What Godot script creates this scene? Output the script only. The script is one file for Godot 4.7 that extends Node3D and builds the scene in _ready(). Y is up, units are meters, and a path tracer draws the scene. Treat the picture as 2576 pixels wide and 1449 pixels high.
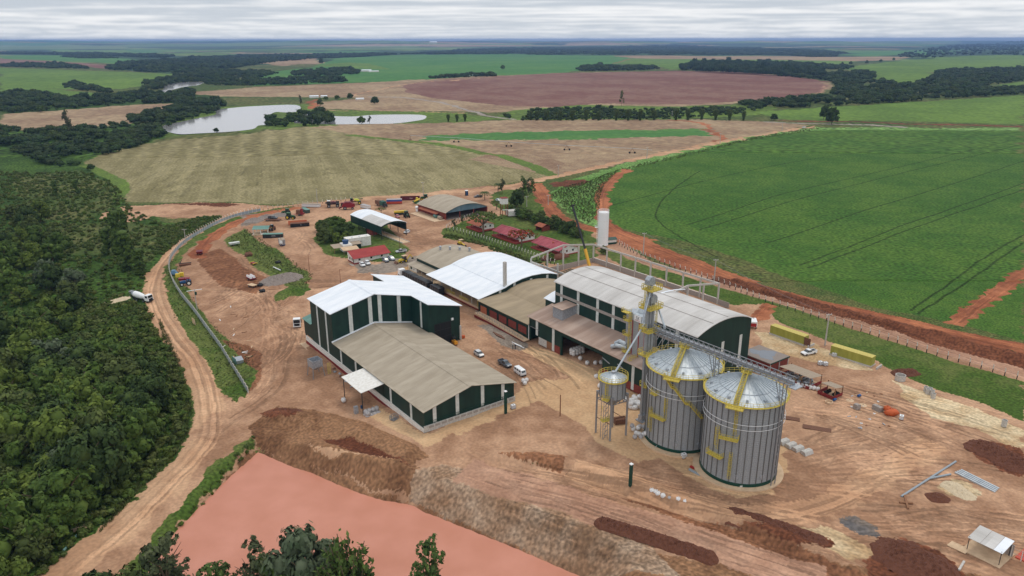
extends Node3D
# A grain plant among fields, seen from a drone. Camera solved from the photograph: f 1865 px and
# horizon at row 100 of a 2576 x 1449 copy of it; pixel pairs below are of that copy and are turned
# into points on the ground by at().

const FPX := 1865.05
const MID := Vector2(1288.0, 724.5)
const HORIZON := 99.77
const ROLL := -0.002042
const EYE := 90.0
const TURN := 36.35            # degrees the plant's buildings are turned about y
const WATER := -6.5

var cp: float
var sp: float
var rng := RandomNumberGenerator.new()
var M := {}                    # materials
var used := {}                 # names in use
var hgrid := PackedFloat32Array()
var hcount := Vector2i(216, 140)
var pond := PackedVector2Array()
var ridges := []
var noise := FastNoiseLite.new()
var pa: Vector3                # plant axes: a to the right and back, b to the left and back
var pb: Vector3
var po := Vector3(-21.36, 0, -160.68)

func _ready() -> void:
	rng.seed = 7
	noise.seed = 3
	noise.frequency = 1.0
	var pitch := atan((MID.y - HORIZON) / FPX)
	cp = cos(pitch); sp = sin(pitch)
	var th := deg_to_rad(90.0 + TURN)
	pa = Vector3(sin(th), 0, cos(th)); pb = Vector3(cos(th), 0, -sin(th))
	var cam := Camera3D.new()
	cam.name = "camera"
	cam.fov = rad_to_deg(2.0 * atan(MID.y / FPX))
	cam.near = 0.5
	cam.far = 80000.0
	cam.position = Vector3(0, EYE, 0)
	cam.basis = Basis(Vector3.RIGHT, -pitch) * Basis(Vector3.BACK, ROLL)
	add_child(cam)
	cam.current = true
	var env := Environment.new()
	env.background_mode = Environment.BG_SKY
	env.sky = Sky.new()
	env.sky.sky_material = make_sky()
	env.background_energy_multiplier = 1.0
	env.tonemap_mode = Environment.TONE_MAPPER_LINEAR
	env.tonemap_exposure = 1.0
	env.sdfgi_enabled = true
	env.ssao_enabled = true
	env.ssil_enabled = true
	env.fog_enabled = true
	env.fog_density = 0.00006
	env.fog_light_color = Color(0.62, 0.77, 1.0)
	var we := WorldEnvironment.new()
	we.name = "world_environment"
	we.environment = env
	add_child(we)
	var sun := DirectionalLight3D.new()
	sun.name = "sun"
	sun.light_energy = 0.24
	sun.light_color = Color(1.0, 0.96, 0.9)
	sun.light_angular_distance = 14.0
	sun.shadow_enabled = true
	sun.rotation_degrees = Vector3(-62, 150, 0)
	add_child(sun)
	materials()
	terrain_heights()
	ground()
	waters()
	buildings()
	silos()
	houses_and_sheds()
	yard_things()
	vehicles()
	fences_and_poles()
	vegetation()

# ---------------------------------------------------------------- pixels, heights
func ray(u: float, v: float) -> Vector3:
	var du := u - MID.x
	var dv := v - MID.y
	var c := cos(ROLL)
	var s := sin(ROLL)
	var x := (du * c + dv * s) / FPX
	var y := -(-du * s + dv * c) / FPX
	return Vector3(x, y * cp - sp, -y * sp - cp)

func at(u: float, v: float, lift := 0.0) -> Vector3:
	var r := ray(u, v)
	var y := 0.0
	var p := Vector3.ZERO
	for k in 8:
		var t := maxf(EYE - y - lift, 25.0) / maxf(-r.y, 0.0012)
		p = Vector3(r.x * t, y + lift, r.z * t)
		y = hh(p.x, p.z)
	return Vector3(p.x, y + lift, p.z)

func level(u: float, v: float, y: float) -> Vector3:
	var r := ray(u, v)
	var t := (EYE - y) / maxf(-r.y, 0.0012)
	return Vector3(r.x * t, y, r.z * t)

func L(a: float, b: float, y := 0.0) -> Vector3:
	return po + pa * a + pb * b + Vector3(0, y, 0)

func hh(x: float, z: float) -> float:
	var gx := (x + 430.0) / 4.0
	var gz := (z + 630.0) / 4.0
	var fade := 1.0
	if gx < 0.0: fade = 1.0 - minf(-gx / 40.0, 1.0)
	if gx > hcount.x - 1.001: fade = minf(fade, 1.0 - minf((gx - hcount.x + 1.0) / 40.0, 1.0))
	if gz < 0.0: fade = minf(fade, 1.0 - minf(-gz / 40.0, 1.0))
	gx = clampf(gx, 0.0, hcount.x - 1.001)
	gz = clampf(gz, 0.0, hcount.y - 1.001)
	var i := int(gx)
	var j := int(gz)
	var fx := gx - i
	var fz := gz - j
	var k := j * hcount.x + i
	var h := lerpf(lerpf(hgrid[k], hgrid[k + 1], fx), lerpf(hgrid[k + hcount.x], hgrid[k + hcount.x + 1], fx), fz) * fade
	if z > -215.0 and x < 45.0 and x > -85.0:
		var q := Vector2(x, z)
		var d := pond_distance(q)
		if d < 0.0:
			h = WATER - minf(1.5, 0.2 - d * 0.6)
		elif d < 12.0:
			h = minf(h, WATER + 0.05 + d * 0.8)
	if z < -1500.0:
		var far := smoothstep(1500.0, 5000.0, -z)
		h += far * (11.0 * noise.get_noise_2d(x / 1900.0, z / 2300.0) - 3.0)
		var hill := smoothstep(8500.0, 15000.0, -z)
		if hill > 0.0:
			h += hill * (34.0 + 62.0 * noise.get_noise_2d(x / 4300.0 + 9.0, z / 3800.0) - x * 0.0024)
	return h

func pond_distance(q: Vector2) -> float:
	var best := 1e9
	var n := pond.size()
	for k in n:
		var c := Geometry2D.get_closest_point_to_segment(q, pond[k], pond[(k + 1) % n])
		best = minf(best, c.distance_squared_to(q))
	best = sqrt(best)
	return -best if Geometry2D.is_point_in_polygon(q, pond) else best

func terrain_heights() -> void:
	var known := []
	for a in [[5, -5, -0.5], [20, -8, -0.3], [40, -20, 0], [60, -40, 0], [80, -40, 0], [105, -35, 0], [112, 0, 0], [60, 10, 0], [45, 45, 0], [45, 80, 0], [45, 110, -0.3], [90, 45, 0], [90, 75, 0], [110, 50, 0], [110, 85, 0], [130, 30, 0.5], [130, 80, 0.3],
			[20, 20, -0.5], [14, 40, -0.5], [20, 65, -0.5], [30, 95, -0.8], [10, 90, -1.8], [-3, 25, -2.9], [-3, 38, -2.9], [-3, 50, -2.9], [-3, 62, -2.9], [-3, 75, -2.9], [-10, 40, -3], [-10, 70, -3], [-15, 20, -3], [-8, 10, -2.6], [-3, 5, -1.4], [-2, -3, -0.8], [2, 12, -1.2], [2, 30, -2.0], [2, 60, -2.0], [50, 0, 0], [30, -30, 0], [70, -70, 0], [90, -60, 0]]:
		var p := L(a[0], a[1])
		known.append(Vector3(p.x, a[2], p.z))
	for a in [[400, 760, -3.5], [500, 950, -3.8], [520, 1100, -4.2], [420, 1210, -4.6], [250, 1370, -5], [560, 1000, -3.5], [700, 900, -3.2], [700, 750, -2.8], [560, 700, -3], [620, 620, -2.5], [760, 560, -1.5], [900, 560, -1], [1000, 650, -0.8], [860, 680, -2], [1100, 560, -0.4], [850, 520, -1], [600, 540, -2.5],
			[100, 800, -7], [200, 1000, -7], [300, 1200, -6.5], [100, 1300, -8], [150, 600, -6], [50, 450, -5], [330, 700, -5], [250, 500, -4], [400, 560, -3.6], [500, 450, -2], [800, 420, 0], [300, 420, -3], [1200, 420, 0], [1500, 500, 0], [2000, 500, 1], [2400, 600, 1], [2200, 760, 0.8], [2500, 850, 0.8],
			[640, 1100, -3.8], [760, 1040, -3], [900, 1100, -2], [1000, 1150, -1.5], [1100, 1200, -1.5], [1300, 1280, -1.2], [1500, 1350, -1], [1700, 1430, -1], [1400, 1180, -0.4], [1700, 1300, -0.4], [2000, 1300, 0], [2300, 1250, 0], [2500, 1400, 0], [600, 1130, -4.5], [400, 1560, -5.4], [800, 1580, -5.4], [1200, 1560, -5.2], [480, 1280, -5], [400, 1370, -5.5], [1500, 620, 0], [1700, 640, 0.3], [100, 380, -2], [1000, 360, 0], [1800, 380, 0.5]]:
		var p := level(a[0], a[1], a[2])
		known.append(p)
	hgrid.resize(hcount.x * hcount.y)
	for j in hcount.y:
		for i in hcount.x:
			var x := -430.0 + i * 4.0
			var z := -630.0 + j * 4.0
			var sum := 0.0
			var w := 0.0
			for p: Vector3 in known:
				var dx := p.x - x
				var dz := p.z - z
				var d := dx * dx + dz * dz + 9.0
				var k := 1.0 / (d * sqrt(d))
				sum += k * p.y
				w += k
			hgrid[j * hcount.x + i] = sum / w
	var rim := [650, 1138, 695, 1158, 740, 1177, 790, 1192, 830, 1211, 900, 1240, 960, 1258, 1040, 1272, 1070, 1290, 1100, 1301, 1200, 1341, 1300, 1381, 1400, 1425, 1470, 1455, 1500, 1485, 1200, 1510, 900, 1515, 600, 1510, 350, 1490, 372, 1440, 440, 1340, 500, 1278, 560, 1217, 610, 1172]
	for k in range(0, rim.size(), 2):
		var p := level(rim[k], rim[k + 1], WATER)
		pond.append(Vector2(p.x, p.z))

# ---------------------------------------------------------------- sky
func make_sky() -> PanoramaSkyMaterial:
	var w := 4096
	var h := 2048
	var img := Image.create(w, h, false, Image.FORMAT_RGBF)
	var n1 := FastNoiseLite.new()
	n1.seed = 21; n1.frequency = 1.0; n1.fractal_octaves = 5
	var n2 := FastNoiseLite.new()
	n2.seed = 5; n2.frequency = 1.0; n2.fractal_octaves = 3
	img.fill(Color(0.5, 0.5, 0.5))
	var row := 0
	while row < h / 2:
		var el := (0.5 - (row + 0.5) / h) * PI
		var fine := el < 0.12
		var step := 1 if fine else 8
		var wide := 2 if fine else 8
		var i := 0
		var e := sin(el if fine else (0.5 - (row + 4.0) / h) * PI)
		var dist := 1.0 / (e + 0.012)
		var low := clampf(e * 14.0, 0.0, 1.0)
		while i < w:
			var az := (i + 0.5) / w * TAU
			var x := sin(az) * dist
			var z := cos(az) * dist
			var c := n1.get_noise_2d(x * 0.20 + 3.0, z * 0.55) * 0.75 + n2.get_noise_2d(x * 0.05, z * 0.11) * 0.55
			var bright := clampf(0.46 + c * 1.25, 0.0, 1.0)
			bright = bright * bright * (3.0 - 2.0 * bright)
			var base := Color(0.53, 0.59, 0.66).lerp(Color(1.0, 1.0, 1.0), bright)
			base = base.lerp(Color(0.74, 0.77, 0.80), 0.45 * (1.0 - low))
			var up := 1.0 + 0.16 * clampf(e * 1.6, 0.0, 1.0)
			base = Color(base.r * up, base.g * up, base.b * up)
			if step == 1:
				for k in wide: img.set_pixel(i + k, row, base)
			else:
				img.fill_rect(Rect2i(i, row, wide, step), base)
			i += wide
		row += step
	var m := PanoramaSkyMaterial.new()
	m.panorama = ImageTexture.create_from_image(img)
	return m

# ---------------------------------------------------------------- ground
# kinds of ground: two sRGB tones, how patchy, how grainy, stripe weight
const KIND := [
	[72, 88, 44, 96, 98, 58, 1.0, 0.5, 0.0],     # 0 rough grass
	[188, 150, 121, 152, 116, 91, 0.9, 0.13, 0.0],    # 1 yard dirt
	[172, 110, 78, 136, 82, 58, 0.9, 0.14, 0.0],     # 2 red dirt
	[62, 94, 38, 78, 106, 44, 0.8, 0.4, 0.0],     # 3 bean crop
	[150, 140, 104, 122, 114, 80, 0.5, 0.25, 1.0],     # 4 striped stubble
	[164, 142, 114, 140, 116, 94, 0.8, 0.18, 0.25],    # 5 tan stubble
	[118, 82, 74, 134, 104, 92, 0.9, 0.12, 0.2],    # 6 red ploughed field
	[104, 130, 58, 88, 114, 50, 0.7, 0.2, 0.1],     # 7 bright green crop
	[72, 116, 62, 88, 126, 66, 0.7, 0.14, 0.1],     # 8 mid green crop
	[52, 74, 30, 70, 94, 40, 1.0, 0.6, 0.0],     # 9 undergrowth floor
	[208, 174, 136, 190, 154, 118, 0.8, 0.1, 0.0],     # 10 concrete apron under dust
	[146, 110, 82, 112, 80, 58, 1.0, 0.3, 0.0],     # 11 brown bank
	[96, 58, 42, 120, 76, 56, 0.8, 0.35, 0.0],     # 12 dark red soil
	[146, 134, 122, 120, 108, 98, 0.8, 0.2, 0.0],     # 13 gravel
	[208, 188, 154, 176, 146, 110, 0.9, 0.2, 0.0],     # 14 pale sand
	[70, 92, 38, 96, 106, 56, 0.9, 0.35, 0.0],     # 15 lawn
	[200, 162, 130, 176, 136, 106, 0.7, 0.1, 0.0],     # 16 tan road
	[186, 148, 124, 160, 122, 100, 0.7, 0.12, 0.0],     # 17 pink dirt
	[88, 124, 58, 116, 146, 84, 0.9, 0.55, 0.0],     # 18 tall grass
	[92, 92, 96, 120, 108, 98, 0.9, 0.2, 0.0],     # 19 dark grey gravel
	[170, 146, 124, 140, 110, 86, 1.0, 0.35, 0.0],     # 20 grey clay bank
	[160, 150, 142, 146, 136, 128, 0.6, 0.06, 0.0],     # 21 asphalt
	[100, 122, 54, 90, 108, 54, 0.8, 0.3, 0.0],     # 22 green margin
	[46, 66, 44, 62, 84, 52, 1.0, 0.4, 0.0],     # 23 far wood floor
	[132, 106, 86, 156, 134, 108, 0.9, 0.2, 0.3],     # 24 brown patch in stubble
	[150, 106, 78, 120, 82, 60, 1.0, 0.3, 0.0],     # 25 churned mud
	[120, 134, 82, 104, 124, 70, 1.0, 0.1, 0.2],     # 26 hazy far farmland
]
# [kind, pixels...] filled in this order
const AREAS := [
	[26, 0, 100, 2576, 100, 2576, 150, 0, 150],
	[11, 600, 1110, 1100, 1140, 1800, 1380, 2700, 1400, 2700, 1640, 300, 1640, 380, 1430],
	[23, 0, 126, 230, 131, 400, 140, 560, 140, 640, 136, 860, 134, 1288, 120, 1500, 116, 1700, 113, 1900, 120, 2080, 128, 2200, 132, 2300, 124, 2420, 106, 2576, 101, 2576, 141, 2400, 143, 1900, 140, 1600, 140, 1288, 138, 1000, 138, 860, 146, 760, 150, 650, 160, 440, 186, 300, 176, 265, 174, 300, 160, 130, 143, 0, 138],
	[8, 0, 109, 130, 108, 220, 117, 320, 125, 430, 133, 200, 131, 0, 125],
	[7, 100, 126, 250, 128, 440, 134, 300, 136, 120, 131],
	[8, 0, 138, 130, 139, 300, 146, 420, 159, 300, 160, 120, 152, 0, 147],
	[6, 0, 147, 150, 155, 287, 164, 265, 174, 202, 167, 0, 162],
	[7, 0, 171, 150, 175, 450, 186, 425, 196, 362, 214, 300, 224, 160, 224, 0, 215],
	[7, 0, 214, 90, 219, 175, 227, 258, 236, 240, 244, 175, 244, 125, 237, 0, 229],
	[5, 655, 158, 760, 147, 800, 146, 797, 155, 720, 166],
	[8, 640, 186, 790, 168, 860, 145, 1000, 138, 1280, 136, 1560, 140, 1590, 148, 1555, 160, 1460, 178, 1400, 184, 1250, 193, 1080, 205, 880, 208, 640, 216],
	[7, 790, 165, 870, 157, 930, 160, 985, 175, 880, 172],
	[5, 1545, 140, 1700, 140, 1932, 141, 2110, 143, 2290, 143, 2260, 151, 2160, 154, 1932, 151, 1660, 148, 1590, 146],
	[7, 1558, 159, 1583, 149, 1663, 148, 1932, 150, 2157, 154, 2112, 165, 2072, 167, 1932, 172, 1750, 172, 1690, 175, 1650, 165],
	[8, 2115, 131, 2270, 128, 2410, 124, 2400, 134, 2200, 142, 2110, 140],
	[7, 2120, 174, 2165, 164, 2275, 152, 2407, 142, 2576, 138, 2576, 172, 2360, 174, 2330, 200, 2290, 208, 2262, 208, 2205, 198, 2210, 188, 2160, 177],
	[5, 487, 232, 644, 219, 894, 209, 1200, 192, 1500, 181, 1850, 180, 2090, 208, 2100, 222, 1900, 258, 1700, 268, 1500, 268, 1380, 276, 1230, 284, 1060, 258, 888, 245, 510, 243],
	[6, 1014, 215, 1060, 206, 1200, 195, 1400, 184, 1700, 178, 1850, 181, 1990, 190, 2060, 205, 2082, 217, 2060, 232, 2000, 243, 1900, 252, 1750, 262, 1600, 262, 1500, 260, 1400, 270, 1290, 266, 1200, 260, 1060, 243, 1020, 230],
	[9, 0, 240, 330, 245, 520, 238, 560, 270, 330, 300, 480, 258, 0, 290],
	[22, 770, 262, 800, 276, 1170, 284, 1250, 300, 1060, 314, 830, 318, 640, 328, 400, 345, 380, 325, 545, 270, 700, 262],
	[5, 0, 287, 125, 279, 325, 264, 480, 258, 482, 264, 425, 277, 330, 297, 327, 312, 200, 322, 65, 327, 0, 317],
	[5, 790, 258, 900, 248, 950, 246, 1040, 250, 1110, 262, 1190, 283, 1170, 281, 1050, 280, 900, 277, 800, 274, 786, 268],
	[22, 1240, 298, 1288, 278, 1450, 264, 1700, 268, 1880, 262, 1960, 268, 1900, 290, 1700, 300, 1288, 303],
	[5, 735, 322, 900, 312, 1100, 309, 1288, 302, 1700, 300, 1960, 306, 2030, 314, 1990, 324, 1812, 362, 1600, 404, 1400, 447, 1080, 362],
	[4, 208, 414, 240, 398, 330, 372, 450, 350, 600, 338, 730, 323, 760, 320, 880, 338, 1000, 352, 1080, 360, 1200, 380, 1300, 405, 1395, 440, 1330, 453, 1200, 471, 1000, 496, 850, 508, 700, 513, 560, 509, 400, 509, 330, 506, 308, 495, 300, 465, 270, 442, 230, 427],
	[24, 1180, 400, 1260, 380, 1340, 388, 1420, 410, 1400, 440, 1330, 430, 1250, 415],
	[8, 1050, 353, 1075, 342, 1130, 338, 1300, 333, 1500, 328, 1772, 323, 1790, 341, 1600, 346, 1288, 352, 1060, 355],
	[18, 1385, 485, 1420, 455, 1480, 440, 1560, 414, 1900, 339, 2060, 320, 2576, 321, 2576, 330, 1900, 350, 1620, 416, 1540, 455, 1512, 490, 1508, 525, 1525, 575, 1480, 565, 1430, 535, 1400, 508],
	[12, 1380, 463, 1420, 454, 1470, 452, 1478, 459, 1430, 470, 1390, 471],
	[3, 1600, 419, 1880, 350, 2060, 326, 2576, 328, 2576, 860, 2440, 822, 2400, 813, 2200, 772, 2050, 722, 1900, 662, 1780, 622, 1650, 592, 1560, 570, 1528, 530, 1532, 482, 1562, 442],
	[7, 1890, 283, 2000, 275, 2200, 262, 2576, 240, 2576, 313, 2400, 308, 2200, 303, 2100, 304, 1960, 298],
	[7, 2487, 222, 2520, 212, 2576, 205, 2576, 216, 2505, 228],
	[9, 0, 330, 200, 326, 330, 312, 420, 325, 420, 345, 330, 370, 215, 405, 230, 430, 300, 462, 308, 500, 340, 520, 420, 560, 470, 560, 560, 540, 500, 575, 440, 610, 395, 665, 370, 720, 365, 780, 400, 850, 455, 930, 470, 1010, 470, 1080, 440, 1140, 370, 1200, 330, 1250, 250, 1330, 170, 1400, 130, 1460, -200, 1460, -200, 330],
	[0, 30, 440, 190, 430, 300, 470, 290, 520, 200, 560, 60, 540],
	[0, 130, 560, 250, 560, 420, 570, 470, 560, 420, 610, 380, 660, 300, 650, 160, 640],
	[1, 318, 518, 480, 510, 640, 513, 700, 519, 640, 530, 560, 541, 470, 548, 380, 545, 330, 560, 240, 552, 250, 538],
	[12, 410, 512, 560, 511, 600, 516, 570, 521, 450, 516],
	[1, 560, 541, 700, 518, 900, 500, 1340, 456, 1350, 470, 1390, 520, 1480, 577, 1600, 642, 2000, 768, 2576, 945, 2700, 1460, 1440, 1460, 1300, 1384, 1040, 1276, 900, 1244, 650, 1142, 560, 1222, 400, 1400, 300, 1480, 140, 1480, 170, 1402, 330, 1255, 440, 1145, 474, 1085, 480, 1010, 465, 930, 410, 850, 372, 780, 376, 720, 400, 665, 445, 610, 500, 576],
	[15, 412, 690, 424, 645, 470, 600, 540, 562, 640, 532, 740, 518, 745, 523, 660, 538, 560, 573, 505, 608, 455, 660, 470, 720, 520, 800, 590, 860, 640, 890, 655, 920, 630, 985, 585, 1012, 545, 985, 500, 905, 450, 835, 425, 760],
	[15, 568, 602, 622, 574, 655, 608, 700, 628, 745, 662, 785, 682, 797, 700, 762, 742, 700, 756, 690, 745, 735, 722, 682, 690, 640, 652, 600, 628],
	[15, 785, 600, 830, 570, 900, 552, 965, 560, 1005, 600, 1036, 622, 1005, 655, 930, 662, 820, 640],
	[15, 1238, 484, 1345, 468, 1385, 515, 1470, 570, 1500, 605, 1400, 590, 1290, 545, 1240, 520],
	[15, 1112, 574, 1160, 560, 1260, 540, 1380, 560, 1500, 605, 1508, 640, 1440, 668, 1340, 660, 1200, 612, 1113, 594],
	[15, 1505, 625, 1560, 636, 1810, 716, 1900, 746, 2050, 790, 2200, 842, 2400, 908, 2576, 962, 2576, 1066, 2450, 1012, 2330, 975, 2215, 918, 2170, 890, 2050, 845, 1950, 806, 1925, 765, 1840, 768, 1700, 716, 1560, 668],
	[13, 885, 662, 930, 668, 1060, 640, 1070, 655, 960, 690, 900, 688],
	[13, 1200, 820, 1235, 815, 1330, 862, 1320, 882, 1260, 868],
	[13, 600, 542, 660, 535, 690, 542, 650, 560, 610, 568],
	[10, 905, 1042, 940, 1022, 1066, 1095, 1300, 992, 1330, 960, 1440, 950, 1313, 879, 1342, 866, 1600, 985, 1800, 1000, 1962, 1050, 1978, 1180, 1955, 1232, 1862, 1246, 1790, 1226, 1735, 1196, 1660, 1150, 1620, 1168, 1500, 1112, 1473, 1071, 1360, 1003, 1290, 1033, 1068, 1128],
	[14, 1895, 835, 1990, 838, 2060, 868, 2140, 905, 2200, 935, 2120, 925, 2010, 898, 1930, 880],
	[14, 2240, 960, 2330, 990, 2450, 1030, 2576, 1085, 2576, 1140, 2460, 1080, 2330, 1050],
	[14, 1985, 1320, 2050, 1310, 2110, 1335, 2190, 1372, 2220, 1392, 2150, 1420, 2080, 1385, 2030, 1355],
	[14, 2358, 1225, 2400, 1205, 2450, 1222, 2450, 1258, 2400, 1250],
	[19, 2095, 1298, 2150, 1296, 2215, 1325, 2200, 1342, 2140, 1332],
	[11, 628, 1070, 700, 1020, 800, 1030, 900, 1062, 1000, 1110, 1075, 1145, 1040, 1180, 1030, 1270, 900, 1240, 830, 1210, 740, 1176, 652, 1140],
	[12, 660, 1040, 700, 1022, 760, 1032, 740, 1056, 690, 1060],
	[12, 800, 1110, 870, 1110, 960, 1150, 1040, 1180, 1000, 1205, 900, 1165],
	[16, 770, 1150, 860, 1160, 1000, 1215, 930, 1205, 830, 1185],
	[20, 1030, 1272, 1040, 1180, 1110, 1165, 1250, 1200, 1400, 1270, 1540, 1330, 1650, 1390, 1700, 1460, 1480, 1460, 1300, 1383, 1100, 1302],
	[12, 1790, 1288, 1830, 1280, 1950, 1300, 2080, 1350, 2085, 1378, 2000, 1372, 1880, 1330],
	[25, 1240, 1150, 1500, 1160, 1560, 1200, 1640, 1225, 1800, 1290, 2000, 1370, 2130, 1440, 2200, 1460, 2100, 1460, 1950, 1400, 1700, 1300, 1500, 1210],
	[12, 2245, 1370, 2290, 1355, 2360, 1380, 2440, 1460, 2180, 1460, 2190, 1410],
	[12, 2450, 1120, 2500, 1112, 2576, 1130, 2576, 1200, 2520, 1180, 2470, 1150],
	[25, 560, 850, 640, 870, 700, 900, 700, 960, 650, 1000, 620, 1000, 650, 930],
	[25, 500, 650, 560, 620, 620, 660, 680, 700, 640, 740, 560, 720],
	[15, 520, 1185, 600, 1120, 640, 1108, 648, 1140, 600, 1172, 500, 1275, 440, 1335, 380, 1430, 330, 1470, 300, 1460, 380, 1350],
]
# [kind, width in metres, pixels...]
const ROADS := [
	[16, 6.0, 884, 241, 950, 226, 1010, 214, 1100, 205, 1240, 194],
	[21, 9.0, 930, 244, 1000, 245, 1060, 250, 1100, 258, 1170, 275, 1240, 293, 1288, 300],
	[2, 10.0, 780, 274, 784, 266, 792, 254, 800, 250],
	[16, 4.0, 790, 274, 860, 279, 950, 278, 1100, 283, 1170, 284],
	[17, 5.0, 1985, 247, 2040, 240, 2070, 228, 2072, 216],
	[2, 10.0, 1545, 160, 1570, 152, 1590, 147],
	[22, 9.0, 215, 415, 240, 428, 285, 448, 303, 470, 306, 495],
	[22, 11.0, 880, 340, 1000, 352, 1200, 380, 1300, 404, 1395, 441],
	[2, 7.0, 1690, 302, 1740, 307, 1780, 320, 1805, 338, 1811, 350, 1800, 362],
	[12, 13.0, 1960, 302, 2100, 306, 2250, 311, 2420, 314, 2576, 318],
	[21, 8.0, 1930, 306, 2050, 311, 2150, 314, 2280, 320],
	[16, 8.0, 2060, 317, 2000, 325, 1880, 345, 1700, 380, 1560, 408, 1440, 435, 1340, 455, 1290, 465, 1200, 478, 1080, 488, 960, 495, 880, 502, 800, 512],
	[16, 6.0, 800, 512, 700, 520, 600, 540, 520, 570, 470, 600, 430, 640, 402, 680, 388, 730, 402, 780, 440, 850, 480, 900, 508, 960, 520, 1030, 515, 1100],
	[16, 8.0, 400, 690, 388, 730, 402, 780, 440, 850, 480, 900, 508, 960, 520, 1030, 515, 1100, 480, 1150, 420, 1210, 350, 1280, 280, 1345, 220, 1390, 150, 1450],
	[2, 7.0, 800, 516, 730, 526, 680, 535, 620, 550, 560, 578, 525, 610, 505, 645],
	[1, 9.0, 515, 1100, 560, 1060, 640, 1010, 690, 960, 705, 900, 715, 850, 750, 800, 790, 770],
	[2, 9.0, 1345, 462, 1352, 472, 1376, 510, 1402, 542, 1445, 562, 1500, 580],
	[2, 8.0, 1575, 427, 1540, 452, 1517, 482, 1510, 520, 1522, 552, 1565, 584, 1620, 605],
	[2, 14.0, 1530, 580, 1620, 620, 1700, 650, 1800, 690, 1900, 725, 2050, 768, 2200, 800, 2400, 848, 2600, 888],
	[17, 7.0, 1545, 612, 1600, 645, 1700, 682, 1810, 714, 1900, 740, 2000, 766, 2150, 806, 2300, 852, 2450, 900, 2600, 950],
	[12, 6.0, 1800, 702, 1900, 732, 2050, 774, 2200, 812, 2400, 870, 2600, 925],
	[2, 6.0, 2400, 815, 2430, 793, 2480, 755, 2600, 672],
	[1, 10.0, 1440, 1180, 1600, 1215, 1760, 1260, 1900, 1285, 2000, 1280, 2120, 1240, 2240, 1180, 2330, 1120],
	[16, 7.0, 1450, 1185, 1600, 1222, 1760, 1266, 1900, 1290, 2010, 1284, 2130, 1242, 2260, 1172, 2340, 1115],
	[17, 9.0, 1180, 1190, 1300, 1225, 1480, 1270, 1700, 1340, 1900, 1410, 2050, 1460],
	[2, 5.0, 1895, 808, 1925, 778, 1940, 768],
]

class Band:
	var x0: float
	var x1: float
	var z0: float
	var z1: float
	var w: int
	var h: int
	var img: Image
	func _init(ax: float, bx: float, az: float, bz: float, pw: int, ph: int):
		x0 = ax; x1 = bx; z0 = az; z1 = bz; w = pw; h = ph
		img = Image.create(w, h, false, Image.FORMAT_L8)
	func fill(poly: PackedVector2Array, kind: int) -> void:
		var q := PackedVector2Array()
		var lo := 1e9
		var hi := -1e9
		for p in poly:
			var r := Vector2((p.x - x0) / (x1 - x0) * w, (p.y - z0) / (z1 - z0) * h)
			q.append(r)
			lo = minf(lo, r.y); hi = maxf(hi, r.y)
		var c := Color8(kind * 8, 0, 0)
		for y in range(maxi(0, int(lo)), mini(h - 1, int(hi) + 1) + 1):
			var yy := y + 0.5
			var xs := []
			for k in q.size():
				var a := q[k]
				var b := q[(k + 1) % q.size()]
				if (a.y <= yy) != (b.y <= yy):
					xs.append(a.x + (yy - a.y) / (b.y - a.y) * (b.x - a.x))
			xs.sort()
			for k in range(0, xs.size() - 1, 2):
				var s := clampi(roundi(xs[k]), 0, w)
				var e := clampi(roundi(xs[k + 1]), 0, w)
				if e > s: img.fill_rect(Rect2i(s, y, e - s, 1), c)

func flat_pixels(list: Array, first: int) -> PackedVector2Array:
	var out := PackedVector2Array()
	for k in range(first, list.size(), 2):
		var p := at(list[k], maxf(list[k + 1], 100.9))
		out.append(Vector2(p.x, p.z))
	return out

func smooth_line(pts: PackedVector2Array, parts := 5) -> PackedVector2Array:
	var out := PackedVector2Array()
	for k in pts.size() - 1:
		var a := pts[maxi(k - 1, 0)]
		var d := pts[mini(k + 2, pts.size() - 1)]
		for s in parts:
			out.append(pts[k].cubic_interpolate(pts[k + 1], a, d, float(s) / parts))
	out.append(pts[pts.size() - 1])
	return out

func strip(pts: PackedVector2Array, wide: float) -> Array:
	var quads := []
	for k in pts.size() - 1:
		var d := (pts[k + 1] - pts[k]).normalized()
		var n := Vector2(-d.y, d.x) * wide * 0.5
		var e := d * wide * 0.18
		quads.append(PackedVector2Array([pts[k] - e + n, pts[k + 1] + e + n, pts[k + 1] + e - n, pts[k] - e - n]))
	return quads

func noise_bytes(s: int, freq: float, oct: int, n := 512) -> PackedByteArray:
	var f := FastNoiseLite.new()
	f.seed = s; f.frequency = freq; f.fractal_octaves = oct
	var im := f.get_seamless_image(n, n)
	im.convert(Image.FORMAT_L8)
	return im.get_data()

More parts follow.
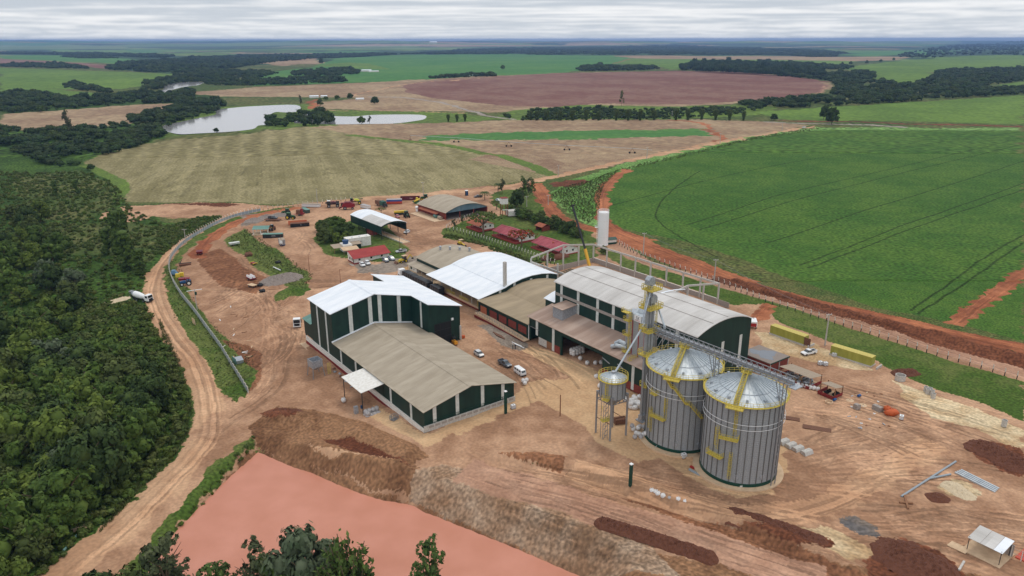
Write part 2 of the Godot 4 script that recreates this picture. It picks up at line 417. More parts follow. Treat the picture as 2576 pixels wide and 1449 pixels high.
func ground() -> void:
	var bands: Array[Band] = [
		Band.new(-205, 205, -275, -92, 2048, 1024), Band.new(-430, 430, -620, -275, 2048, 1024), Band.new(-1200, 1200, -1700, -620, 2048, 768),
		Band.new(-3300, 3300, -4700, -1700, 2048, 512), Band.new(-17500, 17500, -26000, -4700, 2048, 512)]
	var shapes := []
	for a in AREAS:
		shapes.append([a[0], flat_pixels(a, 1)])
		if shapes.size() == 1:
			for k in 420:   # patchwork of fields towards the horizon
				var z := -exp(rng.randf_range(log(3200.0), log(21000.0)))
				var c := Vector2(rng.randf_range(-0.75, 0.75) * z, z)
				var w := rng.randf_range(0.05, 0.2) * z
				var d := rng.randf_range(0.02, 0.07) * z
				var sk := rng.randf_range(-0.3, 0.3) * w
				shapes.append([[7, 8, 26, 5, 23, 23, 23, 26, 7][rng.randi() % 9], PackedVector2Array([c + Vector2(-w, -d - sk), c + Vector2(w, -d + sk), c + Vector2(w * 0.9, d + sk), c + Vector2(-w * 1.1, d - sk)])])
	for a in ROADS:
		for q in strip(smooth_line(flat_pixels(a, 2)), a[1]): shapes.append([a[0], q])
	for s in shapes:
		for b in bands: b.fill(s[1], s[0])
	var tracks := wheel_tracks()
	var na := noise_bytes(11, 0.012, 4)
	var nb := noise_bytes(12, 0.11, 3)
	var nc := noise_bytes(13, 0.03, 3)
	var kd := PackedFloat32Array()
	for k in KIND:
		for i in 9: kd.append(float(k[i]) - (float(k[i - 3]) if i > 2 and i < 6 else 0.0))
	var mesh := ArrayMesh.new()
	for n in bands.size():
		var b := bands[n]
		var cls := b.img.get_data()
		var marks := PackedByteArray()
		if n < 3:
			var mi := Image.create(b.w, b.h, false, Image.FORMAT_L8)
			mi.fill(Color8(128, 0, 0))
			var keep := b.img
			b.img = mi
			for t in tracks: b.fill(t[1], t[0])
			b.img = keep
			marks = mi.get_data()
		var out := PackedByteArray()
		out.resize(b.w * b.h * 3)
		var bump := PackedByteArray()
		bump.resize(b.w * b.h)
		var pxm := (b.x1 - b.x0) / b.w
		var pzm := (b.z1 - b.z0) / b.h
		var warp: float = [1.6, 3.0, 9.0, 22.0, 160.0][n]
		var wx := warp / pxm / 128.0
		var wz := warp / pzm / 128.0
		var ka: float = [1.6, 1.1, 0.5, 0.16, 0.03][n]
		var kb: float = [9.0, 4.5, 1.2, 0.4, 0.07][n]
		var kc: float = [4.5, 2.4, 1.2, 0.4, 0.09][n]
		var xa := PackedInt32Array()
		var xb := PackedInt32Array()
		var xc := PackedInt32Array()
		for i in b.w:
			var x := b.x0 + (i + 0.5) * pxm
			xa.append(int(x * ka + 100000.0) & 511)
			xb.append(int(x * kb + 100000.0) & 511)
			xc.append(int(x * kc + 100000.0) & 511)
		var bw := b.w
		var bh := b.h
		var p := 0
		var o := 0
		var bumpy := n < 2
		var marked := n < 3
		var mk := 128
		for j in bh:
			var z := b.z0 + (j + 0.5) * pzm
			var ra := (int(z * ka + 100000.0) & 511) * 512
			var rb := (int(z * kb + 100000.0) & 511) * 512
			var rc := (int(z * kc + 100000.0) & 511) * 512
			for i in bw:
				var va := na[ra + xa[i]] - 128
				var vb := nb[rb + xb[i]] - 128
				var vc := nc[rc + xc[i]] - 128
				var ci := clampi(i + int((va + vc) * wx), 0, bw - 1)
				var cj := clampi(j + int((vc - va + vb * 0.5) * wz), 0, bh - 1)
				var q := (cls[cj * bw + ci] >> 3) * 9
				var m := 0.5 + (va * 0.008 + vc * 0.006) * kd[q + 6]
				var g := vb * kd[q + 7] * 0.007
				if kd[q + 8] > 0.0:
					var x := b.x0 + (i + 0.5) * pxm
					var s := sin((x * 0.95 - z * 0.3) * 0.31 + va * 0.016)
					if bumpy: s = 0.55 * signf(s + vc * 0.006) * absf(s) + 0.35 * sin((x * 0.95 - z * 0.3) * 0.83 + vc * 0.02) + 0.25 * sin((x * 0.95 - z * 0.3) * 2.1)
					m += s * 0.36 * kd[q + 8]
				m = clampf(m, 0.0, 1.0)
				var f := 1.0 + g
				if marked:
					mk = marks[o] - 128
					f += mk * 0.0045
				out[p] = int(minf((kd[q] + kd[q + 3] * m) * f, 250.0))
				out[p + 1] = int(minf((kd[q + 1] + kd[q + 4] * m) * f, 250.0))
				out[p + 2] = int(minf((kd[q + 2] + kd[q + 5] * m) * f, 250.0))
				if bumpy: bump[o] = clampi(128 + int(g * 160.0 + mk * 0.6), 0, 255)
				p += 3
				o += 1
		var mat := StandardMaterial3D.new()
		mat.albedo_texture = ImageTexture.create_from_image(Image.create_from_data(b.w, b.h, false, Image.FORMAT_RGB8, out))
		mat.texture_repeat = false
		mat.roughness = 0.95
		mat.metallic_specular = 0.2
		if n < 2:
			mat.heightmap_enabled = true
			mat.heightmap_scale = [7.0, 12.0][n]
			mat.heightmap_texture = ImageTexture.create_from_image(Image.create_from_data(b.w, b.h, false, Image.FORMAT_L8, bump))
		band_mesh(mesh, b, n, mat)
	var g := MeshInstance3D.new()
	g.name = "ground"
	g.mesh = mesh
	tag(g, "red earth yards, tracks and patchwork fields running to the horizon", "ground")
	g.set_meta("kind", "structure")
	add_child(g)

func wheel_tracks() -> Array:
	# ruts of wheels: darker and paler lines along the roads and across the yard
	var out := []
	for a in ROADS:
		if not a[0] in [1, 2, 16, 17]: continue
		var c := smooth_line(flat_pixels(a, 2), 6)
		if c[0].y < -700.0: continue
		for k in int(a[1] * 1.6):
			var off: float = rng.randf_range(-0.46, 0.46) * a[1]
			var line := PackedVector2Array()
			var lo := rng.randi_range(0, c.size() / 2)
			var hi := rng.randi_range(lo + 3, c.size())
			for i in range(lo, mini(hi, c.size())):
				var d := (c[mini(i + 1, c.size() - 1)] - c[maxi(i - 1, 0)]).normalized()
				line.append(c[i] + Vector2(-d.y, d.x) * (off + rng.randf_range(-0.2, 0.2)))
			if line.size() < 2: continue
			var tone: int = [12, 13, 14, 18, 19][rng.randi() % 5]
			for q in strip(line, rng.randf_range(0.3, 0.9)): out.append([tone, q])
	# tramlines through the bean field
	for t in [[1530, 519, 2000, 407, 2576, 330], [1730, 565, 2080, 462, 2576, 345], [1760, 577, 2250, 440, 2576, 362], [1930, 612, 2300, 492, 2576, 405], [2010, 667, 2350, 540, 2576, 460], [2030, 675, 2380, 545, 2576, 476], [2290, 782, 2460, 660, 2576, 590], [2310, 790, 2500, 662, 2576, 610], [1700, 590, 1650, 540, 1690, 480, 1760, 430], [1700, 590, 1790, 640, 1860, 655]]:
		var c := smooth_line(flat_pixels(t, 0), 8)
		for i in c.size(): c[i] += Vector2(rng.randf_range(-0.4, 0.4), rng.randf_range(-0.4, 0.4))
		for q in strip(c, 0.9): out.append([6, q])
	# scrapes and ruts across the yards: [pixel, spread, how many, bearing, wander]
	for y in [[1300, 900, 60, 40, 30, 0.9, 0.3], [700, 800, 70, 90, 60, 1.3, 0.35], [1500, 1190, 250, 30, 60, 0.35, 0.1], [2150, 1160, 160, 70, 70, -0.4, 0.3], [2150, 1000, 160, 50, 50, 0.5, 0.2], [900, 600, 150, 40, 70, 0.3, 0.5], [620, 700, 70, 60, 50, 1.2, 0.3], [1600, 1330, 350, 60, 90, 0.5, 0.08], [2300, 1320, 200, 50, 60, 0.1, 0.25], [950, 720, 200, 16, 40, 0.1, 0.15]]:
		for k in y[4]:
			var p := at(y[0] + rng.randf_range(-1, 1) * y[2], y[1] + rng.randf_range(-1, 1) * y[3])
			var ang: float = y[5] + rng.randfn(0, y[6])
			var wide := rng.randf_range(0.35, 0.9)
			var tone: int = [12, 14, 14, 17, 18, 19][rng.randi() % 6]
			for twin in 2:
				var line := PackedVector2Array([Vector2(p.x, p.z) + Vector2(-sin(ang), cos(ang)) * twin * 1.9])
				var b := ang
				for s in rng.randi_range(5, 14):
					b += y[6] * 0.12
					line.append(line[line.size() - 1] + Vector2(cos(b), sin(b)) * 1.8)
				for q in strip(line, wide): out.append([tone, q])
	# the pass of the combine across the pale stubble
	for k in 60:
		var p := at(rng.randf_range(300, 1300), rng.randf_range(360, 500))
		var ang := PI * 0.5 + 0.45 + p.x * 0.0012
		var line := PackedVector2Array([Vector2(p.x, p.z)])
		for s in rng.randi_range(4, 14): line.append(line[line.size() - 1] + Vector2(cos(ang), -sin(ang)) * 8.0)
		for q in strip(line, rng.randf_range(0.5, 3.5)): out.append([[13, 14, 17, 18][rng.randi() % 4], q])
	return out

func band_mesh(mesh: ArrayMesh, b: Band, n: int, mat: Material) -> void:
	var cell: float = [0.9, 3.0, 14.0, 60.0, 260.0][n]
	var grow: float = [1.25, 1.3, 1.3, 1.3, 1.2][n]
	var xs := []
	var x := b.x0 * grow
	while x < b.x1 * grow:
		xs.append(x)
		x += cell if x > b.x0 - cell and x < b.x1 else cell * 5.0
	xs.append(b.x1 * grow)
	var zs := []
	var z := b.z1
	if n == 0:
		for e in [400.0, 200.0, 60.0, 0.0, -40.0, -70.0, -85.0]: zs.append(e)
	else:
		zs.append(b.z1 + 1.0)
	while z > b.z0:
		zs.append(z)
		z -= cell * (1.0 if n < 2 else 0.8)
	zs.append(b.z0)
	var nx := xs.size()
	var nz := zs.size()
	var v := PackedVector3Array()
	var uv := PackedVector2Array()
	var nrm := PackedVector3Array()
	v.resize(nx * nz); uv.resize(nx * nz); nrm.resize(nx * nz)
	for j in nz:
		for i in nx:
			var y := hh(xs[i], zs[j])
			if n == 0 and y > WATER + 0.1:
				y += noise.get_noise_2d(xs[i] * 0.13, zs[j] * 0.13) * 0.22 + noise.get_noise_2d(xs[i] * 0.5, zs[j] * 0.5) * 0.07
				y += mounds(xs[i], zs[j])
			if n > 0 and j == 0: y -= 4.0
			v[j * nx + i] = Vector3(xs[i], y, zs[j])
			uv[j * nx + i] = Vector2((xs[i] - b.x0) / (b.x1 - b.x0), (zs[j] - b.z0) / (b.z1 - b.z0))
	for j in nz:
		for i in nx:
			var dx := v[j * nx + mini(i + 1, nx - 1)] - v[j * nx + maxi(i - 1, 0)]
			var dz := v[mini(j + 1, nz - 1) * nx + i] - v[maxi(j - 1, 0) * nx + i]
			var c := dx.cross(dz).normalized()
			nrm[j * nx + i] = c if c.y > 0.0 else -c
	var idx := PackedInt32Array()
	for j in nz - 1:
		for i in nx - 1:
			var k := j * nx + i
			idx.append_array([k, k + nx, k + 1, k + 1, k + nx, k + nx + 1])
	var arr := []
	arr.resize(Mesh.ARRAY_MAX)
	arr[Mesh.ARRAY_VERTEX] = v
	arr[Mesh.ARRAY_NORMAL] = nrm
	arr[Mesh.ARRAY_TEX_UV] = uv
	arr[Mesh.ARRAY_INDEX] = idx
	mesh.add_surface_from_arrays(Mesh.PRIMITIVE_TRIANGLES, arr)
	mesh.surface_set_material(mesh.get_surface_count() - 1, mat)

var bank_lines := []
func mounds(x: float, z: float) -> float:
	# banks thrown up by machines: [pixels..., height, half width]
	if bank_lines.is_empty():
		for a in [[2.2, 3.2, 1850, 716, 1950, 745, 2100, 788, 2300, 838, 2576, 912], [1.2, 2.2, 1250, 1148, 1400, 1160, 1520, 1195, 1640, 1235, 1800, 1290, 2000, 1365, 2150, 1440], [-0.9, 1.4, 1230, 1162, 1400, 1182, 1520, 1218, 1640, 1258, 1800, 1315, 2000, 1392], [1.6, 3.0, 700, 1050, 800, 1062, 900, 1090, 1020, 1140], [1.3, 2.0, 790, 1150, 900, 1185, 1000, 1215], [0.8, 3.0, 520, 1010, 480, 900, 440, 820], [1.4, 4.0, 590, 640, 640, 640, 700, 660, 770, 700, 720, 740]]:
			bank_lines.append([a[0], a[1], smooth_line(flat_pixels(a, 2), 3)])
	var q := Vector2(x, z)
	var y := 0.0
	for l in bank_lines:
		var line: PackedVector2Array = l[2]
		var best := 400.0
		for k in line.size() - 1:
			if absf(line[k].x - x) > 30.0 or absf(line[k].y - z) > 30.0: continue
			best = minf(best, Geometry2D.get_closest_point_to_segment(q, line[k], line[k + 1]).distance_squared_to(q))
		if best < 100.0:
			y += l[0] * exp(-best / (l[1] * l[1])) * (1.0 + 0.45 * noise.get_noise_2d(x * 0.35, z * 0.35))
	return y

func waters() -> void:
	var sets := [
		["pond", "muddy salmon pink settling pond below the clay bank", WATER, M.mud_water, []],
		["lake", "large grey lake beside the wooded shore and the tan field", 0.12, M.lake_water, [405, 317, 447, 308, 500, 297, 542, 288, 545, 277, 590, 271, 644, 267, 744, 264, 754, 279, 720, 283, 694, 282, 676, 292, 675, 312, 650, 316, 635, 325, 577, 332, 500, 337, 450, 339, 412, 329]],
		["lake", "shallow pale lake with weed islands behind the tan field", 0.12, M.lake_water, [740, 290, 794, 287, 839, 292, 894, 293, 944, 289, 1059, 289, 1069, 299, 1034, 306, 989, 311, 936, 312, 834, 313, 740, 310]],
		["lake", "narrow winding lake arm between dark woods", 0.12, M.lake_water, [385, 237, 412, 224, 410, 217, 450, 208, 510, 206, 500, 214, 462, 219, 425, 229, 410, 238]],
		["stream", "bright water glimpse among trees beyond the green field", 0.15, M.lake_water, [2225, 249, 2240, 243, 2255, 246, 2258, 250]],
	]
	for s in sets:
		var poly := pond if s[4].is_empty() else PackedVector2Array()
		for k in range(0, s[4].size(), 2):
			var p := at(s[4][k], s[4][k + 1])
			poly.append(Vector2(p.x, p.z))
		if s[4].size(): poly = smooth_line(poly, 4)
		if s[4].is_empty():
			var grown := Geometry2D.offset_polygon(poly, 2.0)
			poly = grown[0]
		var tri := Geometry2D.triangulate_polygon(poly)
		var y: float = s[2]
		var mb := MB.new()
		if s[4].size():
			for p in poly: y = maxf(y, hh(p.x, p.y) + 0.12)
		for k in range(0, tri.size(), 3):
			mb.tri(Vector3(poly[tri[k]].x, y, poly[tri[k]].y), Vector3(poly[tri[k + 1]].x, y, poly[tri[k + 1]].y), Vector3(poly[tri[k + 2]].x, y, poly[tri[k + 2]].y), Vector3.UP)
		var o := part(self, numbered(s[0]), mb, s[3])
		tag(o, s[1], "water")
		o.set_meta("kind", "structure")

# ---------------------------------------------------------------- meshes
class MB:
	var v := PackedVector3Array()
	var n := PackedVector3Array()
	var c := PackedColorArray()
	var xf := Transform3D.IDENTITY
	var tint := Color.WHITE
	var coloured := false
	func tri(a: Vector3, b: Vector3, d: Vector3, nn := Vector3.ZERO) -> void:
		a = xf * a; b = xf * b; d = xf * d
		var g := (b - a).cross(d - a)
		if g.length_squared() < 1e-14: return
		g = g.normalized()
		var m := (xf.basis * nn).normalized() if nn != Vector3.ZERO else g
		if g.dot(m) > 0.0:
			v.append(a); v.append(d); v.append(b)
		else:
			v.append(a); v.append(b); v.append(d)
		n.append(m); n.append(m); n.append(m)
		if coloured:
			c.append(tint); c.append(tint); c.append(tint)
	func stri(a: Vector3, b: Vector3, d: Vector3, na: Vector3, nb: Vector3, nd: Vector3) -> void:
		var r := xf.basis
		a = xf * a; b = xf * b; d = xf * d
		na = (r * na).normalized(); nb = (r * nb).normalized(); nd = (r * nd).normalized()
		if (b - a).cross(d - a).dot(na + nb + nd) > 0.0:
			v.append(a); v.append(d); v.append(b); n.append(na); n.append(nd); n.append(nb)
		else:
			v.append(a); v.append(b); v.append(d); n.append(na); n.append(nb); n.append(nd)
		if coloured:
			c.append(tint); c.append(tint); c.append(tint)
	func quad(a: Vector3, b: Vector3, d: Vector3, e: Vector3, nn := Vector3.ZERO) -> void:
		if nn == Vector3.ZERO: nn = (d - a).cross(e - b)
		tri(a, b, d, nn); tri(a, d, e, nn)
	func hexa(p: Array) -> void:      # 8 corners: bottom 0-3 round, top 4-7 above them; normals point away from the middle
		var m := Vector3.ZERO
		for q in p: m += q / 8.0
		for f in [[0, 1, 2, 3], [4, 5, 6, 7], [0, 1, 5, 4], [1, 2, 6, 5], [2, 3, 7, 6], [3, 0, 4, 7]]:
			var nn: Vector3 = (p[f[2]] - p[f[0]]).cross(p[f[3]] - p[f[1]])
			var mid: Vector3 = (p[f[0]] + p[f[1]] + p[f[2]] + p[f[3]]) * 0.25 - m
			if nn.length_squared() < 1e-12: continue
			quad(p[f[0]], p[f[1]], p[f[2]], p[f[3]], nn if nn.dot(mid) > 0.0 else -nn)
	func box(x0: float, y0: float, z0: float, x1: float, y1: float, z1: float) -> MB:
		hexa([Vector3(x0, y0, z0), Vector3(x1, y0, z0), Vector3(x1, y0, z1), Vector3(x0, y0, z1), Vector3(x0, y1, z0), Vector3(x1, y1, z0), Vector3(x1, y1, z1), Vector3(x0, y1, z1)])
		return self
	func taper(x0: float, z0: float, x1: float, z1: float, y0: float, y1: float, ix0: float, ix1: float, iz: float) -> MB:   # box whose top is drawn in
		hexa([Vector3(x0, y0, z0), Vector3(x1, y0, z0), Vector3(x1, y0, z1), Vector3(x0, y0, z1), Vector3(x0 + ix0, y1, z0 + iz), Vector3(x1 - ix1, y1, z0 + iz), Vector3(x1 - ix1, y1, z1 - iz), Vector3(x0 + ix0, y1, z1 - iz)])
		return self
	func beam(p: Vector3, q: Vector3, w: float, h := -1.0) -> MB:
		if h < 0.0: h = w
		var d := (q - p).normalized()
		var s := d.cross(Vector3.UP)
		s = Vector3.RIGHT if s.length() < 0.01 else s.normalized()
		var u := s.cross(d).normalized() * h * 0.5
		s *= w * 0.5
		hexa([p - s - u, p + s - u, q + s - u, q - s - u, p - s + u, p + s + u, q + s + u, q - s + u])
		return self
	func tube(p: Vector3, q: Vector3, r0: float, r1 := -1.0, k := 10, caps := true) -> MB:
		if r1 < 0.0: r1 = r0
		var d := (q - p).normalized()
		var s := d.cross(Vector3.UP)
		s = Vector3.RIGHT if s.length() < 0.01 else s.normalized()
		var t := s.cross(d)
		for i in k:
			var a := TAU * i / k
			var b := TAU * (i + 1) / k
			var ea := s * cos(a) + t * sin(a)
			var eb := s * cos(b) + t * sin(b)
			stri(p + ea * r0, p + eb * r0, q + eb * r1, ea, eb, eb)
			stri(p + ea * r0, q + eb * r1, q + ea * r1, ea, eb, ea)
			if caps:
				tri(p, p + ea * r0, p + eb * r0, -d)
				tri(q, q + ea * r1, q + eb * r1, d)
		return self
	func lathe(o: Vector3, prof: Array, k := 24, from := 0.0, to := TAU, axis := Vector3.UP) -> MB:   # prof: [[radius, height], ...]
		var s := Vector3.RIGHT if absf(axis.x) < 0.9 else Vector3.UP
		s = (s - axis * s.dot(axis)).normalized()
		var t := axis.cross(s)
		for i in k:
			var a := from + (to - from) * i / k
			var b := from + (to - from) * (i + 1) / k
			var ea := s * cos(a) + t * sin(a)
			var eb := s * cos(b) + t * sin(b)
			for j in prof.size() - 1:
				var r0: float = prof[j][0]
				var y0: float = prof[j][1]
				var r1: float = prof[j + 1][0]
				var y1: float = prof[j + 1][1]
				var e := Vector2(y1 - y0, r0 - r1).normalized()
				var na := ea * e.x + axis * e.y
				var nb := eb * e.x + axis * e.y
				var p0 := o + ea * r0 + axis * y0
				var p1 := o + eb * r0 + axis * y0
				var p2 := o + eb * r1 + axis * y1
				var p3 := o + ea * r1 + axis * y1
				if r0 > 0.0001: stri(p0, p1, p2, na, nb, nb)
				if r1 > 0.0001: stri(p0, p2, p3, na, nb, na)
		return self
	func prism(poly: Array, z0: float, z1: float) -> MB:   # outline in x, y; thick from z0 to z1
		var pts := PackedVector2Array(poly)
		var m := Vector2.ZERO
		for k in Geometry2D.triangulate_polygon(pts).size() / 3:
			pass
		var tr := Geometry2D.triangulate_polygon(pts)
		for k in range(0, tr.size(), 3):
			for z in [z0, z1]:
				tri(Vector3(pts[tr[k]].x, pts[tr[k]].y, z), Vector3(pts[tr[k + 1]].x, pts[tr[k + 1]].y, z), Vector3(pts[tr[k + 2]].x, pts[tr[k + 2]].y, z), Vector3(0, 0, -1 if z == minf(z0, z1) else 1))
		var turn := -1.0 if Geometry2D.is_polygon_clockwise(pts) else 1.0
		for k in pts.size():
			var a := pts[k]
			var b := pts[(k + 1) % pts.size()]
			var e := (b - a).normalized() * turn
			quad(Vector3(a.x, a.y, z0), Vector3(b.x, b.y, z0), Vector3(b.x, b.y, z1), Vector3(a.x, a.y, z1), Vector3(e.y, -e.x, 0))
		return self
	func sheet(prof: Array, z0: float, z1: float, thick := 0.12) -> MB:   # roof: line in x, y swept along z, with thickness below
		var poly := []
		for p in prof: poly.append(Vector2(p[0], p[1]))
		for k in range(prof.size() - 1, -1, -1): poly.append(Vector2(prof[k][0], prof[k][1] - thick))
		return prism(poly, z0, z1)
	func ball(o: Vector3, r: Vector3, k := 10, j := 6, rough := 0.0, s := 0) -> MB:
		var f := func(th: float, ph: float) -> Vector3:
			var d := Vector3(cos(th) * sin(ph), cos(ph), sin(th) * sin(ph))
			var w := 1.0 + rough * (sin(th * 3.0 + s * 1.7) * sin(ph * 2.0 + s) + 0.7 * sin(th * 5.0 + s * 2.3 + ph * 4.0) * sin(ph))
			return o + d * r * w
		for a in k:
			for b in j:
				var t0 := TAU * a / k
				var t1 := TAU * (a + 1) / k
				var p0 := PI * b / j
				var p1 := PI * (b + 1) / j
				var q := [f.call(t0, p0), f.call(t1, p0), f.call(t1, p1), f.call(t0, p1)]
				var nn := []
				for e in q: nn.append((e - o) / r / r)
				if b > 0: stri(q[0], q[1], q[2], nn[0], nn[1], nn[2])
				stri(q[0], q[2], q[3], nn[0], nn[2], nn[3])
		return self
	func hexa_roof(x0: float, x1: float, za: float, ya: float, zb: float, yb: float, t: float) -> MB:   # flat slope from (za, ya) to (zb, yb)
		hexa([Vector3(x0, ya - t, za), Vector3(x1, ya - t, za), Vector3(x1, yb - t, zb), Vector3(x0, yb - t, zb), Vector3(x0, ya, za), Vector3(x1, ya, za), Vector3(x1, yb, zb), Vector3(x0, yb, zb)])
		return self
	func hexa_slope(p: Vector3, q: Vector3, d: float) -> MB:   # wedge hanging in front of an edge
		var o := Vector3(0, 0, d)
		hexa([p - Vector3(0, 1.6, 0), q - Vector3(0, 1.6, 0), q - Vector3(0, 1.6, 0) + o, p - Vector3(0, 1.6, 0) + o, p, q, q - Vector3(0, 1.2, 0) + o, p - Vector3(0, 1.2, 0) + o])
		return self
	func rails(pts: Array, h := 1.05, t := 0.055, gap := 1.6) -> MB:
		for k in pts.size() - 1:
			var p: Vector3 = pts[k]
			var q: Vector3 = pts[k + 1]
			for y in [h, h * 0.55]: beam(p + Vector3(0, y, 0), q + Vector3(0, y, 0), t)
			var m := maxi(1, roundi(p.distance_to(q) / gap))
			for i in m:
				var e := p.lerp(q, float(i) / m)
				beam(e, e + Vector3(0, h, 0), t)
		return self
	func mesh() -> ArrayMesh:
		var arr := []
		arr.resize(Mesh.ARRAY_MAX)
		arr[Mesh.ARRAY_VERTEX] = v
		arr[Mesh.ARRAY_NORMAL] = n
		if coloured: arr[Mesh.ARRAY_COLOR] = c
		var m := ArrayMesh.new()
		if v.size(): m.add_surface_from_arrays(Mesh.PRIMITIVE_TRIANGLES, arr)
		return m

func mb() -> MB: return MB.new()

func tag(o: Node3D, label: String, category: String, group := "") -> Node3D:
	o.set_meta("label", label)
	o.set_meta("category", category)
	if group: o.set_meta("group", group)
	return o

func numbered(called: String) -> String:
	if not used.has(called):
		used[called] = 0
		return called
	used[called] += 1
	return "%s_%03d" % [called, used[called]]

func thing(called: String, label: String, category: String, where := Vector3.ZERO, turn := 0.0, group := "") -> Node3D:
	var o := Node3D.new()
	o.name = numbered(called)
	o.position = where
	o.rotation_degrees.y = turn
	add_child(o)
	return tag(o, label, category, group)

func plant(called: String, label: String, category: String, a: float, b: float, y := 0.0, group := "") -> Node3D:
	return thing(called, label, category, L(a, b, y), TURN, group)

func part(parent: Node, called: String, m: MB, mat: Material) -> MeshInstance3D:
	return put(parent, called, m.mesh(), mat)

func put(parent: Node, called: String, m: Mesh, mat: Material) -> MeshInstance3D:
	var o := MeshInstance3D.new()
	o.name = called
	o.mesh = m
	o.material_override = mat
	parent.add_child(o, true)
	return o

func single(called: String, label: String, category: String, m: MB, mat: Material, where := Vector3.ZERO, turn := 0.0, group := "") -> MeshInstance3D:
	var o := part(self, numbered(called), m, mat)
	o.position = where
	o.rotation_degrees.y = turn
	tag(o, label, category, group)
	return o

func again(src: Node3D, where: Vector3, turn: float, label := "") -> Node3D:
	var o: Node3D = src.duplicate()
	var base := String(src.name)
	var cut := RegEx.create_from_string("_[0-9]{3}$").sub(base, "")
	o.name = numbered(cut)
	add_child(o)
	o.position = where
	o.rotation_degrees.y = turn
	if label: o.set_meta("label", label)
	return o

# ---------------------------------------------------------------- materials
func rgb(r: float, g: float, b: float) -> Color:
	return Color(r / 255.0, g / 255.0, b / 255.0)

func paint(c: Color, rough := 0.6, metal := 0.0, spec := 0.4) -> StandardMaterial3D:
	var m := StandardMaterial3D.new()
	m.albedo_color = c
	m.roughness = rough
	m.metallic = metal
	m.metallic_specular = spec
	return m

func tone_texture(s: int, lo: Color, hi: Color, freq: float, oct := 4, stretch := Vector2.ONE, size := 256) -> ImageTexture:
	var f := FastNoiseLite.new()
	f.seed = s; f.frequency = freq; f.fractal_octaves = oct
	var im := Image.create(size, size, false, Image.FORMAT_RGB8)
	var src := f.get_seamless_image(size, size)
	src.convert(Image.FORMAT_L8)
	var d := src.get_data()
	for j in size:
		for i in size:
			var k := float(d[(int(j * stretch.y) % size) * size + int(i * stretch.x) % size]) / 255.0
			im.set_pixel(i, j, lo.lerp(hi, clampf((k - 0.5) * 1.5 + 0.5, 0.0, 1.0)))
	return ImageTexture.create_from_image(im)

# worn: two tones mottled over a surface, laid in metres by the object's own axes
func worn(s: int, lo: Color, hi: Color, metres: float, rough := 0.7, freq := 0.02, stretch := Vector2.ONE, metal := 0.0) -> StandardMaterial3D:
	var m := paint(Color.WHITE, rough, metal)
	m.albedo_texture = tone_texture(s, lo, hi, freq, 4, stretch)
	m.uv1_triplanar = true
	m.uv1_scale = Vector3.ONE / metres
	return m

# ribbed: sheet metal; ribs run up walls, and down roof slopes when across is true
func ribbed(s: int, lo: Color, hi: Color, rough: float, across: bool, pitch := 1.0, depth := 2.5, metal := 0.0) -> StandardMaterial3D:
	var size := 256
	var f := FastNoiseLite.new()
	f.seed = s; f.frequency = 0.014; f.fractal_octaves = 4
	var d := f.get_seamless_image(size, size)
	d.convert(Image.FORMAT_L8)
	var nd := d.get_data()
	var im := Image.create(size, size, false, Image.FORMAT_RGB8)
	var hm := Image.create(size, size, false, Image.FORMAT_L8)
	var r := RandomNumberGenerator.new()
	r.seed = s
	var panel := []
	for k in 32: panel.append(r.randf_range(-0.16, 0.16))
	for j in size:
		for i in size:
			var t := j if across else i
			var u := i if across else j
			var k := float(nd[(u / 3 % size) * size + t]) / 255.0
			var p: float = panel[t / 8]
			im.set_pixel(i, j, lo.lerp(hi, clampf(0.5 + (k - 0.5) * 1.3 + p, 0.0, 1.0)))
			var w := 0.5 + 0.5 * sin(TAU * t / 8.0)
			hm.set_pixel(i, j, Color(w, w, w))
	var m := paint(Color.WHITE, rough, metal)
	m.albedo_texture = ImageTexture.create_from_image(im)
	m.heightmap_enabled = true
	m.heightmap_texture = ImageTexture.create_from_image(hm)
	m.heightmap_scale = depth
	m.uv1_triplanar = true
	m.uv1_triplanar_sharpness = 8.0
	m.uv1_scale = Vector3.ONE / (32.0 * pitch)
	return m

func glassy(c: Color) -> StandardMaterial3D:
	return paint(c, 0.08, 0.0, 0.7)

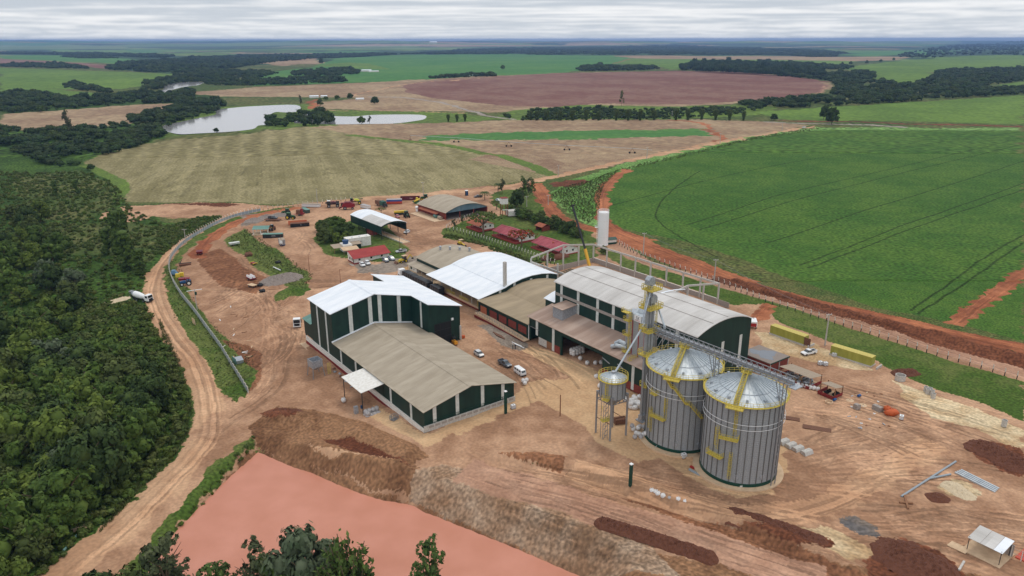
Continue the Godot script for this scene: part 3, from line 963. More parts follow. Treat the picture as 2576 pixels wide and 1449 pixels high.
func materials() -> void:
	M.mud_water = worn(3, rgb(192, 128, 104), rgb(202, 138, 116), 60.0, 0.3)
	M.mud_water.metallic_specular = 0.35
	M.lake_water = paint(rgb(150, 148, 150), 0.12, 0.0, 0.6)
	M.green_wall = ribbed(31, rgb(16, 46, 40), rgb(22, 56, 48), 0.5, false, 0.3, 2.0)
	M.green_roof = ribbed(32, rgb(90, 130, 122), rgb(112, 148, 138), 0.6, true, 0.4)
	M.beige_roof = ribbed(33, rgb(156, 144, 126), rgb(178, 166, 148), 0.75, true, 0.5, 3.0)
	M.white_roof = ribbed(34, rgb(224, 230, 238), rgb(240, 243, 248), 0.45, true, 0.5, 2.0)
	M.grey_roof = ribbed(35, rgb(178, 174, 170), rgb(208, 205, 202), 0.6, true, 0.9, 3.0)
	M.brown_roof = ribbed(36, rgb(150, 134, 110), rgb(168, 150, 124), 0.8, true, 0.5, 2.0)
	M.pink_roof = ribbed(37, rgb(150, 126, 112), rgb(186, 164, 150), 0.75, true, 0.9, 3.0)
	M.pale_strip = worn(41, rgb(196, 200, 196), rgb(214, 216, 212), 8.0, 0.6)
	M.white_wall = worn(42, rgb(214, 210, 202), rgb(232, 230, 226), 6.0, 0.8)
	M.red_band = worn(43, rgb(122, 40, 38), rgb(140, 54, 48), 5.0, 0.8)
	M.brick_red = worn(44, rgb(118, 54, 46), rgb(140, 70, 58), 3.0, 0.85)
	M.orange_brick = worn(45, rgb(168, 92, 66), rgb(184, 108, 78), 3.0, 0.85)
	M.concrete = worn(46, rgb(176, 172, 166), rgb(200, 196, 190), 4.0, 0.85)
	M.block = worn(47, rgb(146, 138, 132), rgb(170, 160, 152), 3.0, 0.9)
	M.slab = worn(48, rgb(196, 168, 138), rgb(212, 184, 152), 9.0, 0.9)
	M.dark = paint(rgb(30, 32, 32), 0.8)
	M.black_steel = paint(rgb(44, 46, 48), 0.6)
	M.yellow = worn(49, rgb(190, 170, 72), rgb(212, 192, 92), 3.0, 0.55)
	M.galv = worn(50, rgb(142, 145, 148), rgb(166, 169, 172), 2.5, 0.5, 0.03, Vector2.ONE, 0.1)
	M.galv_roof = worn(51, rgb(168, 178, 186), rgb(202, 208, 212), 7.0, 0.4, 0.03, Vector2.ONE, 0.3)
	M.stiff = paint(rgb(104, 102, 99), 0.6, 0.1)
	M.steel = paint(rgb(150, 152, 156), 0.45, 0.5)
	M.zinc = worn(52, rgb(150, 156, 164), rgb(186, 190, 196), 3.0, 0.4, 0.02, Vector2.ONE, 0.4)
	M.ring_green = paint(rgb(14, 62, 50), 0.5)
	M.red_paint = paint(rgb(160, 36, 34), 0.5)
	M.white_paint = paint(rgb(236, 237, 238), 0.4)
	M.tile_roof = ribbed(38, rgb(148, 64, 74), rgb(172, 88, 96), 0.7, true, 0.25, 4.0)
	M.office_roof = ribbed(39, rgb(150, 52, 50), rgb(168, 68, 64), 0.7, true, 0.3, 4.0)
	M.clay_roof = ribbed(40, rgb(136, 74, 54), rgb(166, 96, 68), 0.8, true, 0.25, 4.0)
	M.blue_metal = ribbed(53, rgb(84, 110, 124), rgb(104, 128, 140), 0.55, false, 0.4)
	M.glass = glassy(rgb(30, 40, 46))
	M.glass_green = glassy(rgb(24, 60, 52))
	M.rubber = paint(rgb(34, 33, 33), 0.85)
	M.bag = worn(54, rgb(206, 204, 204), rgb(236, 234, 232), 0.9, 0.8, 0.04)
	M.bag_grey = worn(55, rgb(150, 148, 150), rgb(196, 192, 192), 0.9, 0.8, 0.04)
	M.orange_tarp = worn(56, rgb(186, 84, 44), rgb(206, 104, 58), 1.2, 0.65, 0.04)
	M.black_tarp = worn(57, rgb(30, 31, 34), rgb(58, 60, 64), 1.6, 0.45, 0.03)
	M.wood = worn(58, rgb(120, 84, 62), rgb(158, 116, 84), 1.5, 0.85, 0.03, Vector2(1, 6))
	M.rust = worn(59, rgb(96, 66, 52), rgb(128, 90, 70), 2.0, 0.85)
	M.container = ribbed(60, rgb(150, 150, 64), rgb(168, 166, 80), 0.6, false, 0.3, 5.0)
	M.container_top = worn(61, rgb(186, 172, 92), rgb(206, 190, 108), 4.0, 0.7)
	M.gravel_grey = worn(62, rgb(122, 112, 106), rgb(160, 148, 140), 2.0, 0.95, 0.08)
	M.soil = worn(63, rgb(78, 46, 36), rgb(124, 80, 60), 1.6, 0.97, 0.09)
	M.sand = worn(64, rgb(192, 174, 146), rgb(216, 198, 168), 2.5, 0.95, 0.06)
	M.bark = worn(65, rgb(92, 78, 62), rgb(130, 112, 92), 1.2, 0.9, 0.05)
	M.thatch = worn(66, rgb(150, 134, 118), rgb(180, 164, 144), 2.0, 0.9, 0.05, Vector2(1, 5))
	M.pvc_blue = paint(rgb(36, 84, 140), 0.4)
	M.tank_blue = paint(rgb(40, 74, 116), 0.5)
	M.pipe_grey = paint(rgb(150, 160, 168), 0.45)
	M.red_floor = worn(67, rgb(146, 56, 50), rgb(160, 70, 60), 4.0, 0.8)
	M.post = worn(68, rgb(206, 200, 192), rgb(226, 222, 216), 1.5, 0.85)
	M.post_foot = paint(rgb(52, 46, 42), 0.9)
	M.pole = worn(69, rgb(166, 160, 154), rgb(190, 184, 178), 3.0, 0.85)
	M.rust_pole = paint(rgb(118, 66, 48), 0.8)

# ---------------------------------------------------------------- the plant's halls
# inside a hall's own frame: x runs along a, z runs against b
func strips_on(parent: Node, list: Array, called := "light_strip") -> void:   # [x0, y0, z0, x1, y1, z1]
	for s in list:
		part(parent, called, mb().box(s[0], s[1], s[2], s[3], s[4], s[5]), M.pale_strip)

func arch(x0: float, x1: float, y0: float, rise: float, n := 14) -> Array:
	var out := []
	for k in n + 1:
		var t := float(k) / n
		out.append([lerpf(x0, x1, t), y0 + rise * (1.0 - pow(2.0 * t - 1.0, 2.0))])
	return out

func arch_wall(x0: float, x1: float, base: float, y0: float, rise: float) -> Array:
	var poly := [Vector2(x0, base)]
	for p in arch(x0, x1, y0, rise): poly.append(Vector2(p[0], p[1] - 0.1))
	poly.append(Vector2(x1, base))
	return poly

func buildings() -> void:
	packing_shed()
	tall_hall()
	white_arch_hall()
	brown_arch_hall()
	beige_arch_hall()
	big_arch_hall()
	concrete_frame()
	flat_annex()

func packing_shed() -> void:
	var t := plant("packing_shed", "long shed with beige gable roof and dark green walls, pale strips on its gable", "shed", 0, 0)
	part(t, "wall", mb().prism([Vector2(0, -0.3), Vector2(27.1, -0.3), Vector2(27.1, 4.6), Vector2(13.55, 7.6), Vector2(0, 4.6)], -53.6, 0), M.green_wall)
	part(t, "roof_slope", mb().sheet([[-0.55, 4.72], [13.5, 7.88]], -53.4, 0.6), M.beige_roof)
	part(t, "roof_slope", mb().sheet([[13.6, 7.88], [26.4, 5.0]], -53.4, 0.6), M.beige_roof)
	part(t, "roof_slope", mb().sheet([[26.42, 4.99], [27.65, 4.72]], -43.0, 0.6), M.beige_roof)
	part(t, "ridge_cap", mb().sheet([[12.9, 7.84], [13.55, 8.0], [14.2, 7.84]], -53.4, 0.65, 0.06), M.beige_roof)
	part(t, "flashing", mb().beam(Vector3(-0.6, 5.0, -53.35), Vector3(13.55, 8.16, -53.35), 0.3, 0.35), M.white_roof)
	part(t, "flashing", mb().beam(Vector3(13.55, 8.16, -53.35), Vector3(26.4, 5.3, -53.35), 0.3, 0.35), M.white_roof)
	for x in [2.4, 9.0, 16.6, 23.0]:
		var top: float = 4.5 + 3.0 * (1.0 - absf(x + 0.5 - 13.55) / 13.55)
		strips_on(t, [[x, 0.95, 0.0, x + 1.0, top, 0.05]])
	for b in [6.1, 17.0, 38.0, 48.0]: strips_on(t, [[-0.05, -0.1, -b - 1.0, 0.0, 4.55, -b]])
	part(t, "plinth", mb().box(-0.28, -1.7, -53.6, -0.02, -0.1, 0.05), M.white_wall)
	part(t, "plinth_band", mb().box(-0.31, -3.3, -53.6, -0.02, -1.7, 0.05), M.red_band)
	part(t, "footing", mb().box(-0.3, -0.9, 0.06, 27.2, 0.75, 0.4), M.concrete)
	for k in 14: part(t, "panel", mb().box(0.9 + k * 1.87, 0.0, 0.4, 2.3 + k * 1.87, 0.6, 0.47), M.block)
	part(t, "handrail", mb().rails([Vector3(0, 0.75, 0.25), Vector3(27.1, 0.75, 0.25)], 0.9, 0.07, 1.9), M.ring_green)
	part(t, "doorway", mb().box(-0.06, -2.9, -31.5, 0.02, 3.2, -21.5), M.green_wall)
	var c := part(t, "canopy", mb().sheet([[-7.0, 3.5], [-0.3, 4.3]], -32.6, -20.4, 0.1), M.white_wall)
	for z in [-32.2, -20.8]: part(c, "post", mb().beam(Vector3(-6.6, -3.1, z), Vector3(-6.6, 3.5, z), 0.16), M.black_steel)
	part(t, "drain_pipe", mb().tube(Vector3(27.3, -0.2, -0.4), Vector3(27.3, 4.6, -0.4), 0.08), M.white_paint)

func tall_hall() -> void:
	var t := plant("tall_hall", "tall green hall with bright white stepped roof beside the beige-roofed shed", "hall", 0, 43.2)
	part(t, "wall", mb().prism([Vector2(0, -0.1), Vector2(26.9, -0.1), Vector2(26.9, 13.9), Vector2(13.8, 17.05), Vector2(0, 13.9)], -26.8, -10.35), M.green_wall)
	part(t, "wing_wall", mb().prism([Vector2(26.8, -0.1), Vector2(38.0, -0.1), Vector2(38.0, 11.2), Vector2(26.8, 13.9)], -37.3, 0), M.green_wall)
	part(t, "roof_slope", mb().sheet([[-0.6, 14.0], [13.8, 17.3]], -27.4, -9.8, 0.2), M.white_roof)
	part(t, "roof_slope", mb().sheet([[13.82, 17.3], [26.2, 14.3]], -27.4, -9.8, 0.2), M.white_roof)
	part(t, "roof_slope", mb().sheet([[26.22, 14.29], [38.6, 11.3]], -37.9, 0.6, 0.2), M.white_roof)
	part(t, "ridge_cap", mb().sheet([[13.2, 17.26], [13.8, 17.42], [14.4, 17.26]], -27.4, -9.75, 0.05), M.white_roof)
	for x in [5.4, 11.9, 15.1, 21.6]:
		var top := 13.9 + 3.1 * (1.0 - absf(x + 0.6 - 13.8) / 13.8)
		strips_on(t, [[x, 4.5, -10.35, x + 1.2, top, -10.28]])
	for b in [57.8, 64.4]: strips_on(t, [[-0.06, -0.1, 42.6 - b, 0.0, 13.8, 43.2 - b + 0.4]])
	strips_on(t, [[26.73, 5.0, -5.2, 26.8, 13.6, -4.2]])
	part(t, "plinth", mb().box(-0.28, -1.7, -32.5, -0.02, -0.1, -10.4), M.white_wall)
	part(t, "plinth_band", mb().box(-0.31, -3.3, -32.5, -0.02, -1.7, -10.4), M.red_band)
	var d := part(t, "door", mb().box(28.6, -0.1, -0.02, 34.6, 7.0, 0.06), M.dark)
	for k in 4: part(d, "door_post", mb().box(28.6 + k * 1.95, -0.1, 0.06, 28.75 + k * 1.95, 7.0, 0.14), M.black_steel)
	for y in [2.3, 4.7, 6.9]: part(d, "door_rail", mb().box(28.75, y, 0.06, 34.45, y + 0.12, 0.13), M.black_steel)
	part(t, "floodlight", mb().box(34.7, 7.1, 0.0, 35.4, 7.8, 0.35), M.white_paint)
	part(t, "corner_post", mb().box(37.6, -0.1, 0.0, 38.1, 4.6, 0.5), M.concrete)
	var an := part(t, "annex", mb().box(0, 0.2, -33.6, 7.0, 5.3, -26.82), M.green_wall)
	part(an, "annex_roof", mb().sheet([[-0.5, 5.45], [7.4, 7.6]], -33.9, -26.85, 0.12), M.green_roof)
	for z in [-27.2, -33.2]: part(an, "post", mb().beam(Vector3(0.2, -3.0, z), Vector3(0.2, 0.2, z), 0.3), M.black_steel)
	part(t, "loading_slab", mb().box(-2.2, -3.1, -33.5, -0.3, -2.8, -26), M.slab)

func white_arch_hall() -> void:
	var t := plant("white_arch_hall", "wide hall with pale curved white roof, lean-to dock and tall square flue", "hall", 55.7, 59)
	var prof := [[11.3, 7.5], [14.3, 8.4], [18.3, 9.25], [22.8, 9.65], [27.3, 9.5], [31.3, 8.9], [34.9, 7.9]]
	var poly := [Vector2(6, 0)]
	poly.append(Vector2(6.2, 6.3))
	for p in prof: poly.append(Vector2(p[0], p[1] - 0.2))
	poly.append(Vector2(34.9, 0))
	part(t, "wall", mb().prism(poly, -35, 0), M.green_wall)
	part(t, "arched_roof", mb().sheet(prof, -35.4, 0.5, 0.2), M.white_roof)
	part(t, "rear_roof", mb().sheet([[34.92, 7.88], [38.8, 6.2], [43.0, 4.2]], -35.4, -16, 0.2), M.white_roof)
	part(t, "rear_wall", mb().box(35.0, 0, -35, 42.6, 4.1, -16.3), M.green_wall)
	part(t, "lean_to_roof", mb().sheet([[-0.4, 5.3], [11.35, 7.35]], -35.4, 0.5, 0.16), M.white_roof)
	part(t, "lean_to_gable", mb().prism([Vector2(0.2, 4.4), Vector2(6.0, 4.4), Vector2(6.0, 6.25), Vector2(0.2, 5.2)], -0.2, 0), M.green_wall)
	part(t, "dock", mb().box(1.4, 0, -56, 6.0, 1.15, 0), M.slab)
	part(t, "dock_band", mb().box(1.3, 0, -56, 1.4, 0.45, 0), M.red_band)
	part(t, "back_wall", mb().box(5.7, 1.15, -35, 5.98, 6.0, -0.3), M.green_wall)
	for k in 6: part(t, "post", mb().box(1.7, 1.15, -34.6 + k * 6.8, 2.0, 5.4, -34.3 + k * 6.8), M.concrete)
	for k in 3: part(t, "dock_rail", mb().rails([Vector3(1.6, 1.15, -33 + k * 9), Vector3(1.6, 1.15, -27 + k * 9)], 1.1, 0.09, 0.5), M.yellow)
	part(t, "dock_rail", mb().rails([Vector3(1.6, 1.15, -3.4), Vector3(1.6, 1.15, -0.3)], 1.9, 0.09, 0.5), M.yellow)
	for x in [8.5, 14.8, 22.3, 29.8]:
		strips_on(t, [[x, 3.0, 0.0, x + 1.0, 6.3 + (0.5 if x < 10 else 2.0), 0.06]])
	part(t, "flue", mb().box(11.2, 7.0, -1.3, 12.2, 16.3, -0.3), M.concrete)

func brown_arch_hall() -> void:
	var t := plant("brown_arch_hall", "hall with dusty brown curved roof above red brick bays and a ramp", "hall", 55.0, 30.2)
	var prof := [[12.2, 5.75], [14.0, 6.6], [16.5, 7.3], [19.5, 7.8], [23.0, 8.0], [26.5, 7.85], [30.0, 7.3], [34.5, 6.1]]
	var poly := [Vector2(0.2, 0), Vector2(0.2, 4.9)]
	for p in prof: poly.append(Vector2(p[0], p[1] - 0.2))
	poly.append(Vector2(34.0, 0))
	part(t, "wall", mb().prism(poly, -28.4, 0), M.green_wall)
	part(t, "arched_roof", mb().sheet(prof, -28.5, 0.3, 0.18), M.brown_roof)
	part(t, "lean_to_roof", mb().sheet([[-0.3, 5.1], [12.25, 5.72]], -28.6, 0.3, 0.14), M.brown_roof)
	for k in 5:
		var z := -26.9 + k * 5.4
		part(t, "brick_bay", mb().box(0.1, 1.2, z, 0.2, 3.6, z + (4.2 if k else 3.6)), M.brick_red if k else M.orange_brick)
	for k in 5: part(t, "bay_post", mb().box(0.08, 0.0, -27.2 + k * 5.4, 0.22, 3.6, -26.9 + k * 5.4), M.dark)
	part(t, "ramp", mb().prism([Vector2(0, -0.2), Vector2(28, -0.2), Vector2(28, 1.25), Vector2(19, 1.2), Vector2(0, 0.05)], 0, 2.2), M.slab)
	var r: Node3D = t.get_child(t.get_child_count() - 1)
	r.transform = Transform3D(Basis(Vector3(0, 0, -1), Vector3.UP, Vector3(-1, 0, 0)), Vector3(0.05, 0, 0.6))
	part(t, "ramp_band", mb().prism([Vector2(0, -0.2), Vector2(28, -0.2), Vector2(28, 0.6), Vector2(19, 0.55), Vector2(0, -0.1)], 0, 0.08), M.red_band)
	t.get_child(t.get_child_count() - 1).transform = Transform3D(Basis(Vector3(0, 0, -1), Vector3.UP, Vector3(-1, 0, 0)), Vector3(-2.16, 0, 0.6))
	part(t, "handrail", mb().rails([Vector3(-2.0, 0.1, 0), Vector3(-2.0, 1.2, -18.4), Vector3(-2.0, 1.25, -27.2)], 1.0, 0.07, 1.4), M.steel)
	part(t, "drain_pipe", mb().tube(Vector3(-0.1, 0.2, 0.5), Vector3(-0.1, 4.9, 0.5), 0.1), M.white_paint)
	part(t, "link_block", mb().prism([Vector2(11, 0), Vector2(20.5, 0), Vector2(20.5, 12.2), Vector2(11, 10.1)], -5.0, 0), M.green_wall)
	part(t, "link_roof", mb().sheet([[10.5, 10.15], [14.0, 11.4], [20.5, 12.6]], -5.4, 0.1, 0.15), M.white_roof)

func beige_arch_hall() -> void:
	var t := plant("beige_arch_hall", "hall with beige curved roof, four roof vents and a porch with a white gable", "hall", 63.8, 94.6)
	var prof := [[-0.3, 5.4], [2.5, 6.5], [6.0, 7.5], [10.0, 8.2], [14.0, 8.35], [18.0, 7.9], [22.0, 6.8], [26.0, 5.1], [30, 3.0]]
	var poly := [Vector2(0, 0)]
	for p in prof: poly.append(Vector2(maxf(p[0], 0.0), p[1] - 0.2))
	poly.append(Vector2(29.6, 0))
	part(t, "wall", mb().prism(poly, -22, 0), M.green_wall)
	part(t, "arched_roof", mb().sheet(prof, -22.5, 0, 0.18), M.beige_roof)
	for k in 4:
		var v := part(t, "roof_vent", mb().tube(Vector3(9.0 + k * 2.8, 7.8, -18.0 + k * 3.0), Vector3(9.0 + k * 2.8, 9.3, -18.0 + k * 3.0), 0.42), M.zinc)
		part(v, "vent_cap", mb().lathe(Vector3(9.0 + k * 2.8, 9.3, -18.0 + k * 3.0), [[0.62, 0.0], [0.6, 0.25], [0.0, 0.5]], 12), M.zinc)
	part(t, "porch_roof", mb().sheet([[-4.6, 3.4], [-0.1, 4.0]], -22.6, -2, 0.14), M.beige_roof)
	part(t, "porch_wall", mb().box(-3.8, 0, -22.3, -0.1, 3.4, -15.6), M.white_wall)
	part(t, "window", mb().box(-3.86, 1.6, -20.6, -3.8, 2.6, -19.2), M.glass_green)
	part(t, "window", mb().box(-3.86, 1.7, -18.0, -3.8, 2.3, -17.5), M.glass_green)
	for k in 4: part(t, "post", mb().box(-4.2, 0, -14.8 + k * 3.8, -4.0, 3.4, -14.6 + k * 3.8), M.concrete)
	part(t, "terrace", mb().box(-7.3, -0.4, -21.5, -3.8, 1.1, -1.0), M.slab)
	part(t, "terrace_band", mb().box(-7.4, -0.4, -21.6, -7.3, 0.4, -1.0), M.red_band)
	part(t, "terrace_rail", mb().rails([Vector3(-3.9, 1.1, -21.4), Vector3(-7.2, 1.1, -21.4), Vector3(-7.2, 1.1, -1.2)], 1.1, 0.08, 0.9), M.yellow)

func big_arch_hall() -> void:
	var t := plant("big_arch_hall", "biggest hall with grey barrel roof and plain dark green end wall behind the silos", "hall", 65.0, -27.9)
	part(t, "wall", mb().prism(arch_wall(0, 22.6, 0, 17.5, 2.5), -57, 0), M.green_wall)
	var prof := arch(-0.4, 23.0, 17.55, 2.6)
	for k in 3:
		part(t, "arched_roof", mb().sheet(prof, -57.5 + k * 19.35, -57.5 + k * 19.35 + 19.33, 0.2), M.grey_roof)
	part(t, "roof_joint", mb().sheet(arch(6.0, 23.0, 19.2, 0.98, 10), -24.5, -23.9, 0.05), M.white_roof)
	for x in [6.2, 12.2]: part(t, "roof_seam", mb().beam(Vector3(x, 17.62 + 2.6 * (1.0 - pow(2.0 * (x + 0.4) / 23.4 - 1.0, 2.0)), -57), Vector3(x, 17.62 + 2.6 * (1.0 - pow(2.0 * (x + 0.4) / 23.4 - 1.0, 2.0)), 0), 0.08), M.block)
	for b in [25.5, 17.6, 8.9, 2.2, -6.0, -14.0, -22.0]: strips_on(t, [[-0.06, 0.5, -27.9 - b - 1.1, 0.0, 17.2, -27.9 - b]])
	strips_on(t, [[10.4, 4.0, 0.0, 11.5, 13.4, 0.06], [18.0, 4.0, 0.0, 19.1, 13.6, 0.06]])
	part(t, "vent_band", mb().box(-0.1, 13.3, -56.5, 0.0, 14.2, -0.5), M.block)
	# the lower wing with the open bays
	var w := plant("open_bay_wing", "low wing with dusty pinkish roof and a wide open bay full of white sacks", "hall", 55.3, -24.0)
	part(w, "roof", mb().sheet([[-0.6, 7.85], [9.7, 9.85]], -54.6, 0.4, 0.16), M.pink_roof)
	part(w, "wall", mb().box(0, 4.6, -53.7, 0.22, 7.85, -49.2), M.green_wall)
	part(w, "wall", mb().box(0, 0, -54.0, 0.22, 7.85, -53.2), M.green_wall)
	part(w, "wall", mb().box(0, 2.4, -49.2, 0.22, 7.85, -38.0), M.green_wall)
	part(w, "shutter", mb().box(0.0, 0, -49.2, 0.2, 2.4, -45.2), M.concrete)
	part(w, "shutter", mb().box(0.0, 0, -45.2, 0.2, 2.4, -42.9), M.wood)
	part(w, "brick_panel", mb().box(0.0, 0, -42.9, 0.2, 2.4, -38.9), M.brick_red)
	part(w, "pillar", mb().box(-0.1, 0, -38.7, 0.4, 6.4, -38.0), M.green_wall)
	part(w, "header", mb().box(0, 6.3, -38.0, 0.22, 7.85, -20.4), M.green_wall)
	part(w, "wall", mb().box(0, 2.4, -20.4, 0.22, 7.85, 0), M.green_wall)
	part(w, "brick_panel", mb().box(0.0, 0, -20.4, 0.2, 2.4, 0), M.brick_red)
	part(w, "end_wall", mb().prism([Vector2(0.2, 0), Vector2(9.7, 0), Vector2(9.7, 9.6), Vector2(0.2, 7.7)], -54.0, -53.75), M.green_wall)
	part(w, "end_wall", mb().prism([Vector2(0.2, 0), Vector2(9.7, 0), Vector2(9.7, 9.6), Vector2(0.2, 7.7)], -0.25, 0), M.green_wall)
	for s in [[-50.6, -49.5, 2.6], [-42.6, -41.5, 0.1], [-9.0, -8.0, 0.4]]: strips_on(w, [[-0.06, s[2], s[0], 0.0, 7.7, s[1]]])
	part(w, "door_rail", mb().box(-0.12, 4.55, -53.4, -0.01, 4.7, -49.0), M.steel)
	part(w, "cable_tray", mb().beam(Vector3(-0.7, 6.0, -19.8), Vector3(-0.7, 5.2, -16.8), 0.25, 0.15), M.zinc)
	part(w, "cable_tray", mb().beam(Vector3(-0.7, 6.2, -13.8), Vector3(-0.7, 5.6, -11.6), 0.25, 0.15), M.zinc)
	var h := plant("roof_house", "windowless grey box with mono-pitch dusty roof standing on the wing's roof", "roof house", 59.4, 18.8, 8.2)
	part(h, "wall", mb().box(0, 0, -4.6, 8.3, 4.2, 0), M.zinc)
	for k in 9: part(h, "seam", mb().box(0.9 * k + 0.3, 0, 0.0, 0.9 * k + 0.4, 4.1, 0.05), M.zinc)
	for k in 5: part(h, "seam", mb().box(-0.05, 0, -4.4 + k * 0.95, 0.0, 4.1, -4.3 + k * 0.95), M.zinc)
	part(h, "roof", mb().sheet([[-0.5, 4.2], [8.8, 4.9]], -5.0, 0.5, 0.12), M.pink_roof)
	part(h, "pipe", mb().tube(Vector3(7.3, 4.8, -3.0), Vector3(7.3, 5.7, -3.0), 0.25), M.zinc)

func concrete_frame() -> void:
	var t := plant("unfinished_hall", "roofless unfinished hall of pale concrete posts and beams with a block wall", "hall", 95.6, 15.4)
	var right := 33.4
	var n := 9
	for k in n:
		var z := -k * 8.2
		part(t, "post", mb().box(right - 0.25, -0.5, z - 0.25, right + 0.25, 8.0, z + 0.25), M.concrete)
		if k < n - 1:
			part(t, "beam", mb().box(right - 0.2, 7.55, z - 7.95, right + 0.2, 8.2, z - 0.25), M.concrete)
			part(t, "wall_panel", mb().box(right - 0.1, -0.5, z - 7.93, right + 0.1, 2.2, z - 0.27), M.block)
			part(t, "coping", mb().box(right - 0.16, 2.2, z - 7.93, right + 0.16, 2.35, z - 0.27), M.post)
	part(t, "wall_panel", mb().box(right - 0.1, -0.5, 0.3, right + 0.1, 2.1, 5.0), M.block)
	for z in [0.0, -65.6]:
		for k in 4:
			var x := k * 8.35
			var y := 8.0 + 2.4 * (1.0 - absf(x - 16.7) / 16.7)
			part(t, "post", mb().box(x - 0.25, -0.3, z - 0.25, x + 0.25, y - 0.3, z + 0.25), M.concrete)
			var y2 := 8.0 + 2.4 * (1.0 - absf(x + 8.35 - 16.7) / 16.7)
			part(t, "rafter", mb().beam(Vector3(x, y, z), Vector3(x + 8.35, y2, z), 0.42, 0.6), M.concrete)
			if z < -1.0 and k > 0: part(t, "wall_panel", mb().box(x + 0.27, -0.3, z - 0.1, x + 8.05, 2.2, z + 0.1), M.block)
	for k in 4:
		var z := -65.6 + (k + 1) * 8.2
		part(t, "post", mb().box(-0.25, -0.3, z - 0.25, 0.25, 9.6 if k == 1 else 6.4, z + 0.25), M.concrete)
		part(t, "beam", mb().box(-0.2, 6.0, z - 7.95, 0.2, 6.6, z - 0.27), M.concrete)
	# steel truss waiting on the ground inside
	var s := plant("roof_truss", "green steel roof truss lying in front of the block wall", "truss", 101, 74, 0.3)
	for y in [0.0, 1.1]:
		for x in [0.0, 1.2]: part(s, "chord", mb().beam(Vector3(-9, y, x), Vector3(12, y, x), 0.22), M.ring_green)
	for k in 14: part(s, "brace", mb().beam(Vector3(-9 + k * 1.5, 0, 1.2), Vector3(-7.5 + k * 1.5, 1.1, 0), 0.1), M.ring_green)
	s.rotation_degrees.y += 12
	single("soil_heap", "heap of red-brown earth behind the block wall near the lawn", "heap", mb().ball(Vector3.ZERO, Vector3(7, 1.8, 3), 18, 8, 0.16, 3), M.soil, at(1395, 650), 25)

func flat_annex() -> void:
	var t := plant("brick_annex", "low red brick annex with flat grey roof holding a puddle", "annex", 93.6, -31.4)
	part(t, "wall", mb().box(0, 0, -10, 8.6, 3.3, 0), M.brick_red)
	for x in [0.0, 4.2, 8.4]: part(t, "pilaster", mb().box(x - 0.05, 0, 0.0, x + 0.2, 3.3, 0.12), M.concrete)
	part(t, "roof_slab", mb().box(-0.2, 3.3, -10.2, 8.8, 3.55, 0.25), M.gravel_grey)
	part(t, "edge_trim", mb().box(-0.2, 3.2, 0.25, 8.8, 3.6, 0.32), M.ring_green)
	var pud := PackedVector2Array()
	for k in 22:
		var a := TAU * k / 22
		var r := 1.0 + 0.28 * sin(a * 3.0 + 1.0) + 0.15 * sin(a * 7.0)
		pud.append(Vector2(4.3 + cos(a) * 3.0 * r, -5.2 + sin(a) * 3.7 * r))
	var m := mb()
	for k in 22: m.tri(Vector3(4.3, 3.556, -5.2), Vector3(pud[k].x, 3.556, pud[k].y), Vector3(pud[(k + 1) % 22].x, 3.556, pud[(k + 1) % 22].y), Vector3.UP)
	part(t, "puddle", m, paint(rgb(120, 122, 128), 0.05, 0.0, 0.8))

# ---------------------------------------------------------------- silos, tower, conveyor
func cage_ladder(t: Node, x: float, z: float, out: Vector3, y0: float, y1: float) -> void:
	var side := Vector3(-out.z, 0, out.x) * 0.3
	var o := Vector3(x, 0, z)
	var m := mb()
	m.beam(o + side + Vector3(0, y0, 0), o + side + Vector3(0, y1, 0), 0.07).beam(o - side + Vector3(0, y0, 0), o - side + Vector3(0, y1, 0), 0.07)
	var k := y0
	while k < y1:
		m.beam(o + side + Vector3(0, k, 0), o - side + Vector3(0, k, 0), 0.04)
		k += 0.45
	var l := part(t, "ladder", m, M.yellow)
	var c := mb()
	k = y0 + 1.2
	while k < y1:
		var last := o - side * 1.2 + Vector3(0, k, 0)
		for s in 5:
			var a := PI * (s + 1) / 5.0
			var p := o - side * 1.2 * cos(a) + out * 0.75 * sin(a) + Vector3(0, k, 0)
			c.beam(last, p, 0.05)
			last = p
		k += 0.9
	for a in [0.35, 0.5, 0.65]:
		var e: Vector3 = o - side * 1.2 * cos(PI * a) + out * 0.75 * sin(PI * a)
		c.beam(e + Vector3(0, y0 + 1.2, 0), e + Vector3(0, y1, 0), 0.05)
	part(l, "cage", c, M.yellow)

func small_platform(t: Node, o: Vector3, out: Vector3, w: float, d: float) -> void:
	var side := Vector3(-out.z, 0, out.x)
	var q := [o - side * w * 0.5, o + side * w * 0.5, o + side * w * 0.5 + out * d, o - side * w * 0.5 + out * d]
	var m := mb()
	var h := []
	for p in q: h.append(p - Vector3(0, 0.18, 0))
	for p in q: h.append(p)
	m.hexa(h)
	var f := part(t, "platform", m, M.yellow)
	part(f, "railing", mb().rails([q[0], q[3], q[2], q[1]], 1.05, 0.06, 0.6), M.yellow)

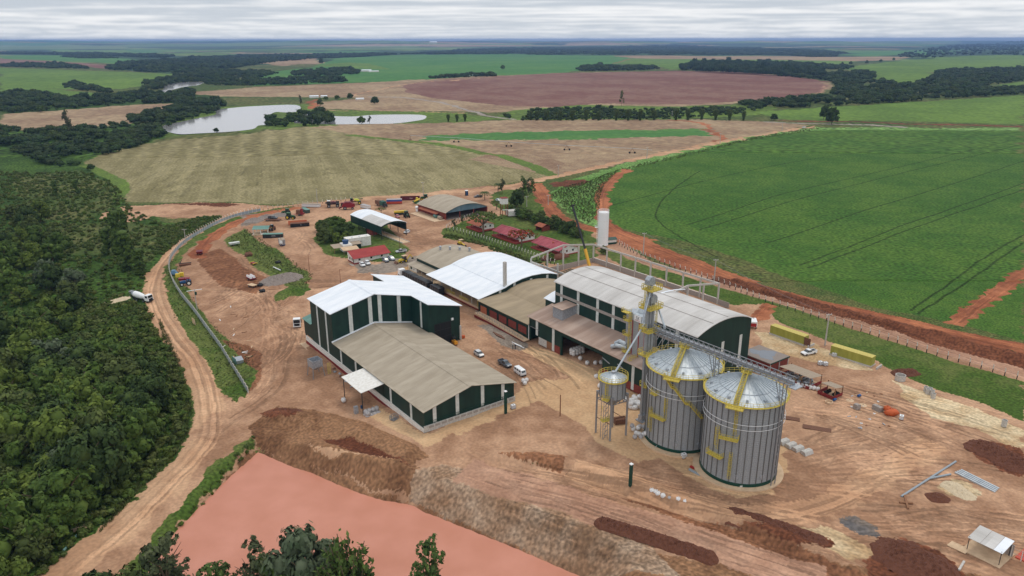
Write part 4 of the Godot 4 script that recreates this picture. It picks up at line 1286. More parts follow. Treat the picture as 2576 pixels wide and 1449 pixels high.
func grain_silo(label: String, c: Vector3, stairs: bool) -> void:
	var t := thing("grain_silo", label, "silo", c, 0, "corrugated grain silos")
	var R := 8.1
	var E := 19.0
	var prof := []
	var y := 0.75
	while y < E:
		prof.append([R, y]); prof.append([R + 0.035, y + 0.22])
		y += 0.44
	prof.append([R, E])
	part(t, "wall", mb().lathe(Vector3.ZERO, prof, 72), M.galv)
	part(t, "base_ring", mb().lathe(Vector3.ZERO, [[R + 0.2, -0.3], [R + 0.2, 0.75], [R - 0.1, 0.8]], 72), M.ring_green)
	part(t, "foot_slab", mb().lathe(Vector3.ZERO, [[R + 1.6, -0.5], [R + 1.6, 0.12], [R, 0.12]], 48), M.slab)
	for k in 36:
		var a := TAU * k / 36
		var d := Vector3(cos(a), 0, sin(a))
		var s := Vector3(-d.z, 0, d.x)
		var m := mb()
		var p := d * (R + 0.02)
		m.hexa([p - s * 0.075 + Vector3(0, 0.75, 0), p + s * 0.075 + Vector3(0, 0.75, 0), p + s * 0.075 + d * 0.12 + Vector3(0, 0.75, 0), p - s * 0.075 + d * 0.12 + Vector3(0, 0.75, 0), p - s * 0.075 + Vector3(0, E, 0), p + s * 0.075 + Vector3(0, E, 0), p + s * 0.075 + d * 0.12 + Vector3(0, E, 0), p - s * 0.075 + d * 0.12 + Vector3(0, E, 0)])
		part(t, "stiffener", m, M.stiff)
	# roof of 36 sheets with raised edges
	var apex := 22.6
	for k in 36:
		var a := TAU * k / 36
		var b := TAU * (k + 1) / 36
		var ea := Vector3(cos(a), 0, sin(a))
		var eb := Vector3(cos(b), 0, sin(b))
		var m := mb()
		var lo := E - 0.05
		m.quad(ea * (R + 0.35) + Vector3(0, lo, 0), eb * (R + 0.35) + Vector3(0, lo, 0), eb * 0.8 + Vector3(0, apex, 0), ea * 0.8 + Vector3(0, apex, 0), (ea + eb) * 0.5 + Vector3(0, 2.2, 0))
		m.beam(ea * (R + 0.35) + Vector3(0, lo + 0.05, 0), ea * 0.8 + Vector3(0, apex + 0.05, 0), 0.09, 0.16)
		part(t, "roof_sheet", m, M.galv_roof)
	part(t, "roof_hub", mb().lathe(Vector3(0, apex - 0.1, 0), [[1.1, -0.3], [1.1, 0.25], [0.7, 0.35], [0.7, 0.9], [0.0, 0.9]], 20), M.zinc)
	part(t, "roof_hoop", ring(5.6, E + (apex - E) * (R + 0.35 - 5.6) / (R - 0.45) + 0.06, 0.05, 40), M.zinc)
	for k in 12:
		var a := TAU * (k + 0.5) / 12
		var d := Vector3(cos(a), 0, sin(a))
		var m := mb()
		m.xf = Transform3D(Basis(Vector3.UP, -a), d * 7.2 + Vector3(0, E + 0.55, 0))
		m.taper(-0.35, -0.3, 0.35, 0.3, -0.35, 0.35, 0.05, 0.15, 0.05)
		part(t, "roof_vent", m, M.zinc)
	for hy in [14.75, 13.6]: part(t, "hoop", ring(R + 0.42, hy, 0.055, 56), M.white_paint)
	# walkway round the eave
	var deck := mb().lathe(Vector3.ZERO, [[R + 0.3, E - 0.22], [R + 0.8, E - 0.22], [R + 0.8, E - 0.1], [R + 0.3, E - 0.1]], 56)
	var w := part(t, "eave_walkway", deck, M.yellow)
	var pts := []
	for k in 49: pts.append(Vector3(cos(TAU * k / 48), 0, sin(TAU * k / 48)) * (R + 0.76) + Vector3(0, E - 0.1, 0))
	part(w, "railing", mb().rails(pts, 1.1, 0.055, 1.6), M.yellow)
	# roof stair towards the viewer's left, top platform
	var dir := Vector3(-0.5, 0, 0.86).normalized()
	var sd := Vector3(-dir.z, 0, dir.x)
	var foot := dir * (R + 0.3) + Vector3(0, E + 0.1, 0)
	var head := dir * 1.3 + Vector3(0, apex + 0.75, 0)
	var st := mb()
	st.beam(foot + sd * 0.45, head + sd * 0.45, 0.1, 0.28).beam(foot - sd * 0.45, head - sd * 0.45, 0.1, 0.28)
	for k in 20:
		var p := foot.lerp(head, (k + 0.5) / 20.0)
		st.beam(p - sd * 0.42, p + sd * 0.42, 0.26, 0.05)
	var stair := part(t, "roof_stair", st, M.yellow)
	part(stair, "railing", mb().rails([foot + sd * 0.48, head + sd * 0.48], 1.0, 0.06, 1.2).rails([foot - sd * 0.48, head - sd * 0.48], 1.0, 0.06, 1.2), M.yellow)
	small_platform(t, Vector3(0, apex + 0.85, 0) + dir * 0.2, dir, 2.2, 1.4)
	small_platform(t, dir * (R + 0.3) + Vector3(0, E - 0.3, 0), dir, 3.6, 1.5)
	# ladders and rest platforms on the viewer's side
	var face := func(deg: float) -> Vector3:
		return Vector3(cos(deg_to_rad(deg)), 0, sin(deg_to_rad(deg)))
	if stairs:
		var o: Vector3 = face.call(150)
		small_platform(t, o * R + Vector3(0, 13.4, 0), o, 1.8, 1.2)
		o = face.call(128)
		cage_ladder(t, o.x * (R + 0.3), o.z * (R + 0.3), o, 9.0, 13.6)
		o = face.call(140)
		small_platform(t, o * R + Vector3(0, 8.0, 0), o, 4.0, 1.2)
		o = face.call(156)
		cage_ladder(t, o.x * (R + 0.3), o.z * (R + 0.3), o, 3.2, 9.6)
		# the stair that winds down the wall
		var last := Vector3.ZERO
		var flights := [[132.0, 18.7], [120.0, 16.4], [117.0, 16.4], [98.0, 12.9], [94.0, 12.9], [74.0, 9.3], [70.0, 9.3], [52.0, 6.0]]
		var path := []
		for f in flights: path.append(face.call(f[0]) * (R + 0.55) + Vector3(0, f[1], 0))
		var wst := mb()
		var wr := mb()
		for k in path.size() - 1:
			var p: Vector3 = path[k]
			var q: Vector3 = path[k + 1]
			wst.beam(p, q, 0.75, 0.2)
			var off := (p + q) * Vector3(1, 0, 1)
			off = off.normalized() * 0.4
			wr.rails([p + off, q + off], 1.0, 0.07, 1.0)
		var ws := part(t, "wall_stair", wst, M.yellow)
		part(ws, "railing", wr, M.yellow)
	else:
		var o: Vector3 = face.call(118)
		cage_ladder(t, o.x * (R + 0.3), o.z * (R + 0.3), o, 12.2, 18.6)
		small_platform(t, o * R + Vector3(0, 11.2, 0) + face.call(208) * 1.0, o, 3.9, 1.3)
		o = face.call(143)
		cage_ladder(t, o.x * (R + 0.3), o.z * (R + 0.3), o, 7.6, 13.0)
		small_platform(t, o * R + Vector3(0, 6.2, 0) , o, 3.6, 1.3)
		o = face.call(120)
		cage_ladder(t, o.x * (R + 0.3), o.z * (R + 0.3), o, 1.6, 8.0)
	for deg in [110.0, 70.0]:
		var d: Vector3 = face.call(deg)
		part(t, "hatch", mb().tube(d * (R - 0.05) + Vector3(0, 2.2, 0), d * (R + 0.12) + Vector3(0, 2.2, 0), 0.55, 0.55, 16), M.zinc)
	var pl: Vector3 = face.call(100 if not stairs else 140)
	var sg := mb()
	sg.xf = Transform3D(Basis(Vector3.UP, PI / 2 - pl.signed_angle_to(Vector3.RIGHT, Vector3.UP) * -1.0 - PI / 2), pl * (R + 0.23) + Vector3(0, 0.35, 0))
	sg.box(0, -0.18, -0.5, 0.04, 0.18, 0.5)
	part(t, "plate", sg, M.pale_strip)

func ring(r: float, y: float, w: float, n := 40) -> MB:
	var m := mb()
	for k in n:
		m.tube(Vector3(cos(TAU * k / n) * r, y, sin(TAU * k / n) * r), Vector3(cos(TAU * (k + 1) / n) * r, y, sin(TAU * (k + 1) / n) * r), w, w, 6, false)
	return m

func silos() -> void:
	grain_silo("round corrugated silo with a yellow stair winding down its wall", Vector3(39.9, 0, -157.0), true)
	grain_silo("round corrugated silo with stacked caged ladders and the conveyor's end above", Vector3(50.0, 0, -143.5), false)
	# elevator tower
	var e := thing("elevator_tower", "tall twin-leg bucket elevator with yellow railed platforms beside the dryer", "elevator", Vector3(32.4, 0, -164.8), TURN)
	for x in [-0.75, 0.25]: part(e, "leg", mb().box(x, 0, -0.3, x + 0.5, 35.6, 0.3), M.galv)
	part(e, "leg", mb().box(1.15, 0, -0.35, 1.75, 31.0, 0.3), M.galv)
	part(e, "boot", mb().box(-1.2, -0.1, -1.2, 2.2, 0.15, 1.3).box(-0.9, 0.1, -0.6, 0.9, 1.6, 0.6), M.zinc)
	for hx in [[-0.6, 35.6], [0.5, 31.0]]:
		part(e, "head", mb().prism([Vector2(hx[0] - 0.6, hx[1]), Vector2(hx[0] + 1.5, hx[1]), Vector2(hx[0] + 1.5, hx[1] + 1.3), Vector2(hx[0] + 0.9, hx[1] + 2.0), Vector2(hx[0], hx[1] + 2.0), Vector2(hx[0] - 0.6, hx[1] + 1.3)], -0.7, 0.7), M.zinc)
	for p in [[34.6, 3.6, 2.8], [30.0, 4.4, 3.2], [24.2, 4.0, 2.8], [18.0, 3.6, 3.0], [9.6, 2.2, 1.8]]:
		var y: float = p[0]
		var m := mb().box(-p[1] * 0.5 + 0.4, y - 0.3, -p[2] * 0.5, p[1] * 0.5 + 0.4, y, p[2] * 0.5 + 0.4)
		var f := part(e, "platform", m, M.yellow)
		var x0: float = -p[1] * 0.5 + 0.4
		var x1: float = p[1] * 0.5 + 0.4
		part(f, "railing", mb().rails([Vector3(x0, y, -p[2] * 0.5), Vector3(x1, y, -p[2] * 0.5), Vector3(x1, y, p[2] * 0.5 + 0.4), Vector3(x0, y, p[2] * 0.5 + 0.4), Vector3(x0, y, -p[2] * 0.5)], 1.1, 0.09, 0.7), M.yellow)
	for y in [33.0, 27.0]:
		small_platform(e, Vector3(2.2, y - 4.0, 0), Vector3(1, 0, 0), 1.2, 0.9)
		small_platform(e, Vector3(-1.2, y - 2.0, 0), Vector3(-1, 0, 0), 1.2, 0.9)
	cage_ladder(e, 1.45, -0.5, Vector3(0, 0, 1), 18.5, 24.0)
	cage_ladder(e, 2.1, 0.1, Vector3(1, 0, 0), 24.5, 30.0)
	cage_ladder(e, -1.1, 0.1, Vector3(-1, 0, 0), 30.0, 35.0)
	for d in [[Vector3(0.0, 35.4, 0.6), Vector3(-4.6, 27.6, 2.4)], [Vector3(-0.7, 33.6, 0), Vector3(-4.6, 27.6, 2.4)]]:
		part(e, "spout", mb().tube(d[0], d[1], 0.2), M.zinc)
	# struts and lattice legs behind
	for x in [4.4, 6.6]:
		for z in [-1.0, 1.0]: part(e, "mast", mb().beam(Vector3(x, 0, z), Vector3(x, 22.5, z), 0.16), M.steel)
	for k in 9:
		for z in [-1.0, 1.0]: part(e, "brace", mb().beam(Vector3(4.4, k * 2.5, z), Vector3(6.6, k * 2.5 + 2.5, z), 0.09), M.steel)
	# spouts to bin and silo
	spout("long zinc spout dropping from the elevator to the small bin", Vector3(31.8, 25.5, -165.6), Vector3(24.2, 16.3, -158.3), 0.24)
	spout("zinc spout from the upper platform down to the conveyor bridge", Vector3(34.6, 30.0, -166.2), Vector3(36.0, 25.8, -163.0), 0.24)
	# conveyor bridge
	var p0 := Vector3(32.6, 24.0, -166.4)
	var p1 := Vector3(56.4, 24.0, -135.0)
	var b := thing("conveyor_bridge", "long galvanised truss bridge carrying a conveyor over both silos", "conveyor", p0 * Vector3(1, 0, 1), 0)
	var len := p0.distance_to(p1)
	b.rotation.y = atan2(-(p1.z - p0.z), p1.x - p0.x)
	for z in [-0.75, 0.75]:
		for y in [24.0, 25.5]: part(b, "chord", mb().box(0, y, z - 0.07, len, y + 0.15, z + 0.07), M.steel)
		var n := 28
		for k in n:
			var x := len * k / n
			var w := len / n
			part(b, "brace", mb().beam(Vector3(x, 24.1, z), Vector3(x + w * 0.5, 25.5, z), 0.09), M.steel)
			part(b, "brace", mb().beam(Vector3(x + w * 0.5, 25.5, z), Vector3(x + w, 24.1, z), 0.09), M.steel)
	part(b, "walkway", mb().box(0, 24.0, 0.1, len, 24.1, 0.68), M.zinc)
	part(b, "trough", mb().box(0.2, 24.2, -0.6, len, 24.85, 0.05), M.zinc)
	part(b, "railing", mb().rails([Vector3(0, 24.1, 0.95), Vector3(len, 24.1, 0.95)], 1.1, 0.06, 1.4), M.steel)
	for k in 24: part(b, "bracket", mb().beam(Vector3(len * (k + 0.5) / 24, 24.0, 0.75), Vector3(len * (k + 0.5) / 24, 23.5, 1.05), 0.07), M.steel)
	part(b, "end_platform", mb().box(len - 0.3, 23.85, -1.3, len + 1.4, 24.0, 1.3), M.zinc)
	for k in 2:
		var s: Vector3 = [Vector3(39.9, 0, -157.0), Vector3(50.0, 0, -143.5)][k]
		var x := Vector2(s.x - p0.x, s.z - p0.z).length()
		part(b, "drop_pipe", mb().tube(Vector3(x, 24.2, 0), Vector3(x, 23.0, 0), 0.35), M.zinc)
		part(b, "support_leg", mb().beam(Vector3(x + 7.2, 24.0, 0.7), Vector3(x + 8.7, 19.3, 0.7), 0.14), M.steel)
		part(b, "support_leg", mb().beam(Vector3(x + 7.2, 24.0, -0.7), Vector3(x + 8.7, 12.0, -0.7), 0.14), M.steel)
		for z in [-0.7, 0.7]: part(b, "mast", mb().beam(Vector3(x + 9.0, 0.1, z), Vector3(x + 9.0, 24.0, z), 0.18), M.steel)
		for j in 9: part(b, "brace", mb().beam(Vector3(x + 9.0, 1 + j * 2.5, -0.7 if j % 2 else 0.7), Vector3(x + 9.0, 3.5 + j * 2.5, 0.7 if j % 2 else -0.7), 0.09), M.steel)
	# dryer
	var d := plant("grain_dryer", "slab-sided grey grain dryer with red corner posts and pitched top rising through the wing roof", "dryer", 58.6, -15.6, 0)
	part(d, "body", mb().box(0.6, 8.0, -7.4, 3.4, 20.2, -4.6), M.zinc)
	part(d, "body", mb().box(0.0, 8.0, -4.5, 3.0, 18.4, 0), M.galv)
	part(d, "top", mb().prism([Vector2(-0.2, 18.5), Vector2(3.2, 18.5), Vector2(3.2, 20.4), Vector2(1.5, 21.6), Vector2(-0.2, 20.4)], -4.3, -0.6), M.galv_roof)
	part(d, "cap", mb().taper(0.4, -3.4, 2.6, -1.4, 21.0, 22.8, 0.8, 0.8, 0.7), M.galv_roof)
	part(d, "front_slope", mb().hexa_slope(Vector3(0.0, 18.4, 0.0), Vector3(3.0, 18.4, 0.0), 1.6), M.zinc)
	for q in [[-0.12, 0.05], [-0.12, -4.4], [2.95, 0.05]]: part(d, "corner_post", mb().box(q[0], 7.9, q[1], q[0] + 0.2, 18.4, q[1] + 0.2), M.red_paint)
	part(d, "corner_post", mb().box(-0.12, 7.9, -2.0, 0.02, 18.4, -1.8), M.red_paint)
	var sgn := part(d, "sign_board", mb().box(-0.3, 18.6, -3.6, -0.22, 20.3, -1.2), M.white_paint)
	var f := SystemFont.new()
	f.font_names = PackedStringArray(["Droid Sans"])
	var tm := TextMesh.new()
	tm.font = f; tm.text = "SX"; tm.font_size = 110; tm.pixel_size = 0.0105; tm.depth = 0.03
	var lt := put(sgn, "lettering", tm, paint(rgb(24, 22, 24), 0.6))
	lt.position = Vector3(-0.32, 19.6, -2.4)
	lt.rotation_degrees.y = -90
	part(sgn, "red_mark", mb().box(-0.33, 18.85, -3.3, -0.3, 18.98, -1.6), M.red_paint)
	for y in [9.0, 14.0, 18.2]: small_platform(d, Vector3(-0.1, y, -5.6), Vector3(-1, 0, 0), 2.0, 1.3)
	cage_ladder(d, -0.5, -4.6, Vector3(-1, 0, 0), 9.0, 20.5)
	small_platform(d, Vector3(0.2, 20.3, -6.4), Vector3(-1, 0, 0), 2.4, 1.4)
	for k in 2:
		var z := -8.6 + k * 2.6
		part(d, "duct", mb().tube(Vector3(0.8, 10.2 - k * 0.9, -7.0), Vector3(0.6 - k * 1.5, 10.4 - k * 0.9, -9.6), 0.6, 0.6, 14).tube(Vector3(0.6 - k * 1.5, 10.4 - k * 0.9, -9.5), Vector3(0.4 - k * 1.5, 9.4 - k * 0.6, -10.7), 0.6, 0.66, 14), M.galv_roof)
	part(d, "catwalk", mb().box(-2.6, 8.0, -2.4, 0.0, 8.15, -1.5).rails([Vector3(-2.6, 8.15, -2.4), Vector3(0, 8.15, -2.4)], 1.0, 0.07, 0.8).rails([Vector3(-2.6, 8.15, -1.5), Vector3(0, 8.15, -1.5)], 1.0, 0.07, 0.8), M.yellow)
	var ly := mb().beam(Vector3(-3.2, 0, -2.4), Vector3(-3.2, 9.2, -2.4), 0.1).beam(Vector3(-3.2, 0, -1.6), Vector3(-3.2, 9.2, -1.6), 0.1)
	for k in 24: ly.beam(Vector3(-3.2, k * 0.38, -2.4), Vector3(-3.2, k * 0.38, -1.6), 0.05)
	part(d, "ladder", ly, M.yellow)
	# small bin on legs
	var h := thing("hopper_bin", "small round bin on four tall grey legs with yellow railings", "bin", Vector3(23.7, 0, -158.1), 0)
	var bb := mb().lathe(Vector3.ZERO, [[0.3, 7.6], [3.05, 10.4], [3.05, 15.0]], 32)
	part(h, "wall", bb, M.galv)
	for k in 14:
		var d2 := Vector3(cos(TAU * k / 14), 0, sin(TAU * k / 14)) * 3.08
		part(h, "stiffener", mb().beam(d2 + Vector3(0, 10.3, 0), d2 + Vector3(0, 15.0, 0), 0.13), M.stiff)
	for k in 18:
		var a := TAU * k / 18
		var a2 := TAU * (k + 1) / 18
		var m := mb()
		m.quad(Vector3(cos(a) * 3.2, 14.95, sin(a) * 3.2), Vector3(cos(a2) * 3.2, 14.95, sin(a2) * 3.2), Vector3(cos(a2) * 0.3, 16.1, sin(a2) * 0.3), Vector3(cos(a) * 0.3, 16.1, sin(a) * 0.3), Vector3(cos(a), 2.4, sin(a)))
		m.beam(Vector3(cos(a) * 3.2, 14.98, sin(a) * 3.2), Vector3(cos(a) * 0.3, 16.14, sin(a) * 0.3), 0.06, 0.1)
		part(h, "roof_sheet", m, M.galv_roof)
	part(h, "hub", mb().lathe(Vector3(0, 16.0, 0), [[0.5, 0], [0.5, 0.5], [0, 0.55]], 14), M.zinc)
	part(h, "eave_walkway", mb().lathe(Vector3.ZERO, [[3.1, 14.7], [3.55, 14.7], [3.55, 14.85], [3.1, 14.85]], 32), M.yellow)
	var rp := []
	for k in 25: rp.append(Vector3(cos(TAU * k / 24) * 3.5, 14.85, sin(TAU * k / 24) * 3.5))
	part(h, "railing", mb().rails(rp, 1.1, 0.07, 0.9), M.yellow)
	var legs := [Vector3(-3.55, 0, -0.7), Vector3(-0.65, 0, 3.3), Vector3(3.5, 0, 0.75), Vector3(0.8, 0, -3.3)]
	for k in 4:
		part(h, "leg", mb().beam(legs[k], legs[k] + Vector3(0, 11.2, 0), 0.42), M.steel)
		var nx: Vector3 = legs[(k + 1) % 4]
		part(h, "girt", mb().beam(legs[k] + Vector3(0, 11.0, 0), nx + Vector3(0, 11.0, 0), 0.2, 0.3), M.steel)
		part(h, "girt", mb().beam(legs[k] + Vector3(0, 9.2, 0), nx + Vector3(0, 9.2, 0), 0.16), M.steel)
		for j in 4: part(h, "brace", mb().beam(legs[k].lerp(nx, j / 4.0) + Vector3(0, 9.2, 0), legs[k].lerp(nx, (j + 0.5) / 4.0) + Vector3(0, 11.0, 0), 0.1).beam(legs[k].lerp(nx, (j + 0.5) / 4.0) + Vector3(0, 11.0, 0), legs[k].lerp(nx, (j + 1) / 4.0) + Vector3(0, 9.2, 0), 0.1), M.steel)
		if k % 2 == 0: part(h, "girt", mb().beam(legs[k] + Vector3(0, 4.2, 0), nx + Vector3(0, 4.2, 0), 0.12), M.rust)
	var dd := Vector3(-0.55, 0, 0.83)
	small_platform(h, dd * 3.0 + Vector3(0, 10.6, 0), dd, 1.6, 1.1)
	cage_ladder(h, dd.x * 3.2, dd.z * 3.2, dd, 10.9, 14.8)
	var lt2 := thing("ladder_tower", "slim lattice ladder tower with a yellow landing beside the small bin", "ladder", Vector3(21.0, 0, -156.6), 20)
	for q in [[0, 0], [1.2, 0], [0, 1.2], [1.2, 1.2]]: part(lt2, "leg", mb().beam(Vector3(q[0], 0, q[1]), Vector3(q[0], 9.8, q[1]), 0.1), M.steel)
	for k in 8: part(lt2, "brace", mb().beam(Vector3(0, k * 1.2, 1.2), Vector3(1.2, k * 1.2 + 1.2, 1.2), 0.07).beam(Vector3(1.2, k * 1.2, 0), Vector3(1.2, k * 1.2 + 1.2, 1.2), 0.07), M.steel)
	small_platform(lt2, Vector3(0.6, 5.0, 0.4), Vector3(0, 0, 1), 2.2, 1.4)
	part(lt2, "railing", mb().rails([Vector3(0, 7.2, 0), Vector3(0, 7.2, 1.2)], 1.2, 0.06, 0.5), M.yellow)

func spout(label: String, p: Vector3, q: Vector3, r: float) -> void:
	var o := (p + q) * 0.5
	o.y = minf(p.y, q.y)
	single("grain_spout", label, "spout", mb().tube(p - o, q - o, r, r, 12).tube(q - o, q - o - Vector3(0, 0.5, 0), r * 1.4, r * 1.4, 12), M.galv_roof, o)

# ---------------------------------------------------------------- houses, sheds, tanks
func Z7(x: float, y: float) -> Vector3: return at((1600.0 + x * 0.27195) * 0.644, (740.0 + y * 0.27195) * 0.644)
func Z8(x: float, y: float) -> Vector3: return at((1000.0 + x * 0.27195) * 0.644, (740.0 + y * 0.27195) * 0.644)

func cottage(label: String, o: Vector3, w: float, len: float, roof: Material, ridge := 4.5) -> void:
	var t := thing("cottage", label, "house", o, TURN)
	part(t, "floor_slab", mb().box(-0.6, -0.4, -len - 0.4, w + 0.3, 0.3, 0.6), M.red_floor)
	part(t, "wall", mb().prism([Vector2(1.9, 0.3), Vector2(w, 0.3), Vector2(w, 2.55), Vector2(w * 0.5, ridge - 0.15), Vector2(1.9, 3.05)], -len + 2.6, -0.1), M.white_wall)
	part(t, "back_room", mb().prism([Vector2(w * 0.45, 0.3), Vector2(w, 0.3), Vector2(w, 2.55), Vector2(w * 0.5, ridge - 0.15)], -len, -len + 2.58), M.white_wall)
	part(t, "wall_band", mb().box(1.85, 0.3, -len + 2.6, 1.9, 1.1, -0.1), M.red_band)
	part(t, "wall_band", mb().box(1.9, 0.3, -0.1, w, 0.9, -0.05), M.white_wall)
	part(t, "roof_slope", mb().sheet([[-0.4, 2.45], [w * 0.5, ridge]], -len - 0.5, 0.5, 0.12), roof)
	part(t, "roof_slope", mb().sheet([[w * 0.5 + 0.01, ridge], [w + 0.5, 2.45]], -len - 0.5, 0.5, 0.12), roof)
	part(t, "ridge_cap", mb().sheet([[w * 0.5 - 0.3, ridge], [w * 0.5, ridge + 0.09], [w * 0.5 + 0.3, ridge]], -len - 0.5, 0.5, 0.05), roof)
	var n := int(len / 3.6)
	for k in n:
		part(t, "porch_post", mb().box(0.0, 0.3, -len + 0.3 + k * len / n, 0.16, 2.45, -len + 0.46 + k * len / n), M.red_band)
		if k > 0:
			var f := part(t, "window", mb().box(1.82, 1.25, -len + 1.1 + k * len / n, 1.9, 2.25, -len + 2.7 + k * len / n), M.white_paint)
			part(f, "pane", mb().box(1.79, 1.33, -len + 1.2 + k * len / n, 1.82, 2.17, -len + 2.6 + k * len / n), M.glass)
	for x in [w * 0.42, w * 0.74]:
		var f := part(t, "window", mb().box(x - 0.6, 1.2, -0.1, x + 0.6, 2.3, -0.04), M.white_paint)
		part(f, "shutter", mb().box(x - 0.5, 1.28, -0.04, x + 0.5, 2.22, 0.0), M.rust if x < w * 0.5 else M.glass_green)
	part(t, "chimney", mb().box(w * 0.3, ridge - 1.2, -len * 0.45, w * 0.3 + 0.5, ridge - 0.1, -len * 0.45 + 0.5), M.orange_brick)

func houses_and_sheds() -> void:
	cottage("cottage with faded pink roof and white walls beside the concrete frame", Vector3(20.5, 0, -312.0), 11.0, 19.0, M.tile_roof)
	cottage("cottage with pink roof and porch next to the red flowering tree", Vector3(1.9, 0, -334.4), 11.0, 18.6, M.tile_roof)
	cottage("small cottage with brown clay roof under the spreading tree", Vector3(-16.2, 0, -357.6), 9.0, 10.8, M.clay_roof, 4.0)
	var t := thing("brick_hut", "small open brick hut with clay tile roof beside the hedge", "hut", Z7(1900, 605), TURN)
	for z in [-5.0, -0.1]: part(t, "wall", mb().box(0, 0, z, 5.0, 2.3, z + 0.2), M.brick_red)
	part(t, "wall", mb().box(4.8, 0, -4.8, 5.0, 2.3, -0.1), M.brick_red)
	part(t, "roof_slope", mb().sheet([[-0.5, 2.2], [2.5, 3.4]], -5.6, 0.6, 0.12), M.clay_roof)
	part(t, "roof_slope", mb().sheet([[2.51, 3.4], [5.5, 2.2]], -5.6, 0.6, 0.12), M.clay_roof)
	# office
	t = thing("office", "long white office with dark red roof and red base band", "office", Z8(1415, 1080), 34.8)
	part(t, "wall", mb().box(0, 0.7, -6.7, 16.5, 2.9, 0), M.white_wall)
	part(t, "wall_band", mb().box(-0.03, -0.4, -6.73, 16.53, 0.7, 0.03), M.red_band)
	part(t, "gable", mb().prism([Vector2(0, 2.9), Vector2(-5.6, 4.75), Vector2(-6.7, 4.4), Vector2(-6.7, 2.9)], 0, 0.2), M.white_wall)
	t.get_child(t.get_child_count() - 1).rotation_degrees.y = -90
	var rf := part(t, "roof_slope", mb().hexa_roof(-0.6, 17.1, 0.7, 2.75, -5.6, 4.95, 0.12), M.office_roof)
	part(t, "roof_slope", mb().hexa_roof(-0.6, 17.1, -5.62, 4.95, -7.4, 4.3, 0.12), M.office_roof)
	for x in [2.0, 7.5, 12.5]: part(t, "window", mb().box(x, 1.5, 0.0, x + 0.9, 2.3, 0.05), M.glass)
	for z in [-5.2, -2.8]: part(t, "window", mb().box(-0.06, 1.3, z, 0.0, 2.4, z + 1.2), M.glass)
	part(t, "door", mb().box(-0.06, 0.7, -1.0, 0.0, 2.6, -0.2), M.ring_green)
	part(t, "yard_slab", mb().box(-1.5, -0.5, -7.5, 17, -0.02, 0.9), M.concrete)
	# white flat-roofed block
	t = thing("flat_roofed_block", "white flat-roofed block with a blue water tank behind the red-roofed office", "building", Z8(1262, 905), 30)
	part(t, "wall", mb().box(0, -0.3, -5.5, 4.2, 3.3, 0), M.white_wall)
	part(t, "wall", mb().box(3.4, -0.3, -9.5, 15.0, 4.4, -5.4), M.white_wall)
	part(t, "roof_slab", mb().box(3.3, 4.4, -9.6, 15.1, 4.6, -5.3), M.white_wall)
	for x in [6.0, 9.5, 13.0]: part(t, "air_unit", mb().box(x, 4.6, -6.9, x + 0.7, 5.2, -6.3), M.white_paint)
	for x in [6.5, 10.0]: part(t, "air_unit", mb().tube(Vector3(x, 2.6, -5.4), Vector3(x, 2.6, -5.0), 0.35), M.steel)
	part(t, "lower_room", mb().box(4.4, -0.3, -5.3, 9.0, 2.6, -2.2), M.green_wall)
	part(t, "awning", mb().hexa_roof(4.2, 9.3, -1.6, 2.6, -5.3, 3.2, 0.1), M.thatch)
	part(t, "awning", mb().hexa_roof(-4.5, 0.6, 0.2, 2.5, -5.4, 3.0, 0.1), M.thatch)
	part(t, "awning", mb().hexa_roof(-1.5, 6.0, 4.5, 2.0, 0.1, 2.6, 0.1), M.slab)
	for q in [[-4.2, 0.0], [-4.2, -5.0], [-1.2, 4.2], [5.8, 4.2]]: part(t, "post", mb().beam(Vector3(q[0], -0.3, q[1]), Vector3(q[0], 2.3, q[1]), 0.14), M.wood)
	single("water_tank", "round blue water tank on the white block's roof", "tank", mb().lathe(Vector3.ZERO, [[1.2, 0], [1.45, 1.5], [1.5, 1.55], [1.45, 1.7], [0, 2.0]], 20), M.tank_blue, t.position + Basis(Vector3.UP, deg_to_rad(30)) * Vector3(1.9, 3.3, -2.6))
	# weighbridge canopy
	var o := level((1000.0 + 1800 * 0.27195) * 0.644, (740.0 + 530 * 0.27195) * 0.644, 5.6)
	o.y = hh(o.x, o.z)
	t = thing("weigh_canopy", "open canopy with white barrel roof and hanging green side sheets", "canopy", o, 38)
	var e := 5.6 - o.y
	var prof := arch(-0.3, 13.8, e, 1.7, 10)
	part(t, "arched_roof", mb().sheet(prof, -32.5, -20, 0.16), M.white_roof)
	part(t, "arched_roof", mb().sheet(prof.slice(0, 5), -19.98, 0.4, 0.16), M.grey_roof)
	part(t, "arched_roof", mb().sheet(prof.slice(4), -19.98, 0.4, 0.16), M.white_roof)
	part(t, "side_sheet", mb().box(-0.2, 2.9, -32.2, -0.05, e - 0.05, 0), M.green_wall)
	part(t, "side_sheet", mb().box(13.55, 2.9, -32.2, 13.7, e - 0.05, 0), M.green_wall)
	var fas := []
	for p in arch(0, 13.5, e, 1.5, 10): fas.append(Vector2(p[0], p[1]))
	for p in arch(0, 13.5, e - 0.7, 1.3, 10).duplicate(): fas.insert(11, Vector2(p[0], p[1]))
	part(t, "fascia", mb().prism(fas, -0.1, 0.05), M.green_wall)
	for k in 5:
		for x in [0.0, 13.4]: part(t, "post", mb().box(x - 0.12, 0, -32 + k * 7.95, x + 0.12, e, -31.75 + k * 7.95), M.black_steel)
	part(t, "weigh_deck", mb().box(4.5, -0.2, -28, 8.0, 0.35, 12), M.slab)
	for x in [4.3, 8.0]: part(t, "deck_kerb", mb().box(x, 0.1, -28, x + 0.2, 0.6, 12), M.concrete)
	part(t, "cabin", mb().box(0.4, 0, -17, 3.4, 2.5, -11), M.brick_red)
